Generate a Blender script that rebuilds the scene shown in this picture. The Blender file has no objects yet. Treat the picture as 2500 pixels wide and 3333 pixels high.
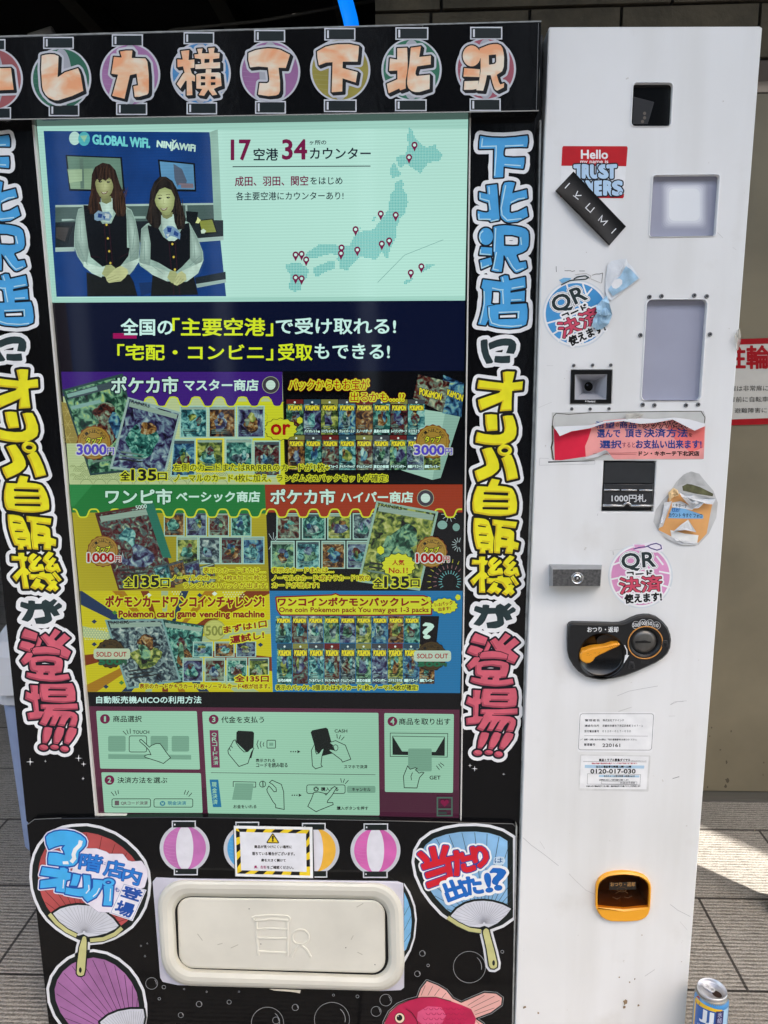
import bpy, bmesh, math, random
import numpy as np
from mathutils import Vector, Matrix
from mathutils.geometry import tessellate_polygon
random.seed(4)
SC = bpy.context.scene
COL = SC.collection
# ------------------------------------------------------------------ camera
FPX, CX, CY = 2494.0, 1250.0, 1666.5
CAM = np.array([0.0, -1.25, 1.25])
def _unit(v): return v/np.linalg.norm(v)
_d = _unit(np.array([132.0, 13101.5, FPX]))
_x = np.array([60250.0, -136.5, -FPX]); _x = _unit(_x - _d*(_x@_d))
_z = -_d; _y = np.cross(_z, _x)
ROT = np.array([_x, _y, _z])
cd = bpy.data.cameras.new('camera'); cam = bpy.data.objects.new('camera', cd); COL.objects.link(cam)
cd.sensor_fit = 'HORIZONTAL'; cd.sensor_width = 36.0; cd.lens = 36.0*FPX/2500.0
cd.clip_start = 0.05; cd.clip_end = 500.0
_r = ROT@np.array([1, 0, 0]); _u = ROT@np.array([0, -1, 0]); _b = ROT@np.array([0, 0, -1])
cam.matrix_world = Matrix(((_r[0], _u[0], _b[0], CAM[0]), (_r[1], _u[1], _b[1], CAM[1]), (_r[2], _u[2], _b[2], CAM[2]), (0, 0, 0, 1)))
SC.camera = cam
# ------------------------------------------------------------------ light and exposure
SC.view_settings.view_transform = 'Standard'; SC.view_settings.look = 'None'
SC.view_settings.gamma = 1.0; SC.view_settings.use_curve_mapping = False
SC.view_settings.exposure = 2.26
SUN_EL, SUN_DIR = 64.0, (0.727, -0.687)          # horizontal direction towards the sun
W = bpy.data.worlds.new('World'); SC.world = W; W.use_nodes = True
nt = W.node_tree; nt.nodes.clear()
sky = nt.nodes.new('ShaderNodeTexSky'); sky.sky_type = 'NISHITA'; sky.sun_disc = False
sky.sun_elevation = math.radians(SUN_EL); sky.sun_rotation = math.atan2(SUN_DIR[0], SUN_DIR[1])
sky.air_density = 1.0; sky.dust_density = 3.0; sky.ozone_density = 1.0
bg = nt.nodes.new('ShaderNodeBackground'); bg.inputs[1].default_value = 0.15
wo = nt.nodes.new('ShaderNodeOutputWorld')
wb = nt.nodes.new('ShaderNodeMixRGB'); wb.blend_type = 'MULTIPLY'; wb.inputs[0].default_value = 1; wb.inputs[2].default_value = (1.07, 1.0, .86, 1)   # white balance of the sky light
nt.links.new(sky.outputs[0], wb.inputs[1]); nt.links.new(wb.outputs[0], bg.inputs[0]); nt.links.new(bg.outputs[0], wo.inputs[0])
sl = bpy.data.lights.new('sun', 'SUN'); sl.energy = 2.0; sl.angle = math.radians(0.6); sl.color = (1, .95, .87)
so = bpy.data.objects.new('sun', sl); COL.objects.link(so)
_e = math.radians(SUN_EL)
_sd = Vector((SUN_DIR[0]*math.cos(_e), SUN_DIR[1]*math.cos(_e), math.sin(_e)))
so.rotation_euler = _sd.to_track_quat('Z', 'Y').to_euler(); so.location = (3, -3, 6)
EXPO = 2.0**SC.view_settings.exposure

# ------------------------------------------------------------------ projection of photo measurements onto real planes
def P(x, y, Y):
    r = ROT@np.array([x-CX, y-CY, FPX]); return CAM + r*((Y-CAM[1])/r[1])
def G(x, y, z=0.0):
    r = ROT@np.array([x-CX, y-CY, FPX]); return CAM + r*((z-CAM[2])/r[2])
def F(fr, pts): return [(fr[0]+p[0]*fr[2], fr[1]+p[1]*fr[2]) for p in pts]
def FP(fr, x, y): return (fr[0]+x*fr[2], fr[1]+y*fr[2])
def quad_of(fr, x0, y0, x1, y1): return F(fr, [(x0, y0), (x1, y0), (x1, y1), (x0, y1)])

# ------------------------------------------------------------------ materials
def lin(c):
    c = c/255.0
    return c/12.92 if c <= .04045 else ((c+.055)/1.055)**2.4
MC = {}
def _new(name):
    m = bpy.data.materials.new(name); m.use_nodes = True
    return m, m.node_tree, m.node_tree.nodes['Principled BSDF']
def _noise_col(nt, b, rgb, amt, scale, detail=4, src='Object', dist=0.0):
    tc = nt.nodes.new('ShaderNodeTexCoord'); no = nt.nodes.new('ShaderNodeTexNoise')
    no.inputs['Scale'].default_value = scale; no.inputs['Detail'].default_value = detail; no.inputs['Distortion'].default_value = dist
    nt.links.new(tc.outputs[src], no.inputs['Vector'])
    rp = nt.nodes.new('ShaderNodeValToRGB')
    rp.color_ramp.elements[0].position = .3; rp.color_ramp.elements[1].position = .7
    rp.color_ramp.elements[0].color = (*[max(0, v*(1-amt)) for v in rgb], 1)
    rp.color_ramp.elements[1].color = (*[min(1, v*(1+amt)) for v in rgb], 1)
    nt.links.new(no.outputs['Fac'], rp.inputs[0])
    return tc, no, rp
def ink(rgb, k=1.12, rough=.38, amt=.07, scale=45, coat=0.25):
    """printed or marker colour under glossy laminate; rgb as it looks in the photo (open shade)"""
    key = ('ink', rgb, k, rough, amt, scale, coat)
    if key in MC: return MC[key]
    m, nt, b = _new('ink')
    c = [min(.86, lin(v)*k) for v in rgb]
    _, _, rp = _noise_col(nt, b, c, amt, scale)
    nt.links.new(rp.outputs[0], b.inputs['Base Color'])
    b.inputs['Roughness'].default_value = rough; b.inputs['Specular IOR Level'].default_value = .3
    b.inputs['Coat Weight'].default_value = coat*.45; b.inputs['Coat Roughness'].default_value = .12
    MC[key] = m; return m
def scr(rgb, k=1.0, nz=(.07, 2.5, 1.0, (1, 1, 1))):
    """lit pixels of the display: emits, with a glossy glass front"""
    key = ('scr', rgb, k, nz)
    if key in MC: return MC[key]
    m, nt, b = _new('display')
    b.inputs['Base Color'].default_value = (0.004, 0.004, 0.005, 1)
    c = [lin(v)*k for v in rgb]; N = nt.nodes.new; L = nt.links.new
    tc = N('ShaderNodeTexCoord'); no = N('ShaderNodeTexNoise'); no.inputs['Scale'].default_value = nz[1]; no.inputs['Detail'].default_value = nz[2]
    mp = N('ShaderNodeMapping'); mp.inputs['Scale'].default_value = nz[3]; L(tc.outputs['Object'], mp.inputs[0]); L(mp.outputs[0], no.inputs['Vector'])
    rp = N('ShaderNodeValToRGB'); rp.color_ramp.elements[0].position = .3; rp.color_ramp.elements[1].position = .7   # uneven backlight / picture grain
    rp.color_ramp.elements[0].color = (*[v*(1-nz[0]) for v in c], 1); rp.color_ramp.elements[1].color = (*[v*(1+nz[0]*.7) for v in c], 1); L(no.outputs['Fac'], rp.inputs[0])
    wv = N('ShaderNodeTexWave'); wv.wave_type = 'BANDS'; wv.bands_direction = 'Z'; wv.inputs['Scale'].default_value = 72; L(tc.outputs['Object'], wv.inputs['Vector'])   # display rows
    mr = N('ShaderNodeMapRange'); mr.inputs[3].default_value = .94; mr.inputs[4].default_value = 1.05; L(wv.outputs['Fac'], mr.inputs[0])
    mx = N('ShaderNodeMixRGB'); mx.blend_type = 'MULTIPLY'; mx.inputs[0].default_value = 1; L(rp.outputs[0], mx.inputs[1]); L(mr.outputs[0], mx.inputs[2]); L(mx.outputs[0], b.inputs['Emission Color'])
    b.inputs['Emission Strength'].default_value = 1.0/EXPO
    b.inputs['Roughness'].default_value = .06
    b.inputs['Specular IOR Level'].default_value = .42
    MC[key] = m; return m
def art(i):
    """abstract printed card pictures on the display"""
    key = ('art', i)
    if key in MC: return MC[key]
    pals = [[(10,26,24),(36,84,62),(120,176,140),(176,206,120)], [(10,28,38),(40,104,112),(120,190,180),(190,230,214)], [(12,12,14),(70,46,30),(150,110,50),(190,190,150)],
            [(14,14,30),(56,52,96),(110,140,156),(176,206,200)], [(14,12,12),(96,44,32),(110,140,120),(190,200,160)], [(8,34,36),(30,96,88),(96,170,150),(180,224,196)], [(16,22,20),(76,104,50),(160,176,80),(206,214,140)],
            [(14,20,26),(52,74,84),(130,160,156),(200,220,206)], [(16,10,12),(92,34,34),(70,110,104),(176,190,150)], [(10,22,44),(36,80,120),(96,160,176),(176,206,150)]]
    p = pals[i % len(pals)]
    m, nt, b = _new('display_picture')
    tc = nt.nodes.new('ShaderNodeTexCoord'); mp = nt.nodes.new('ShaderNodeMapping')
    mp.inputs['Location'].default_value = (i*3.7, i*1.3, i*.7)
    no = nt.nodes.new('ShaderNodeTexNoise'); no.inputs['Scale'].default_value = 85 + (i*17) % 50; no.inputs['Detail'].default_value = 6
    no.inputs['Distortion'].default_value = .9
    rp = nt.nodes.new('ShaderNodeValToRGB'); el = rp.color_ramp.elements
    while len(el) < 4: el.new(.5)
    for e, pos, c in zip(el, (.34, .46, .57, .70), p): e.position = pos; e.color = (*[lin(v)*.72 for v in c], 1)
    nt.links.new(tc.outputs['Object'], mp.inputs[0]); nt.links.new(mp.outputs[0], no.inputs['Vector']); nt.links.new(no.outputs['Fac'], rp.inputs[0])
    nt.links.new(rp.outputs[0], b.inputs['Emission Color']); b.inputs['Emission Strength'].default_value = 1.0/EXPO
    b.inputs['Base Color'].default_value = (.004, .004, .005, 1); b.inputs['Roughness'].default_value = .06; b.inputs['Specular IOR Level'].default_value = .42
    MC[key] = m; return m
def plain(rgb, rough=.5, metal=0.0, k=1.0, spec=.5, amt=0, scale=30, bump=0, bscale=200, coat=0, src='Object'):
    key = ('plain', rgb, rough, metal, k, spec, amt, scale, bump, bscale, coat, src)
    if key in MC: return MC[key]
    m, nt, b = _new('surface')
    c = [min(.9, lin(v)*k) for v in rgb]
    b.inputs['Base Color'].default_value = (*c, 1)
    if amt:
        _, _, rp = _noise_col(nt, b, c, amt, scale, 6, src)
        nt.links.new(rp.outputs[0], b.inputs['Base Color'])
    b.inputs['Roughness'].default_value = rough; b.inputs['Metallic'].default_value = metal
    b.inputs['Specular IOR Level'].default_value = spec; b.inputs['Coat Weight'].default_value = coat
    if bump:
        tc = nt.nodes.new('ShaderNodeTexCoord'); no = nt.nodes.new('ShaderNodeTexNoise'); bp = nt.nodes.new('ShaderNodeBump')
        no.inputs['Scale'].default_value = bscale; no.inputs['Detail'].default_value = 3
        bp.inputs['Strength'].default_value = bump; bp.inputs['Distance'].default_value = .002
        nt.links.new(tc.outputs[src], no.inputs['Vector']); nt.links.new(no.outputs['Fac'], bp.inputs['Height']); nt.links.new(bp.outputs[0], b.inputs['Normal'])
    MC[key] = m; return m
def glass_mat(tint=(1, 1, 1), rough=.03, alpha=.25, bk=.6):
    key = ('glass', tint, rough, alpha, bk)
    if key in MC: return MC[key]
    m, nt, b = _new('clear_plastic')
    tr = nt.nodes.new('ShaderNodeBsdfTransparent'); tr.inputs[0].default_value = (*tint, 1)
    mx = nt.nodes.new('ShaderNodeMixShader'); mx.inputs[0].default_value = alpha
    b.inputs['Base Color'].default_value = (*[t*bk for t in tint], 1); b.inputs['Roughness'].default_value = rough
    nt.links.new(tr.outputs[0], mx.inputs[1]); nt.links.new(b.outputs[0], mx.inputs[2])
    nt.links.new(mx.outputs[0], nt.nodes['Material Output'].inputs[0])
    MC[key] = m; return m
def laminate():
    if 'lam' in MC: return MC['lam']
    m, nt, b = _new('black_laminate')
    b.inputs['Base Color'].default_value = (.004, .004, .0045, 1); b.inputs['Roughness'].default_value = .12; b.inputs['Specular IOR Level'].default_value = .28
    tc = nt.nodes.new('ShaderNodeTexCoord'); mp = nt.nodes.new('ShaderNodeMapping'); mp.inputs['Scale'].default_value = (1, 1, .45)
    no = nt.nodes.new('ShaderNodeTexNoise'); no.inputs['Scale'].default_value = 60; no.inputs['Detail'].default_value = 5; no.inputs['Distortion'].default_value = .8
    n2 = nt.nodes.new('ShaderNodeTexNoise'); n2.inputs['Scale'].default_value = 6
    mu = nt.nodes.new('ShaderNodeMath'); mu.operation = 'MULTIPLY'
    bp = nt.nodes.new('ShaderNodeBump'); bp.inputs['Strength'].default_value = .2; bp.inputs['Distance'].default_value = .002
    nt.links.new(tc.outputs['Object'], mp.inputs[0]); nt.links.new(mp.outputs[0], no.inputs['Vector']); nt.links.new(mp.outputs[0], n2.inputs['Vector'])
    nt.links.new(no.outputs['Fac'], mu.inputs[0]); nt.links.new(n2.outputs['Fac'], mu.inputs[1])
    nt.links.new(mu.outputs[0], bp.inputs['Height']); nt.links.new(bp.outputs[0], b.inputs['Normal'])
    MC['lam'] = m; return m
def white_paint():
    if 'wp' in MC: return MC['wp']
    m, nt, b = _new('white_painted_steel'); N = nt.nodes.new; L = nt.links.new
    tc = N('ShaderNodeTexCoord')
    def noise(scale, mul, det, lo, hi, a_, b_):
        mp = N('ShaderNodeMapping'); mp.inputs['Scale'].default_value = mul; L(tc.outputs['Object'], mp.inputs[0])
        no = N('ShaderNodeTexNoise'); no.inputs['Scale'].default_value = scale; no.inputs['Detail'].default_value = det; L(mp.outputs[0], no.inputs['Vector'])
        r = N('ShaderNodeValToRGB'); r.color_ramp.elements[0].position = lo; r.color_ramp.elements[1].position = hi
        r.color_ramp.elements[0].color = (*a_, 1); r.color_ramp.elements[1].color = (*b_, 1); L(no.outputs['Fac'], r.inputs[0]); return r.outputs[0], no.outputs['Fac']
    base, _ = noise(5, (1, 1, .7), 6, .3, .72, (.765, .765, .75), (.85, .85, .845))
    streak, _ = noise(16, (1, 1, .08), 5, .25, .5, (.93, .925, .91), (1, 1, 1))
    speck, _ = noise(95, (1, 1, 1), 3, .22, .27, (.62, .58, .52), (1, 1, 1))
    grime, _ = noise(9, (1, 1, 1), 9, .62, .78, (1, 1, 1), (.9, .885, .86))
    prev = base
    for o in (streak, speck, grime):
        x = N('ShaderNodeMixRGB'); x.blend_type = 'MULTIPLY'; x.inputs[0].default_value = 1; L(prev, x.inputs[1]); L(o, x.inputs[2]); prev = x.outputs[0]
    L(prev, b.inputs['Base Color']); b.inputs['Roughness'].default_value = .42; b.inputs['Coat Weight'].default_value = .2; b.inputs['Coat Roughness'].default_value = .2
    no = N('ShaderNodeTexNoise'); no.inputs['Scale'].default_value = 4; no.inputs['Detail'].default_value = 2; L(tc.outputs['Object'], no.inputs['Vector'])
    bp = N('ShaderNodeBump'); bp.inputs['Strength'].default_value = .25; bp.inputs['Distance'].default_value = .004; L(no.outputs['Fac'], bp.inputs['Height']); L(bp.outputs[0], b.inputs['Normal'])
    MC['wp'] = m; return m
def peach_paint():
    if 'pp' in MC: return MC['pp']
    m, nt, b = _new('peach_marker'); N = nt.nodes.new; L = nt.links.new
    tc = N('ShaderNodeTexCoord'); mp = N('ShaderNodeMapping'); mp.inputs['Scale'].default_value = (1, 1, 1.8); L(tc.outputs['Object'], mp.inputs[0])
    no = N('ShaderNodeTexNoise'); no.inputs['Scale'].default_value = 24; no.inputs['Detail'].default_value = 3; no.inputs['Distortion'].default_value = .4; L(mp.outputs[0], no.inputs['Vector'])
    r = N('ShaderNodeValToRGB'); e = r.color_ramp.elements; e[0].position = .36; e[1].position = .64; e.new(.5)
    for q, c in zip(e, ((246, 158, 112), (252, 186, 148), (255, 214, 192))): q.color = (*[min(.9, lin(v)*1.15) for v in c], 1)
    L(no.outputs['Fac'], r.inputs[0]); L(r.outputs[0], b.inputs['Base Color']); b.inputs['Roughness'].default_value = .35; b.inputs['Coat Weight'].default_value = .25
    MC['pp'] = m; return m
def emit(rgb, k):
    key = ('emit', rgb, k)
    if key in MC: return MC[key]
    m, nt, b = _new('lamp_glow')
    b.inputs['Base Color'].default_value = (*[lin(v) for v in rgb], 1)
    b.inputs['Emission Color'].default_value = (*[lin(v) for v in rgb], 1); b.inputs['Emission Strength'].default_value = k
    MC[key] = m; return m

# ------------------------------------------------------------------ mesh collecting
STEP = 2.5e-5
def tess(rings):
    idx = tessellate_polygon([[Vector((p[0], p[1], 0)) for p in r] for r in rings])
    flat = [p for r in rings for p in r]
    out = []
    for a, b, c in idx:
        A, B, C_ = flat[a], flat[b], flat[c]
        s = (B[0]-A[0])*(C_[1]-A[1])-(B[1]-A[1])*(C_[0]-A[0])
        if abs(s) < 1e-9: continue
        out.append((a, b, c) if s < 0 else (a, c, b))
    return flat, out
class MB:
    def __init__(self, Y=0.0): self.v = []; self.f = []; self.fm = []; self.m = []; self.Y = Y; self.n = 0; self.sm = []
    def mi(self, mat):
        if mat not in self.m: self.m.append(mat)
        return self.m.index(mat)
    def lay(self): self.n += 1; return self.Y - self.n*STEP
    def add(self, vs, fs, mat, smooth=False):
        o = len(self.v); i = self.mi(mat)
        self.v += [tuple(map(float, v)) for v in vs]
        for f in fs: self.f.append(tuple(o+k for k in f)); self.fm.append(i); self.sm.append(smooth)
    def poly(self, rings, mat, Y=None):
        if rings and not isinstance(rings[0], (list,)): rings = [list(rings)]
        flat, tr = tess(rings)
        if Y is None: Y = self.lay()
        self.add([P(x, y, Y) for x, y in flat], tr, mat)
    def plate(self, rings, mat, Yf, Yb, ch=0.0, sidemat=None):
        """solid slab: photo outline on plane Yf, straight back to Yb; rings[0] outer, the rest are holes"""
        if not isinstance(rings[0], list): rings = [list(rings)]
        flat, tr = tess(rings)
        front = [P(x, y, Yf) for x, y in flat]
        if ch:
            k = 0; base = []
            for ri, r in enumerate(rings):
                pts = front[k:k+len(r)]; n = len(r); k += n
                ar = sum(pts[i][0]*pts[(i+1) % n][2]-pts[(i+1) % n][0]*pts[i][2] for i in range(n))
                q = []
                for i in range(n):
                    a, b, c = pts[i-1], pts[i], pts[(i+1) % n]
                    e1 = np.array([b[0]-a[0], b[2]-a[2]]); e2 = np.array([c[0]-b[0], c[2]-b[2]])
                    e1 = e1/(np.linalg.norm(e1)+1e-12); e2 = e2/(np.linalg.norm(e2)+1e-12)
                    nn = np.array([e1[1]+e2[1], -e1[0]-e2[0]]); nn = nn/(np.linalg.norm(nn)+1e-12)
                    s = 1 if ar > 0 else -1
                    if ri > 0: s = -s
                    q.append((b[0]+nn[0]*ch*s*(-1), b[1], b[2]+nn[1]*ch*s*(-1)))
                base += q
            self.add(base, tr, mat)
            mids = [(p[0], p[1]+ch, p[2]) for p in front]
            k = 0
            for r in rings:
                n = len(r)
                self._band(base[k:k+n], mids[k:k+n], mat, True); self._band(mids[k:k+n], [(p[0], Yb, p[2]) for p in front[k:k+n]], sidemat or mat); k += n
        else:
            self.add(front, tr, mat); k = 0
            for r in rings:
                n = len(r); self._band(front[k:k+n], [(p[0], Yb, p[2]) for p in front[k:k+n]], sidemat or mat); k += n
    def _band(self, A, B, mat, smooth=False):
        n = len(A); self.add(list(A)+list(B), [(i, (i+1) % n, n+(i+1) % n, n+i) for i in range(n)], mat, smooth)
    def box(self, x0, x1, y0, y1, z0, z1, mat):
        vs = [(x, y, z) for x in (x0, x1) for y in (y0, y1) for z in (z0, z1)]
        self.add(vs, [(0, 1, 3, 2), (4, 6, 7, 5), (0, 4, 5, 1), (2, 3, 7, 6), (0, 2, 6, 4), (1, 5, 7, 3)], mat)
    def stroke(self, pts, w, mat, closed=False, Y=None, w2=None):
        p = [np.array(q, float) for q in pts]; n = len(p); L, R = [], []
        for i in range(n):
            a = p[i-1] if (closed or i > 0) else None; c = p[(i+1) % n] if (closed or i < n-1) else None
            e1 = _unit(p[i]-a) if a is not None else None; e2 = _unit(c-p[i]) if c is not None else None
            if e1 is None: e1 = e2
            if e2 is None: e2 = e1
            t = e1+e2
            t = t/(np.linalg.norm(t)+1e-9); nn = np.array([-t[1], t[0]]); kk = max(.45, abs(nn@np.array([-e1[1], e1[0]])))
            ww = w if w2 is None else w+(w2-w)*i/(n-1)
            L.append(p[i]+nn*ww/2/kk); R.append(p[i]-nn*ww/2/kk)
        if Y is None: Y = self.lay()
        vs = [P(q[0], q[1], Y) for q in L+R]; m = n if closed else n-1
        self.add(vs, [(i, (i+1) % n, n+(i+1) % n, n+i) for i in range(m)], mat)
    def ell(self, c, rx, ry, mat, n=40, Y=None, ring=0, rot=0):
        def e(a, b): return [(c[0]+a*math.cos(t)*math.cos(rot)-b*math.sin(t)*math.sin(rot), c[1]+a*math.cos(t)*math.sin(rot)+b*math.sin(t)*math.cos(rot)) for t in [2*math.pi*i/n for i in range(n)]]
        self.poly([e(rx, ry)] + ([e(rx-ring, ry-ring)] if ring else []), mat, Y)
    def obj(self, name, parent=None, label=None):
        me = bpy.data.meshes.new(name); me.from_pydata(self.v, [], self.f)
        for m in self.m: me.materials.append(m)
        me.polygons.foreach_set('material_index', self.fm); me.polygons.foreach_set('use_smooth', self.sm); me.update()
        o = bpy.data.objects.new(name, me); COL.objects.link(o)
        if parent is not None:
            o.parent = parent; w = Matrix.Identity(4); q = parent
            while q is not None: w = Matrix.Translation(q.location)@w if q.type == 'EMPTY' else w; q = q.parent
            o.matrix_parent_inverse = (Matrix.Translation(parent.location).inverted() if parent.type == 'EMPTY' else Matrix.Identity(4))
        if label: o['label'] = label
        return o
def tag(o, label, cat, group=None, kind=None):
    o['label'] = label; o['category'] = cat
    if group: o['group'] = group
    if kind: o['kind'] = kind
    return o
def struct(o): o['kind'] = 'structure'; return o
def empty(name, loc):
    o = bpy.data.objects.new(name, None); COL.objects.link(o); o.location = loc; o.empty_display_size = .1; return o
def fixnormals(o):
    bm = bmesh.new(); bm.from_mesh(o.data); bmesh.ops.recalc_face_normals(bm, faces=bm.faces); bm.to_mesh(o.data); bm.free(); return o

# ------------------------------------------------------------------ signed distance lettering (fills with clean outlines)
def sdf_grid(pieces, pad, res, winding=False):
    allp = np.array([p for pc in pieces for r in pc for p in r])
    x0, y0 = allp.min(0)-pad; x1, y1 = allp.max(0)+pad
    xs = np.arange(x0, x1+res, res); ys = np.arange(y0, y1+res, res)
    X, Y = np.meshgrid(xs, ys); D = np.full(X.shape, 1e9)
    for pc in pieces:
        d2 = np.full(X.shape, 1e18); ins = np.zeros(X.shape, int)
        for r in pc:
            n = len(r)
            for i in range(n):
                ax, ay = r[i]; bx, by = r[(i+1) % n]; ex, ey = bx-ax, by-ay; l2 = ex*ex+ey*ey
                if l2 < 1e-12: continue
                t = np.clip(((X-ax)*ex+(Y-ay)*ey)/l2, 0, 1)
                dx = X-ax-t*ex; dy = Y-ay-t*ey; np.minimum(d2, dx*dx+dy*dy, out=d2)
                if abs(ey) > 1e-12:
                    up = (ay <= Y) & (Y < by); dn = (by <= Y) & (Y < ay)
                    cr = (X-ax)*ey-(Y-ay)*ex
                    if winding: ins += (up & (cr < 0)).astype(int)-(dn & (cr > 0)).astype(int)
                    else: ins += ((up & (cr < 0)) | (dn & (cr > 0))).astype(int)
        inside = (ins != 0) if winding else (ins % 2 == 1)
        D = np.minimum(D, np.where(inside, -np.sqrt(d2), np.sqrt(d2)))
    return D, x0, y0, res
def rdp(p, eps):
    n = len(p); keep = np.zeros(n, bool); keep[0] = keep[-1] = True; st = [(0, n-1)]
    while st:
        a, b = st.pop()
        if b <= a+1: continue
        A, B = p[a], p[b]; e = B-A; l = np.hypot(*e); q = p[a+1:b]-A
        d = np.abs(q[:, 0]*e[1]-q[:, 1]*e[0])/l if l > 1e-9 else np.hypot(q[:, 0], q[:, 1])
        k = int(d.argmax())
        if d[k] > eps: keep[a+1+k] = True; st += [(a, a+1+k), (a+1+k, b)]
    return p[keep]
def contours(g, level, eps=.22):
    D, x0, y0, res = g; S = D-level; S = np.where(np.abs(S) < 1e-6, 1e-6, S)
    ins = S < 0; h, w = S.shape
    c = ins[:-1, :-1].astype(int)+2*ins[:-1, 1:]+4*ins[1:, 1:]+8*ins[1:, :-1]
    ys, xs = np.nonzero((c > 0) & (c < 15)); nxt = {}
    T = {1: [(3, 0)], 2: [(0, 1)], 3: [(3, 1)], 4: [(1, 2)], 5: [(3, 0), (1, 2)], 6: [(0, 2)], 7: [(3, 2)], 8: [(2, 3)], 9: [(2, 0)], 10: [(0, 1), (2, 3)], 11: [(2, 1)], 12: [(1, 3)], 13: [(1, 0)], 14: [(0, 3)]}
    for y, x in zip(ys.tolist(), xs.tolist()):
        for a, b in T[int(c[y, x])]:
            ka = (('h', y, x), ('v', y, x+1), ('h', y+1, x), ('v', y, x))[a]; kb = (('h', y, x), ('v', y, x+1), ('h', y+1, x), ('v', y, x))[b]
            nxt[ka] = kb
    def pt(k):
        t, y, x = k
        if t == 'h': a, b = S[y, x], S[y, x+1]; return (x0+(x+a/(a-b))*res, y0+y*res)
        a, b = S[y, x], S[y+1, x]; return (x0+x*res, y0+(y+a/(a-b))*res)
    loops = []
    while nxt:
        k0, k = next(iter(nxt.items())); lp = [k0]; del nxt[k0]
        while k != k0 and k in nxt: lp.append(k); k = nxt.pop(k)
        if len(lp) < 4: continue
        p = np.array([pt(q) for q in lp]); half = len(p)//2
        p = np.vstack([rdp(p[:half+1], eps)[:-1], rdp(np.vstack([p[half:], p[:1]]), eps)[:-1]])
        if len(p) >= 3: loops.append(p)
    def area(p): return .5*np.sum(p[:, 0]*np.roll(p[:, 1], -1)-np.roll(p[:, 0], -1)*p[:, 1])
    def inp(q, p):
        x, y = q; r = False; n = len(p)
        for i in range(n):
            (ax, ay), (bx, by) = p[i], p[(i+1) % n]
            if (ay > y) != (by > y) and x < (bx-ax)*(y-ay)/(by-ay)+ax: r = not r
        return r
    A = [area(p) for p in loops]
    big = max(range(len(loops)), key=lambda i: abs(A[i])) if loops else None
    if big is None: return []
    sg = 1 if A[big] > 0 else -1
    outs = [[loops[i], abs(A[i]), []] for i in range(len(loops)) if A[i]*sg > 0 and abs(A[i]) > 1.2]
    for i in range(len(loops)):
        if A[i]*sg < 0 and abs(A[i]) > .8:
            best = None
            for o in outs:
                if o[1] > abs(A[i]) and inp(loops[i][0], o[0]) and (best is None or o[1] < best[1]): best = o
            if best: best[2].append(loops[i])
    return [[[tuple(q) for q in o[0]]]+[[tuple(q) for q in hh] for hh in o[2]] for o in outs]
def fill(mb, g, level, mat, eps=.22):
    Y = mb.lay()
    for rings in contours(g, level, eps): mb.poly(rings, mat, Y)
def roll(g, dx, dy):
    D, x0, y0, res = g; sx, sy = int(round(dx/res)), int(round(dy/res))
    R = np.full(D.shape, 1e3); h, w = D.shape
    R[max(0, sy):h+min(0, sy), max(0, sx):w+min(0, sx)] = D[max(0, -sy):h-max(0, sy), max(0, -sx):w-max(0, sx)]
    return (R, x0, y0, res)
def gmin(a, b): return (np.minimum(a[0], b[0]),)+a[1:]
def gmax(a, b): return (np.maximum(a[0], b[0]),)+a[1:]

# ------------------------------------------------------------------ type
_tc = bpy.data.curves.new('type', 'FONT'); _to = bpy.data.objects.new('type', _tc); COL.objects.link(_to)
def _set(s, bold, resu):
    _tc.body = s; _tc.size = 1.0; _tc.offset = bold; _tc.resolution_u = resu; _tc.fill_mode = 'FRONT'
    _to.data.update_tag(); bpy.context.view_layer.update()
    return bpy.context.evaluated_depsgraph_get()
GC = {}
def type_polys(s):
    if s in GC: return GC[s]
    dg = _set(s, 0.0, 3); cu = _to.evaluated_get(dg).to_curve(dg); rings = []
    for sp in cu.splines:
        bp = sp.bezier_points; n = len(bp); r = []
        for i in range(n):
            a, b = bp[i], bp[(i+1) % n]; p0, p1, p2, p3 = a.co, a.handle_right, b.handle_left, b.co
            st = abs((p1-p0).cross(p3-p0).z)+abs((p2-p0).cross(p3-p0).z) < 1e-6
            for t in ((0,) if st else (0, .33, .66)):
                q = p0*(1-t)**3+p1*3*t*(1-t)**2+p2*3*t*t*(1-t)+p3*t**3; r.append((q.x, q.y))
        if len(r) > 2: rings.append(r)
    _to.to_curve_clear(); GC[s] = rings; return rings
def type_mesh(s, bold):
    dg = _set(s, bold, 2); ev = _to.evaluated_get(dg); me = ev.to_mesh()
    v = [(q.co.x, q.co.y) for q in me.vertices]; f = [tuple(p.vertices) for p in me.polygons]; ev.to_mesh_clear(); return v, f
def qmap(q, pts, bb):
    (x0, y0, x1, y1) = bb; out = []; q = [np.array(c, float) for c in q]
    for x, y in pts:
        u = (x-x0)/(x1-x0+1e-9); v = (y1-y)/(y1-y0+1e-9)
        out.append(tuple((q[0]*(1-u)+q[1]*u)*(1-v)+(q[3]*(1-u)+q[2]*u)*v))
    return out
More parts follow.
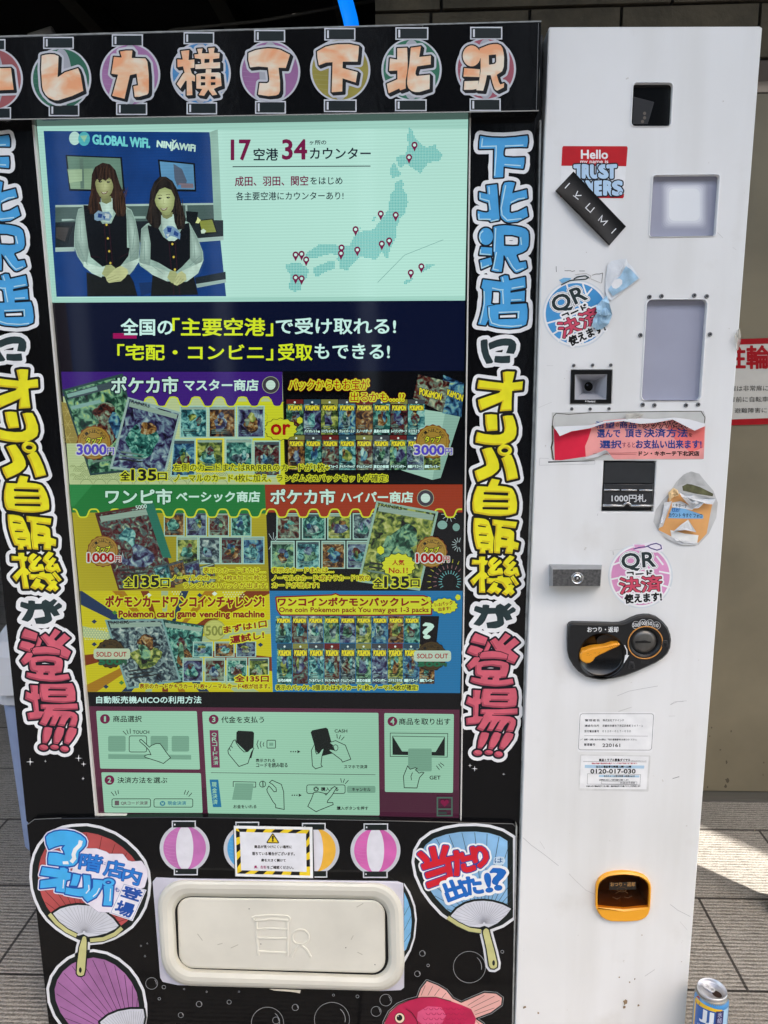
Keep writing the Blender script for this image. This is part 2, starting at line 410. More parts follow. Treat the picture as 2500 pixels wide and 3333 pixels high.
def txt(mb, s, q, mat, bold=.0, outl=None, Y=None):
    """q: four corners (tl tr br bl) of the lettering's bounding box; outl: [(grow, material), ...] widest first"""
    if outl is None and bold > .2: outl = []
    hq = .5*(math.dist(q[0], q[3])+math.dist(q[1], q[2]))
    if outl is None and bold > .002: outl = []; bold = bold*1.05*max(hq, 8)+.12
    if outl is None:
        v, f = type_mesh(s, bold)
        if not v: return
        a = np.array(v); bb = (*a.min(0), *a.max(0)); w = qmap(q, v, bb); fs = []
        for t in f:
            p = [w[i] for i in t]; ar = sum(p[i][0]*p[(i+1) % len(p)][1]-p[(i+1) % len(p)][0]*p[i][1] for i in range(len(p)))
            fs.append(t if ar < 0 else t[::-1])
        if Y is None: Y = mb.lay()
        mb.add([P(x, y, Y) for x, y in w], fs, mat); return
    rings = type_polys(s); a = np.array([p for r in rings for p in r]); bb = (*a.min(0), *a.max(0))
    rings = [qmap(q, r, bb) for r in rings]
    mx = max([o[0] for o in outl]+[bold])
    g = sdf_grid([rings], mx+2, (.55 if hq < 16 else .75 if hq < 30 else .95) if mx < 8 else 1.2, True)
    for gr, m in outl: fill(mb, g, gr, m, .13)
    fill(mb, g, bold, mat, .13)
def T(mb, fr, s, x0, y0, x1, y1, mat, bold=.012, rise=0.0, outl=None):
    q = F(fr, [(x0, y0), (x1, y0+rise), (x1, y1+rise), (x0, y1)]); txt(mb, s, q, mat, bold, outl)
def rrect(x0, y0, x1, y1, r, n=5, q=None):
    pts = []
    for cx, cy, a0 in ((x1-r, y0+r, -90), (x1-r, y1-r, 0), (x0+r, y1-r, 90), (x0+r, y0+r, 180)):
        for i in range(n+1):
            a = math.radians(a0+90*i/n); pts.append((cx+r*math.cos(a), cy+r*math.sin(a)))
    return pts
def qrect(q, r, n=5):
    """rounded quad from four photo corners (tl tr br bl), r as fraction of width"""
    w = math.dist(q[0], q[1]); h = math.dist(q[0], q[3])
    out = []
    for px, py in rrect(0, 0, w, h, r, n):
        u, v = px/w, py/h
        out.append(((q[0][0]*(1-u)+q[1][0]*u)*(1-v)+(q[3][0]*(1-u)+q[2][0]*u)*v, (q[0][1]*(1-u)+q[1][1]*u)*(1-v)+(q[3][1]*(1-u)+q[2][1]*u)*v))
    return out
def ellp(cx, cy, rx, ry, n=36): return [(cx+rx*math.cos(2*math.pi*i/n), cy+ry*math.sin(2*math.pi*i/n)) for i in range(n)]
# ================================================================== SETTING
H1, H2, H3, H4 = (0, 80, .30139), (500, 80, .30139), (950, 80, .30139), (1350, 60, .30139)
def paving_mat():
    m, nt, b = _new('ribbed_paving'); N = nt.nodes.new; L = nt.links.new
    tc = N('ShaderNodeTexCoord'); mp = N('ShaderNodeMapping'); mp.inputs['Location'].default_value = (-.67+.5217*4, -.12+.277*9, 0)
    L(tc.outputs['Object'], mp.inputs[0])
    br = N('ShaderNodeTexBrick'); br.inputs['Scale'].default_value = 1.0; br.offset = .5; br.offset_frequency = 2
    br.inputs['Brick Width'].default_value = .5217; br.inputs['Row Height'].default_value = .277; br.inputs['Mortar Size'].default_value = .0032
    br.inputs['Mortar Smooth'].default_value = .1; br.inputs['Bias'].default_value = 0
    br.inputs['Color1'].default_value = (.30, .278, .25, 1); br.inputs['Color2'].default_value = (.36, .335, .305, 1); br.inputs['Mortar'].default_value = (.05, .044, .039, 1)
    L(mp.outputs[0], br.inputs['Vector'])
    # ribs along X, broken up by noise
    nz = N('ShaderNodeTexNoise'); nz.inputs['Scale'].default_value = 1.0; nz.inputs['Detail'].default_value = 4
    m2 = N('ShaderNodeMapping'); m2.inputs['Scale'].default_value = (55, 170, 1); L(tc.outputs['Object'], m2.inputs[0]); L(m2.outputs[0], nz.inputs['Vector'])
    wv = N('ShaderNodeTexWave'); wv.wave_type = 'BANDS'; wv.bands_direction = 'Y'; wv.inputs['Scale'].default_value = 31.0
    wv.inputs['Distortion'].default_value = .9; wv.inputs['Detail'].default_value = 4; wv.inputs['Detail Scale'].default_value = 6
    m3 = N('ShaderNodeMapping'); m3.inputs['Scale'].default_value = (.35, 1, 1); L(tc.outputs['Object'], m3.inputs[0]); L(m3.outputs[0], wv.inputs['Vector'])
    ad = N('ShaderNodeMath'); ad.operation = 'MULTIPLY_ADD'; ad.inputs[1].default_value = .42; L(wv.outputs['Fac'], ad.inputs[0]); 
    mu = N('ShaderNodeMath'); mu.operation = 'MULTIPLY'; mu.inputs[1].default_value = .95; L(nz.outputs['Fac'], mu.inputs[0]); L(mu.outputs[0], ad.inputs[2])
    rp = N('ShaderNodeValToRGB'); rp.color_ramp.elements[0].position = .36; rp.color_ramp.elements[0].color = (.5, .48, .45, 1)
    rp.color_ramp.elements[1].position = .66; rp.color_ramp.elements[1].color = (1.18, 1.17, 1.15, 1); L(ad.outputs[0], rp.inputs[0])
    n3 = N('ShaderNodeTexNoise'); n3.inputs['Scale'].default_value = 5; n3.inputs['Detail'].default_value = 8; L(tc.outputs['Object'], n3.inputs['Vector'])
    r3 = N('ShaderNodeValToRGB'); r3.color_ramp.elements[0].color = (.72, .72, .72, 1); r3.color_ramp.elements[1].color = (1.12, 1.12, 1.12, 1); L(n3.outputs['Fac'], r3.inputs[0])
    x1 = N('ShaderNodeMixRGB'); x1.blend_type = 'MULTIPLY'; x1.inputs[0].default_value = 1; L(br.outputs['Color'], x1.inputs[1]); L(rp.outputs[0], x1.inputs[2])
    x2 = N('ShaderNodeMixRGB'); x2.blend_type = 'MULTIPLY'; x2.inputs[0].default_value = 1; L(x1.outputs[0], x2.inputs[1]); L(r3.outputs[0], x2.inputs[2])
    n4 = N('ShaderNodeTexNoise'); n4.inputs['Scale'].default_value = 260; n4.inputs['Detail'].default_value = 3; L(tc.outputs['Object'], n4.inputs['Vector'])
    r4 = N('ShaderNodeValToRGB'); r4.color_ramp.elements[0].position = .32; r4.color_ramp.elements[0].color = (.55, .55, .54, 1); r4.color_ramp.elements[1].position = .62; r4.color_ramp.elements[1].color = (1.12, 1.12, 1.12, 1); L(n4.outputs['Fac'], r4.inputs[0])
    x3 = N('ShaderNodeMixRGB'); x3.blend_type = 'MULTIPLY'; x3.inputs[0].default_value = 1; L(x2.outputs[0], x3.inputs[1]); L(r4.outputs[0], x3.inputs[2])
    L(x3.outputs[0], b.inputs['Base Color']); b.inputs['Roughness'].default_value = .75
    sb = N('ShaderNodeMath'); sb.operation = 'SUBTRACT'; L(ad.outputs[0], sb.inputs[0]); L(br.outputs['Fac'], sb.inputs[1])
    bp = N('ShaderNodeBump'); bp.inputs['Strength'].default_value = .9; bp.inputs['Distance'].default_value = .004; L(sb.outputs[0], bp.inputs['Height']); L(bp.outputs[0], b.inputs['Normal'])
    return m
def stone_mat():
    m, nt, b = _new('rough_stone'); N = nt.nodes.new; L = nt.links.new
    tc = N('ShaderNodeTexCoord'); n = N('ShaderNodeTexNoise'); n.inputs['Scale'].default_value = 7; n.inputs['Detail'].default_value = 9; n.inputs['Roughness'].default_value = .62
    L(tc.outputs['Object'], n.inputs['Vector'])
    r = N('ShaderNodeValToRGB'); e = r.color_ramp.elements; e[0].position = .3; e[0].color = (.03, .025, .016, 1); e[1].position = .75; e[1].color = (.12, .096, .06, 1)
    L(n.outputs['Fac'], r.inputs[0]); L(r.outputs[0], b.inputs['Base Color']); b.inputs['Roughness'].default_value = .85
    bp = N('ShaderNodeBump'); bp.inputs['Strength'].default_value = .6; bp.inputs['Distance'].default_value = .02; L(n.outputs['Fac'], bp.inputs['Height']); L(bp.outputs[0], b.inputs['Normal'])
    return m
mb = MB(); mb.add([(-60, -60, 0), (60, -60, 0), (60, 60, 0), (-60, 60, 0)], [(0, 1, 2, 3)], paving_mat()); struct(mb.obj('pavement'))
mb = MB(); mb.add([(-60, -8.9, .004), (60, -8.9, .004), (60, -.47, .004), (-60, -.47, .004)], [(0, 1, 2, 3)], plain((62, 62, 64), .85, amt=.25, scale=60, bump=.5, bscale=400)); struct(mb.obj('added_road'))  # unseen dark asphalt, added to cut sun bounce and reflections on the machine
WY = .82
dark = plain((34, 32, 30), .8, amt=.3, scale=4)
# stone wall: courses of separate blocks over a mortar core, with the recessed door opening below
mb = MB(); smat = stone_mat(); mort = plain((38, 34, 27), .9)
XL = float(P(1216, 0, WY)[0]); zc = [1.975, 2.10, 2.315, 2.53, 2.745, 2.96, 3.175, 3.39, 3.585]
mb.box(XL+.012, 4.0, WY+.012, WY+.4, 1.975, 3.595, mort)
for ci in range(8):
    z0, z1 = zc[ci], zc[ci+1]
    cuts = [XL] + ([.04, .28, .5, .83, 1.3, 1.8, 2.4, 3.1, 4.0] if ci == 0 else ([.065, .62, 1.1, 1.62, 2.2, 2.9, 4.0] if ci == 1 else [.3, .9, 1.3, 2.0, 2.6, 3.3, 4.0]))
    for a, c in zip(cuts[:-1], cuts[1:]):
        j = random.uniform(0, .008); mb.box(a+.004, c-.004, WY-j, WY+.06, z0+.004, z1-.004, smat)
mb.box(1.9, 4.0, WY, WY+.4, 0, 1.97, smat)
wall = tag(mb.obj('stone_wall'), 'brown stone block wall above and behind the vending machine', 'wall')
# beige steel door under a brown head frame
door = tag(empty('metal_door', (.7, WY, 0)), 'beige steel emergency door behind the white payment column', 'door')
mb = MB(); beige = plain((122, 113, 92), .5, k=1.08, amt=.16, scale=5)
mb.box(.05, 1.88, WY+.03, WY+.07, .012, 1.905, beige); mb.obj('door_panel', door)
mb = MB(WY+.0295); st_ = plain((84, 76, 60), .7, amt=.3, scale=60)
for x, y, r in ((2365, 2480, 5), (2367, 2540, 9), (2362, 2560, 6), (2486, 2482, 3), (2484, 2522, 3), (2303, 2562, 4), (2316, 2368, 3), (2345, 2440, 3), (2380, 2380, 3), (2310, 2396, 3)):
    rn = random.Random(x+y); mb.poly([(x+r*(.5+rn.random())*math.cos(t*.7)*.7, y+r*(.5+rn.random())*math.sin(t*.7)) for t in range(9)], st_)
mb.obj('dirt_marks', door)
mb = MB(); fm = plain((70, 52, 34), .45)
mb.box(.05, 1.88, WY+.004, WY+.08, 1.925, 1.972, fm); mb.box(1.84, 1.9, WY+.002, WY+.09, 0, 1.92, fm); mb.box(-.02, .05, WY+.002, WY+.09, 0, 1.972, fm); mb.obj('door_frame', door)
mb = MB(); mb.box(.0, 1.9, WY-.008, WY+.1, -.05, .008, plain((92, 89, 82), .7)); mb.obj('threshold', door)
# notice on the door
N5 = (2250, 950, .22604); sy = WY+.03
sg = tag(empty('notice_sign', tuple(P(2500, 1380, sy))), 'white notice with red bars and red heading on the beige door', 'sign')
mb = MB(); wq = [(2330, 1106), (2790, 1088), (2790, 1400), (2320, 1386)]
def rowq(a, b): 
    x0, x1 = 2330, 2790
    return [(x0, a), (x1, a-16), (x1, b-14), (x0, b)]
mb.plate([rowq(1106, 1386)], ink((175, 172, 165), 1.5, amt=.03), sy-.004, sy-.0005); mb.obj('sign_board', sg)
mb = MB(sy-.0045); red = ink((140, 8, 18), 1.5)
mb.poly(rowq(1106, 1124), red); mb.poly(rowq(1367, 1386), red)
T(mb, N5, '駐輪', 462, 782, 1118, 1105, red, .03, -6); dk = ink((38, 36, 34))
T(mb, N5, '扉は非常扉に', 560, 1352, 1110, 1432, dk, .0, -6); T(mb, N5, '扉前に自転車', 545, 1512, 1108, 1590, dk, .0, -6); T(mb, N5, '避難障害に', 625, 1674, 1090, 1746, dk, .0, -6)
mb.obj('sign_lettering', sg)
# dark bay behind the machine: side wall, back wall, ceiling beams
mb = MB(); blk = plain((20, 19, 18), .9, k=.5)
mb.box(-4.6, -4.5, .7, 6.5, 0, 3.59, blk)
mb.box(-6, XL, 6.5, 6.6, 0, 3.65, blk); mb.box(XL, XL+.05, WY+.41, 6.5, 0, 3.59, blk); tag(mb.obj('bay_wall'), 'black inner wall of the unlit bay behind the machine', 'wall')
# canopy over the bay; unseen front, slot and outer panel added to shape the sun
CZ = 3.6; sh = CZ/math.tan(math.radians(SUN_EL)); off = np.array([SUN_DIR[0], SUN_DIR[1]])*sh; dr = np.array([-.727, .687])
A0 = np.array([.775, .688])+off; B0 = np.array([.7056, .515])+off
def at_y(p, y): return p+dr*((y-p[1])/dr[1])
yf, yb = -1.6, 6.6
cm = plain((30, 29, 27), .85, k=.8)
def slab(pts, z0, z1, name, label):
    mb = MB(); n = len(pts); mb.add([(*p, z0) for p in pts]+[(*p, z1) for p in pts], [tuple(range(n))[::-1], tuple(range(n, 2*n))]+[(i, (i+1) % n, n+(i+1) % n, n+i) for i in range(n)], cm)
    return tag(fixnormals(mb.obj(name)), label, 'canopy')
ys = -.44
b1, b2 = at_y(B0, yf), at_y(B0, ys); a1, a2 = at_y(A0, yf), at_y(A0, ys)
slab([(-6, yf), tuple(b1), tuple(b2), (7, ys), (7, WY-.01), (XL, WY-.01), (XL, yb), (-6, yb)], CZ, CZ+.1, 'canopy', 'dark canopy roof over the bay and the vending machine, its unseen front and slot shaped for shade')
slab([tuple(a1), (7, yf), (7, ys-.006), tuple(a2+np.array([.006, -.006]))], CZ, CZ+.1, 'canopy', 'unseen dark panel added beyond the slot to bound the sun strip')
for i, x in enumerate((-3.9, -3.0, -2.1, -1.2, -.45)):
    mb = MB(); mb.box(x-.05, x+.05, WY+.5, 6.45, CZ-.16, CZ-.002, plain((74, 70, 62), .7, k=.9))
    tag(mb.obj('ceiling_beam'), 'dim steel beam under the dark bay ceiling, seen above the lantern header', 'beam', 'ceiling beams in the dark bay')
def tube(mb, pts, r, mat, n=10, caps=True, r2=None):
    pts = [Vector(p) for p in pts]; vs = []
    for i, p in enumerate(pts):
        t = (pts[min(i+1, len(pts)-1)]-pts[max(i-1, 0)]).normalized(); u = t.orthogonal().normalized() if i == 0 else (u-t*u.dot(t)).normalized(); w = t.cross(u)
        rr = r if r2 is None else r+(r2-r)*i/(len(pts)-1)
        vs += [tuple(p+(u*math.cos(2*math.pi*k/n)+w*math.sin(2*math.pi*k/n))*rr) for k in range(n)]
    fs = [(i*n+k, i*n+(k+1) % n, (i+1)*n+(k+1) % n, (i+1)*n+k) for i in range(len(pts)-1) for k in range(n)]
    if caps: fs += [tuple(range(n))[::-1], tuple(range((len(pts)-1)*n, len(pts)*n))]
    mb.add(vs, fs, mat, True)
mb = MB(); tube(mb, [P(350, 205, 2.2), P(560, 70, 2.1)+np.array([0, 0, -.03]), P(850, 68, 2.0), P(1230, 0, 1.9)], .006, plain((60, 58, 52), .6)); tag(mb.obj('hanging_cable'), 'thin cable sagging across the dark bay ceiling', 'cable')
lamp = tag(empty('tube_lamp', tuple(P(1130, 60, 1.2))), 'glowing blue tube lamp slanting down in the dark bay', 'lamp')
mb = MB(); tube(mb, [P(1108, -60, 1.25), P(1140, 60, 1.25), P(1160, 170, 1.25)], .022, emit((4, 118, 238), .26), 16); mb.obj('light_tube', lamp)
mb = MB(); tube(mb, [P(1160, 170, 1.25), P(1164, 190, 1.25)], .026, plain((200, 200, 205), .4), 16); mb.obj('end_cap', lamp)
mb = MB(); tube(mb, [P(100, 130, 1.6), P(175, 105, 1.6)], .02, plain((165, 160, 150), .5, k=.7), 14); 
tag(mb.obj('pipe_fitting'), 'pale pipe elbow lying in shadow above the header end', 'pipe')
# building across the street (seen in the glass only)
fb = tag(empty('street_building', (0, -9, 0)), 'grey shop building across the street, mirrored in the screen glass', 'building')
mb = MB(); mb.box(-14, 14, -9.6, -9, 0, 6.3, plain((52, 51, 50), .8, amt=.15, scale=1)); mb.obj('facade', fb)
mb = MB(); gm = plain((20, 22, 26), .08); lm = plain((215, 215, 215), .5)
for i in range(9):
    x = -8+i*1.9; mb.box(x, x+1.5, -8.995, -8.96, .4, 2.4, gm); mb.box(x, x+1.5, -8.995, -8.96, 3.0, 4.6, gm)
mb.obj('shop_windows', fb)
mb = MB()
for i in range(10): mb.box(-8.32+i*1.9, -8.1+i*1.9, -8.998, -8.9, 0, 6.2, lm)
mb.obj('pilasters', fb)
# bin at the machine's side
bx = tag(empty('rubbish_bin', (-.895, .665, 0)), 'pale blue plastic bin lined with a white bag beside the machine', 'bin')
mb = MB(); bm_ = plain((150, 165, 200), .45, k=.95, amt=.08, scale=20)
def ringbox(cx, cy, wx, wy, z, r, n=5): return [(cx+p[0], cy+p[1], z) for p in rrect(-wx, -wy, wx, wy, r, n)]
BC = (-.895, .665)
secs = [(0.0, .138, .143), (.015, .145, .15), (.25, .150, .155), (.44, .155, .16)]
rs = [ringbox(*BC, a, c, z, .04) for z, a, c in secs]; n = len(rs[0])
for A_, B_ in zip(rs[:-1], rs[1:]): mb.add(A_+B_, [(i, (i+1) % n, n+(i+1) % n, n+i) for i in range(n)], bm_, True)
mb.add(rs[0], [tuple(range(n))], bm_); mb.obj('bin_body', bx)
mb = MB(); r1 = ringbox(*BC, .166, .171, .43, .045); r2 = ringbox(*BC, .172, .177, .535, .05); r3 = ringbox(*BC, .15, .155, .54, .045); r4 = ringbox(*BC, .14, .145, .2, .04); lid = plain((205, 208, 215), .5)
for A_, B_ in ((r1, r2), (r2, r3), (r3, r4)): mb.add(A_+B_, [(i, (i+1) % n, n+(i+1) % n, n+i) for i in range(n)], lid)
mb.obj('bin_rim', bx)
mb = MB(); bagm = plain((225, 226, 230), .35, bump=.6, bscale=30); rows = []
for k, (z, s) in enumerate([(.47, .985), (.52, 1.0), (.56, .97), (.585, .9), (.62, .76), (.65, .55), (.66, .25)]):
    rr = ringbox(*BC, .18*s, .185*s, z, .05*s); rows.append([(x+random.uniform(-.008, .008), y+random.uniform(-.008, .008), zz+random.uniform(-.012, .012)) for x, y, zz in rr])
for A_, B_ in zip(rows[:-1], rows[1:]): mb.add(A_+B_, [(i, (i+1) % n, n+(i+1) % n, n+i) for i in range(n)], bagm, True)
mb.add(rows[-1], [tuple(range(n))], bagm); mb.obj('bin_bag', bx)
# base of a stand cut by the frame edge
mb = MB(); c = G(2585, 2975); cx, cy = float(c[0]), float(c[1]); rb = plain((22, 22, 24), .5); prof = [(0, .055), (.02, .055), (.05, .048), (.10, .034), (.16, .02), (.9, .018)]; n = 20
vs = [(cx+r*math.cos(2*math.pi*k/n), cy+r*math.sin(2*math.pi*k/n), z) for z, r in prof for k in range(n)]
mb.add(vs, [(i*n+k, i*n+(k+1) % n, (i+1)*n+(k+1) % n, (i+1)*n+k) for i in range(len(prof)-1) for k in range(n)]+[tuple(range(len(vs)-n, len(vs)))], rb, True)
tag(mb.obj('stand_foot'), 'black rounded foot of a stand on the paving, cut by the frame edge', 'stand')
# ------------------------------------------------------------------ drink can
cc = G(2318.5, 3217, .168); cx, cy = float(cc[0]), float(cc[1]); KR = .0328; KS = .87
can = tag(empty('drink_can', (cx, cy, 0)), 'opened blue drink can with yellow stripe standing on the paving', 'can')
def lathe(mb, prof, mat, n=48, a0=0.0, a1=2*math.pi, close=True):
    m = n if close else n+1
    vs = [(cx+KS*r*math.cos(a0+(a1-a0)*k/n), cy+KS*r*math.sin(a0+(a1-a0)*k/n), z) for z, r in prof for k in range(m)]
    mb.add(vs, [(i*m+k, i*m+(k+1) % m, (i+1)*m+(k+1) % m, (i+1)*m+k) for i in range(len(prof)-1) for k in range(m if close else n)], mat, True)
al = plain((222, 222, 226), .32, metal=.85); tabm = plain((236, 236, 238), .35, metal=.25); lb = plain((120, 116, 104), .35, metal=.4, coat=.3); lbf = plain((66, 140, 200), .3, k=.95, coat=.5)
mb = MB(); lathe(mb, [(.0, .024), (.004, .027), (.012, .0325), (.02, KR), (.149, KR), (.154, .0322), (.158, .0303), (.160, .0285), (.161, .0272)], lb); mb.obj('can_body', can)
mb = MB(); lathe(mb, [(.161, .0272), (.1625, .0283), (.1665, .0286), (.168, .0278), (.1675, .0266), (.1625, .0256), (.1612, .025), (.1616, .0235), (.1624, .0225), (.1626, .0001)], al); ln = mb.obj('can_lid', can)
# where the label faces the camera
va = math.atan2(-1.25-cy, -cx)
def rz(z): return float(np.interp(z, [.149, .154, .158, .160], [KR, .0322, .0303, .0285]))
def on_can(a, z, r=KR+.0003):
    r = (rz(z)+(r-KR))*KS+.00004
    return (cx+r*math.cos(va+a), cy+r*math.sin(va+a), z)
def canpatch(mb, pts, mat, r, n=6):
    """polygon given as (angle, height) rings, laid on the can's side"""
    flat, tr = tess([pts]) if not isinstance(pts[0], list) else tess(pts)
    mb.add([on_can(a, z, r) for a, z in flat], [t[::-1] for t in tr], mat, True)
def cangrid(mb, a0, a1, zf0, zf1, mat, r, n=14):
    vs = []
    for i in range(n+1):
        a = a0+(a1-a0)*i/n; vs += [on_can(a, zf0(a), r), on_can(a, zf1(a), r)]
    mb.add(vs, [(2*i, 2*i+2, 2*i+3, 2*i+1) for i in range(n)], mat, True)
mb = MB(); yl = plain((235, 190, 40), .3, coat=.5); bl = plain((30, 95, 175), .3, coat=.5); nav = plain((40, 40, 100), .35); rd = plain((150, 25, 35), .35); wt = plain((232, 236, 240), .35); pal = plain((165, 205, 235), .3, coat=.5)
for za, zb in ((.0, .149), (.149, .154), (.154, .1585)): cangrid(mb, -1.3, 1.5, lambda a: za, lambda a: zb, lbf, KR+.0001, 24)
cangrid(mb, -1.15, .75, lambda a: .0, lambda a: .149, yl, KR+.0002); cangrid(mb, -1.05, .70, lambda a: .149, lambda a: .1535-.004*max(0, a), yl, KR+.0002)
cangrid(mb, -.98, .62, lambda a: .0, lambda a: .143+.004*math.cos(a*1.6), bl, KR+.0004)
cangrid(mb, .75, 1.3, lambda a: .0, lambda a: .149, pal, KR+.0002)
cangrid(mb, .32, .80, lambda a: .114, lambda a: .1485, nav, KR+.0007, 6)
canpatch(mb, [(-.86+.2*math.cos(t*.628), .150+.0085*math.sin(t*.628)) for t in range(10)], rd, KR+.0004)
def cantext(mb, s, a0, z0, a1, z1, mat, bold, r=KR+.001):
    v, f = type_mesh(s, bold); q = np.array(v); lo, hi = q.min(0), q.max(0)
    mb.add([on_can(a0+(a1-a0)*(x-lo[0])/(hi[0]-lo[0]), z0+(z1-z0)*(y-lo[1])/(hi[1]-lo[1]), r) for x, y in v], f, mat)
cantext(mb, 'JJ', -.62, .117, .22, .1445, wt, .03)
for k, ch in enumerate('氷結花'): cantext(mb, ch, .42, .1365-k*.0112, .70, .1465-k*.0112, plain((190, 190, 215), .4), .01)
cantext(mb, 'ジャスミン', -.72, .102, .25, .112, wt, .0); cantext(mb, 'ジャスミン割', -.7, .088, .3, .098, wt, .0)
mb.obj('can_print', can)
# ring-pull and mouth
mb = MB(); d = np.array([.62, -.78]); pz = .1635
def lidp(u, v, z): return (cx+KS*(u*d[0]-v*d[1]), cy+KS*(u*d[1]+v*d[0]), z)
mouth = plain((40, 22, 14), .5)
mb.add([lidp(.0105+.0098*math.cos(t), .0082*math.sin(t), .1629) for t in np.linspace(0, 2*math.pi, 24, endpoint=False)], [tuple(range(24))], mouth); mb.obj('can_mouth', can)
mb = MB(); out = rrect(-.017, -.0068, .0055, .0068, .0055, 6); h1 = ellp(-.0105, 0, .0028, .0028, 14); h2 = ellp(.0003, 0, .003, .003, 14)
flat, tr = tess([out, h1]); mb.add([lidp(u, v, .1656) for u, v in flat], tr, tabm); k = 0
for r_ in (out, h1):
    nn = len(r_); mb.add([lidp(u, v, .1656) for u, v in r_]+[lidp(u, v, .1641) for u, v in r_], [(i, (i+1) % nn, nn+(i+1) % nn, nn+i) for i in range(nn)], al)
mb.add([lidp(u, v, .1662) for u, v in h2]+[lidp(u, v, .1657) for u, v in ellp(.0003, 0, .0038, .0038, 14)], [tuple(range(14))]+[(i, (i+1) % 14, 14+(i+1) % 14, 14+i) for i in range(14)], al, True)
fixnormals(mb.obj('ring_pull', can)); fixnormals(ln)
# ================================================================== THE VENDING MACHINE
VM = tag(empty('vending_machine', (-.08, .3, 0)), 'black touch screen card vending machine with painted slogans and white payment column', 'vending machine')
YH, YS, YL, YW = -.034, -.006, -.014, -.020      # header, side panels, lower panel, white column
R1, R2, R3, R4 = (1510, 400, .15375), (1510, 720, .16722), (1510, 1080, .15069), (1510, 1330, .16722)
R5, R6, R7 = (1500, 1670, .15069), (1490, 1940, .15375), (1490, 2220, .15069)
LAM = laminate(); acr = plain((150, 152, 150), .15, amt=.3, scale=60)
white_pl = white_paint()
# cabinet shell
mb = MB(); blackp = plain((14, 14, 15), .45)
x0, x1 = float(P(-150, 390, 0)[0]), float(P(1745, 1500, 0)[0])
mb.box(x0, x1-.004, .02, .62, .0, 1.735, blackp); mb.obj('cabinet', VM)
# ---- header
mb = MB(); hq = [(-190, 127.4), (1376, 82.5), (1380, 80.2), (1762, 71.5), (1754, 361), (0, 390), (-190, 393)]
mb.plate([hq], LAM, YH, .0, .0012); mb.plate([[(-190, 127), (1376, 82), (1762, 71), (1762.5, 66.5), (1376, 77), (-190, 121)]], acr, YH+.002, .01)
hd = mb.obj('header_panel', VM)
mb = MB(YH-.0002)
clear = plain((120, 122, 124), .2)
for x in (1376, 1466): mb.stroke([(1376+(x-1376)*.0, 83), (1372, 366)], 1.6, clear) if x == 1376 else None
mb.stroke([(-190, 392), (1754, 360)], 3.4, plain((165, 163, 158), .25)); mb.stroke([(1753, 74), (1746, 360)], 1.4, clear)
mb.obj('panel_trim', hd)
orange = peach_paint(); oblk = ink((8, 8, 9)); palew = ink((200, 202, 208), 1.0)
hch = {'bar': (H1, [[[(-300, 480), (118, 468), (147, 703), (-300, 718)]]]),
 're': (H1, [[[(450,335),(490,325),(540,318),(590,322),(632,340),(628,450),(622,570),(700,515),(842,470),(870,540),(900,715),(780,770),(630,818),(590,817),(560,805),(520,785),(490,755),(465,710),(455,660),(443,480)]]]),
 'ka': (H1, [[[(1295,290),(1360,280),(1430,280),(1422,360),(1570,365),(1592,400),(1607,540),(1608,700),(1605,735),(1590,755),(1500,780),(1455,780),(1440,665),(1492,655),(1475,530),(1405,545),(1400,560),(1345,800),(1212,768),(1275,540),(1203,530),(1215,450),(1230,348),(1315,355)]]]),
 'yoko': (H2, [[[(295,285),(385,275),(378,382),(440,375),(442,465),(395,470),(412,525),(448,555),(447,615),(412,605),(420,760),(358,765),(358,608),(345,605),(290,690),(250,640),(320,530),(335,520),(318,450),(258,460),(256,375),(315,378)]],
   [[(470,262),(530,258),(520,310),(600,310),(590,255),(660,248),(650,305),(713,308),(708,362),(640,372),(645,410),(718,405),(718,470),(450,480),(450,430),(515,425),(510,372),(445,362),(440,322),(485,318)],[(550,370),(605,370),(602,410),(548,415)]],
   [[(565,480),(625,480),(622,518),(700,515),(722,525),(735,660),(690,675),(650,695),(688,755),(635,765),(590,700),(545,770),(487,760),(525,695),(462,690),(460,540),(480,530),(562,522)],[(510,555),(558,560),(558,590),(510,590)],[(618,560),(668,560),(668,590),(618,590)],[(510,622),(558,622),(558,655),(510,658)],[(618,622),(668,622),(668,650),(618,655)]]]),
 'cho': (H2, [[[(1025,305),(1100,275),(1170,262),(1240,255),(1310,260),(1370,272),(1473,325),(1428,468),(1350,465),(1355,520),(1365,600),(1365,720),(1350,752),(1320,765),(1240,772),(1128,755),(1145,630),(1225,632),(1245,620),(1250,590),(1235,460),(1130,452),(1042,462),(1022,380)]]]),
 'shita': (H3, [[[(272,290),(360,240),(430,222),(500,212),(620,210),(725,232),(720,320),(710,400),(550,400),(548,470),(710,512),(690,625),(548,580),(545,722),(430,730),(435,560),(440,405),(370,410),(292,440),(275,350)]]]),
 'kita': (H3, [[[(1138,255),(1245,250),(1252,400),(1248,500),(1230,600),(1230,690),(1170,710),(1160,690),(1045,742),(1025,640),(1140,590),(1140,495),(1050,500),(1060,365),(1138,378)]],[[(1285,250),(1395,235),(1375,350),(1502,335),(1500,430),(1355,450),(1338,500),(1335,535),(1350,555),(1490,540),(1488,695),(1380,728),(1330,728),(1290,715),(1258,685),(1245,640),(1250,540),(1270,420)]]]),
 'sawa': (H4, [[ellp(615,404,96,113)],[[(535,535),(705,548),(700,632),(525,628)]],[[(538,678),(692,672),(670,760),(620,770),(530,770)]],[[(700,325),(800,285),(850,276),(890,275),(930,290),(948,320),(960,370),(965,420),(962,520),(945,570),(885,608),(910,690),(925,712),(965,698),(962,745),(890,780),(865,765),(845,710),(820,612),(780,612),(765,690),(740,780),(665,775),(695,680),(712,570),(712,420),(700,400)],[(800,395),(878,388),(880,470),(865,490),(802,500)]]])}
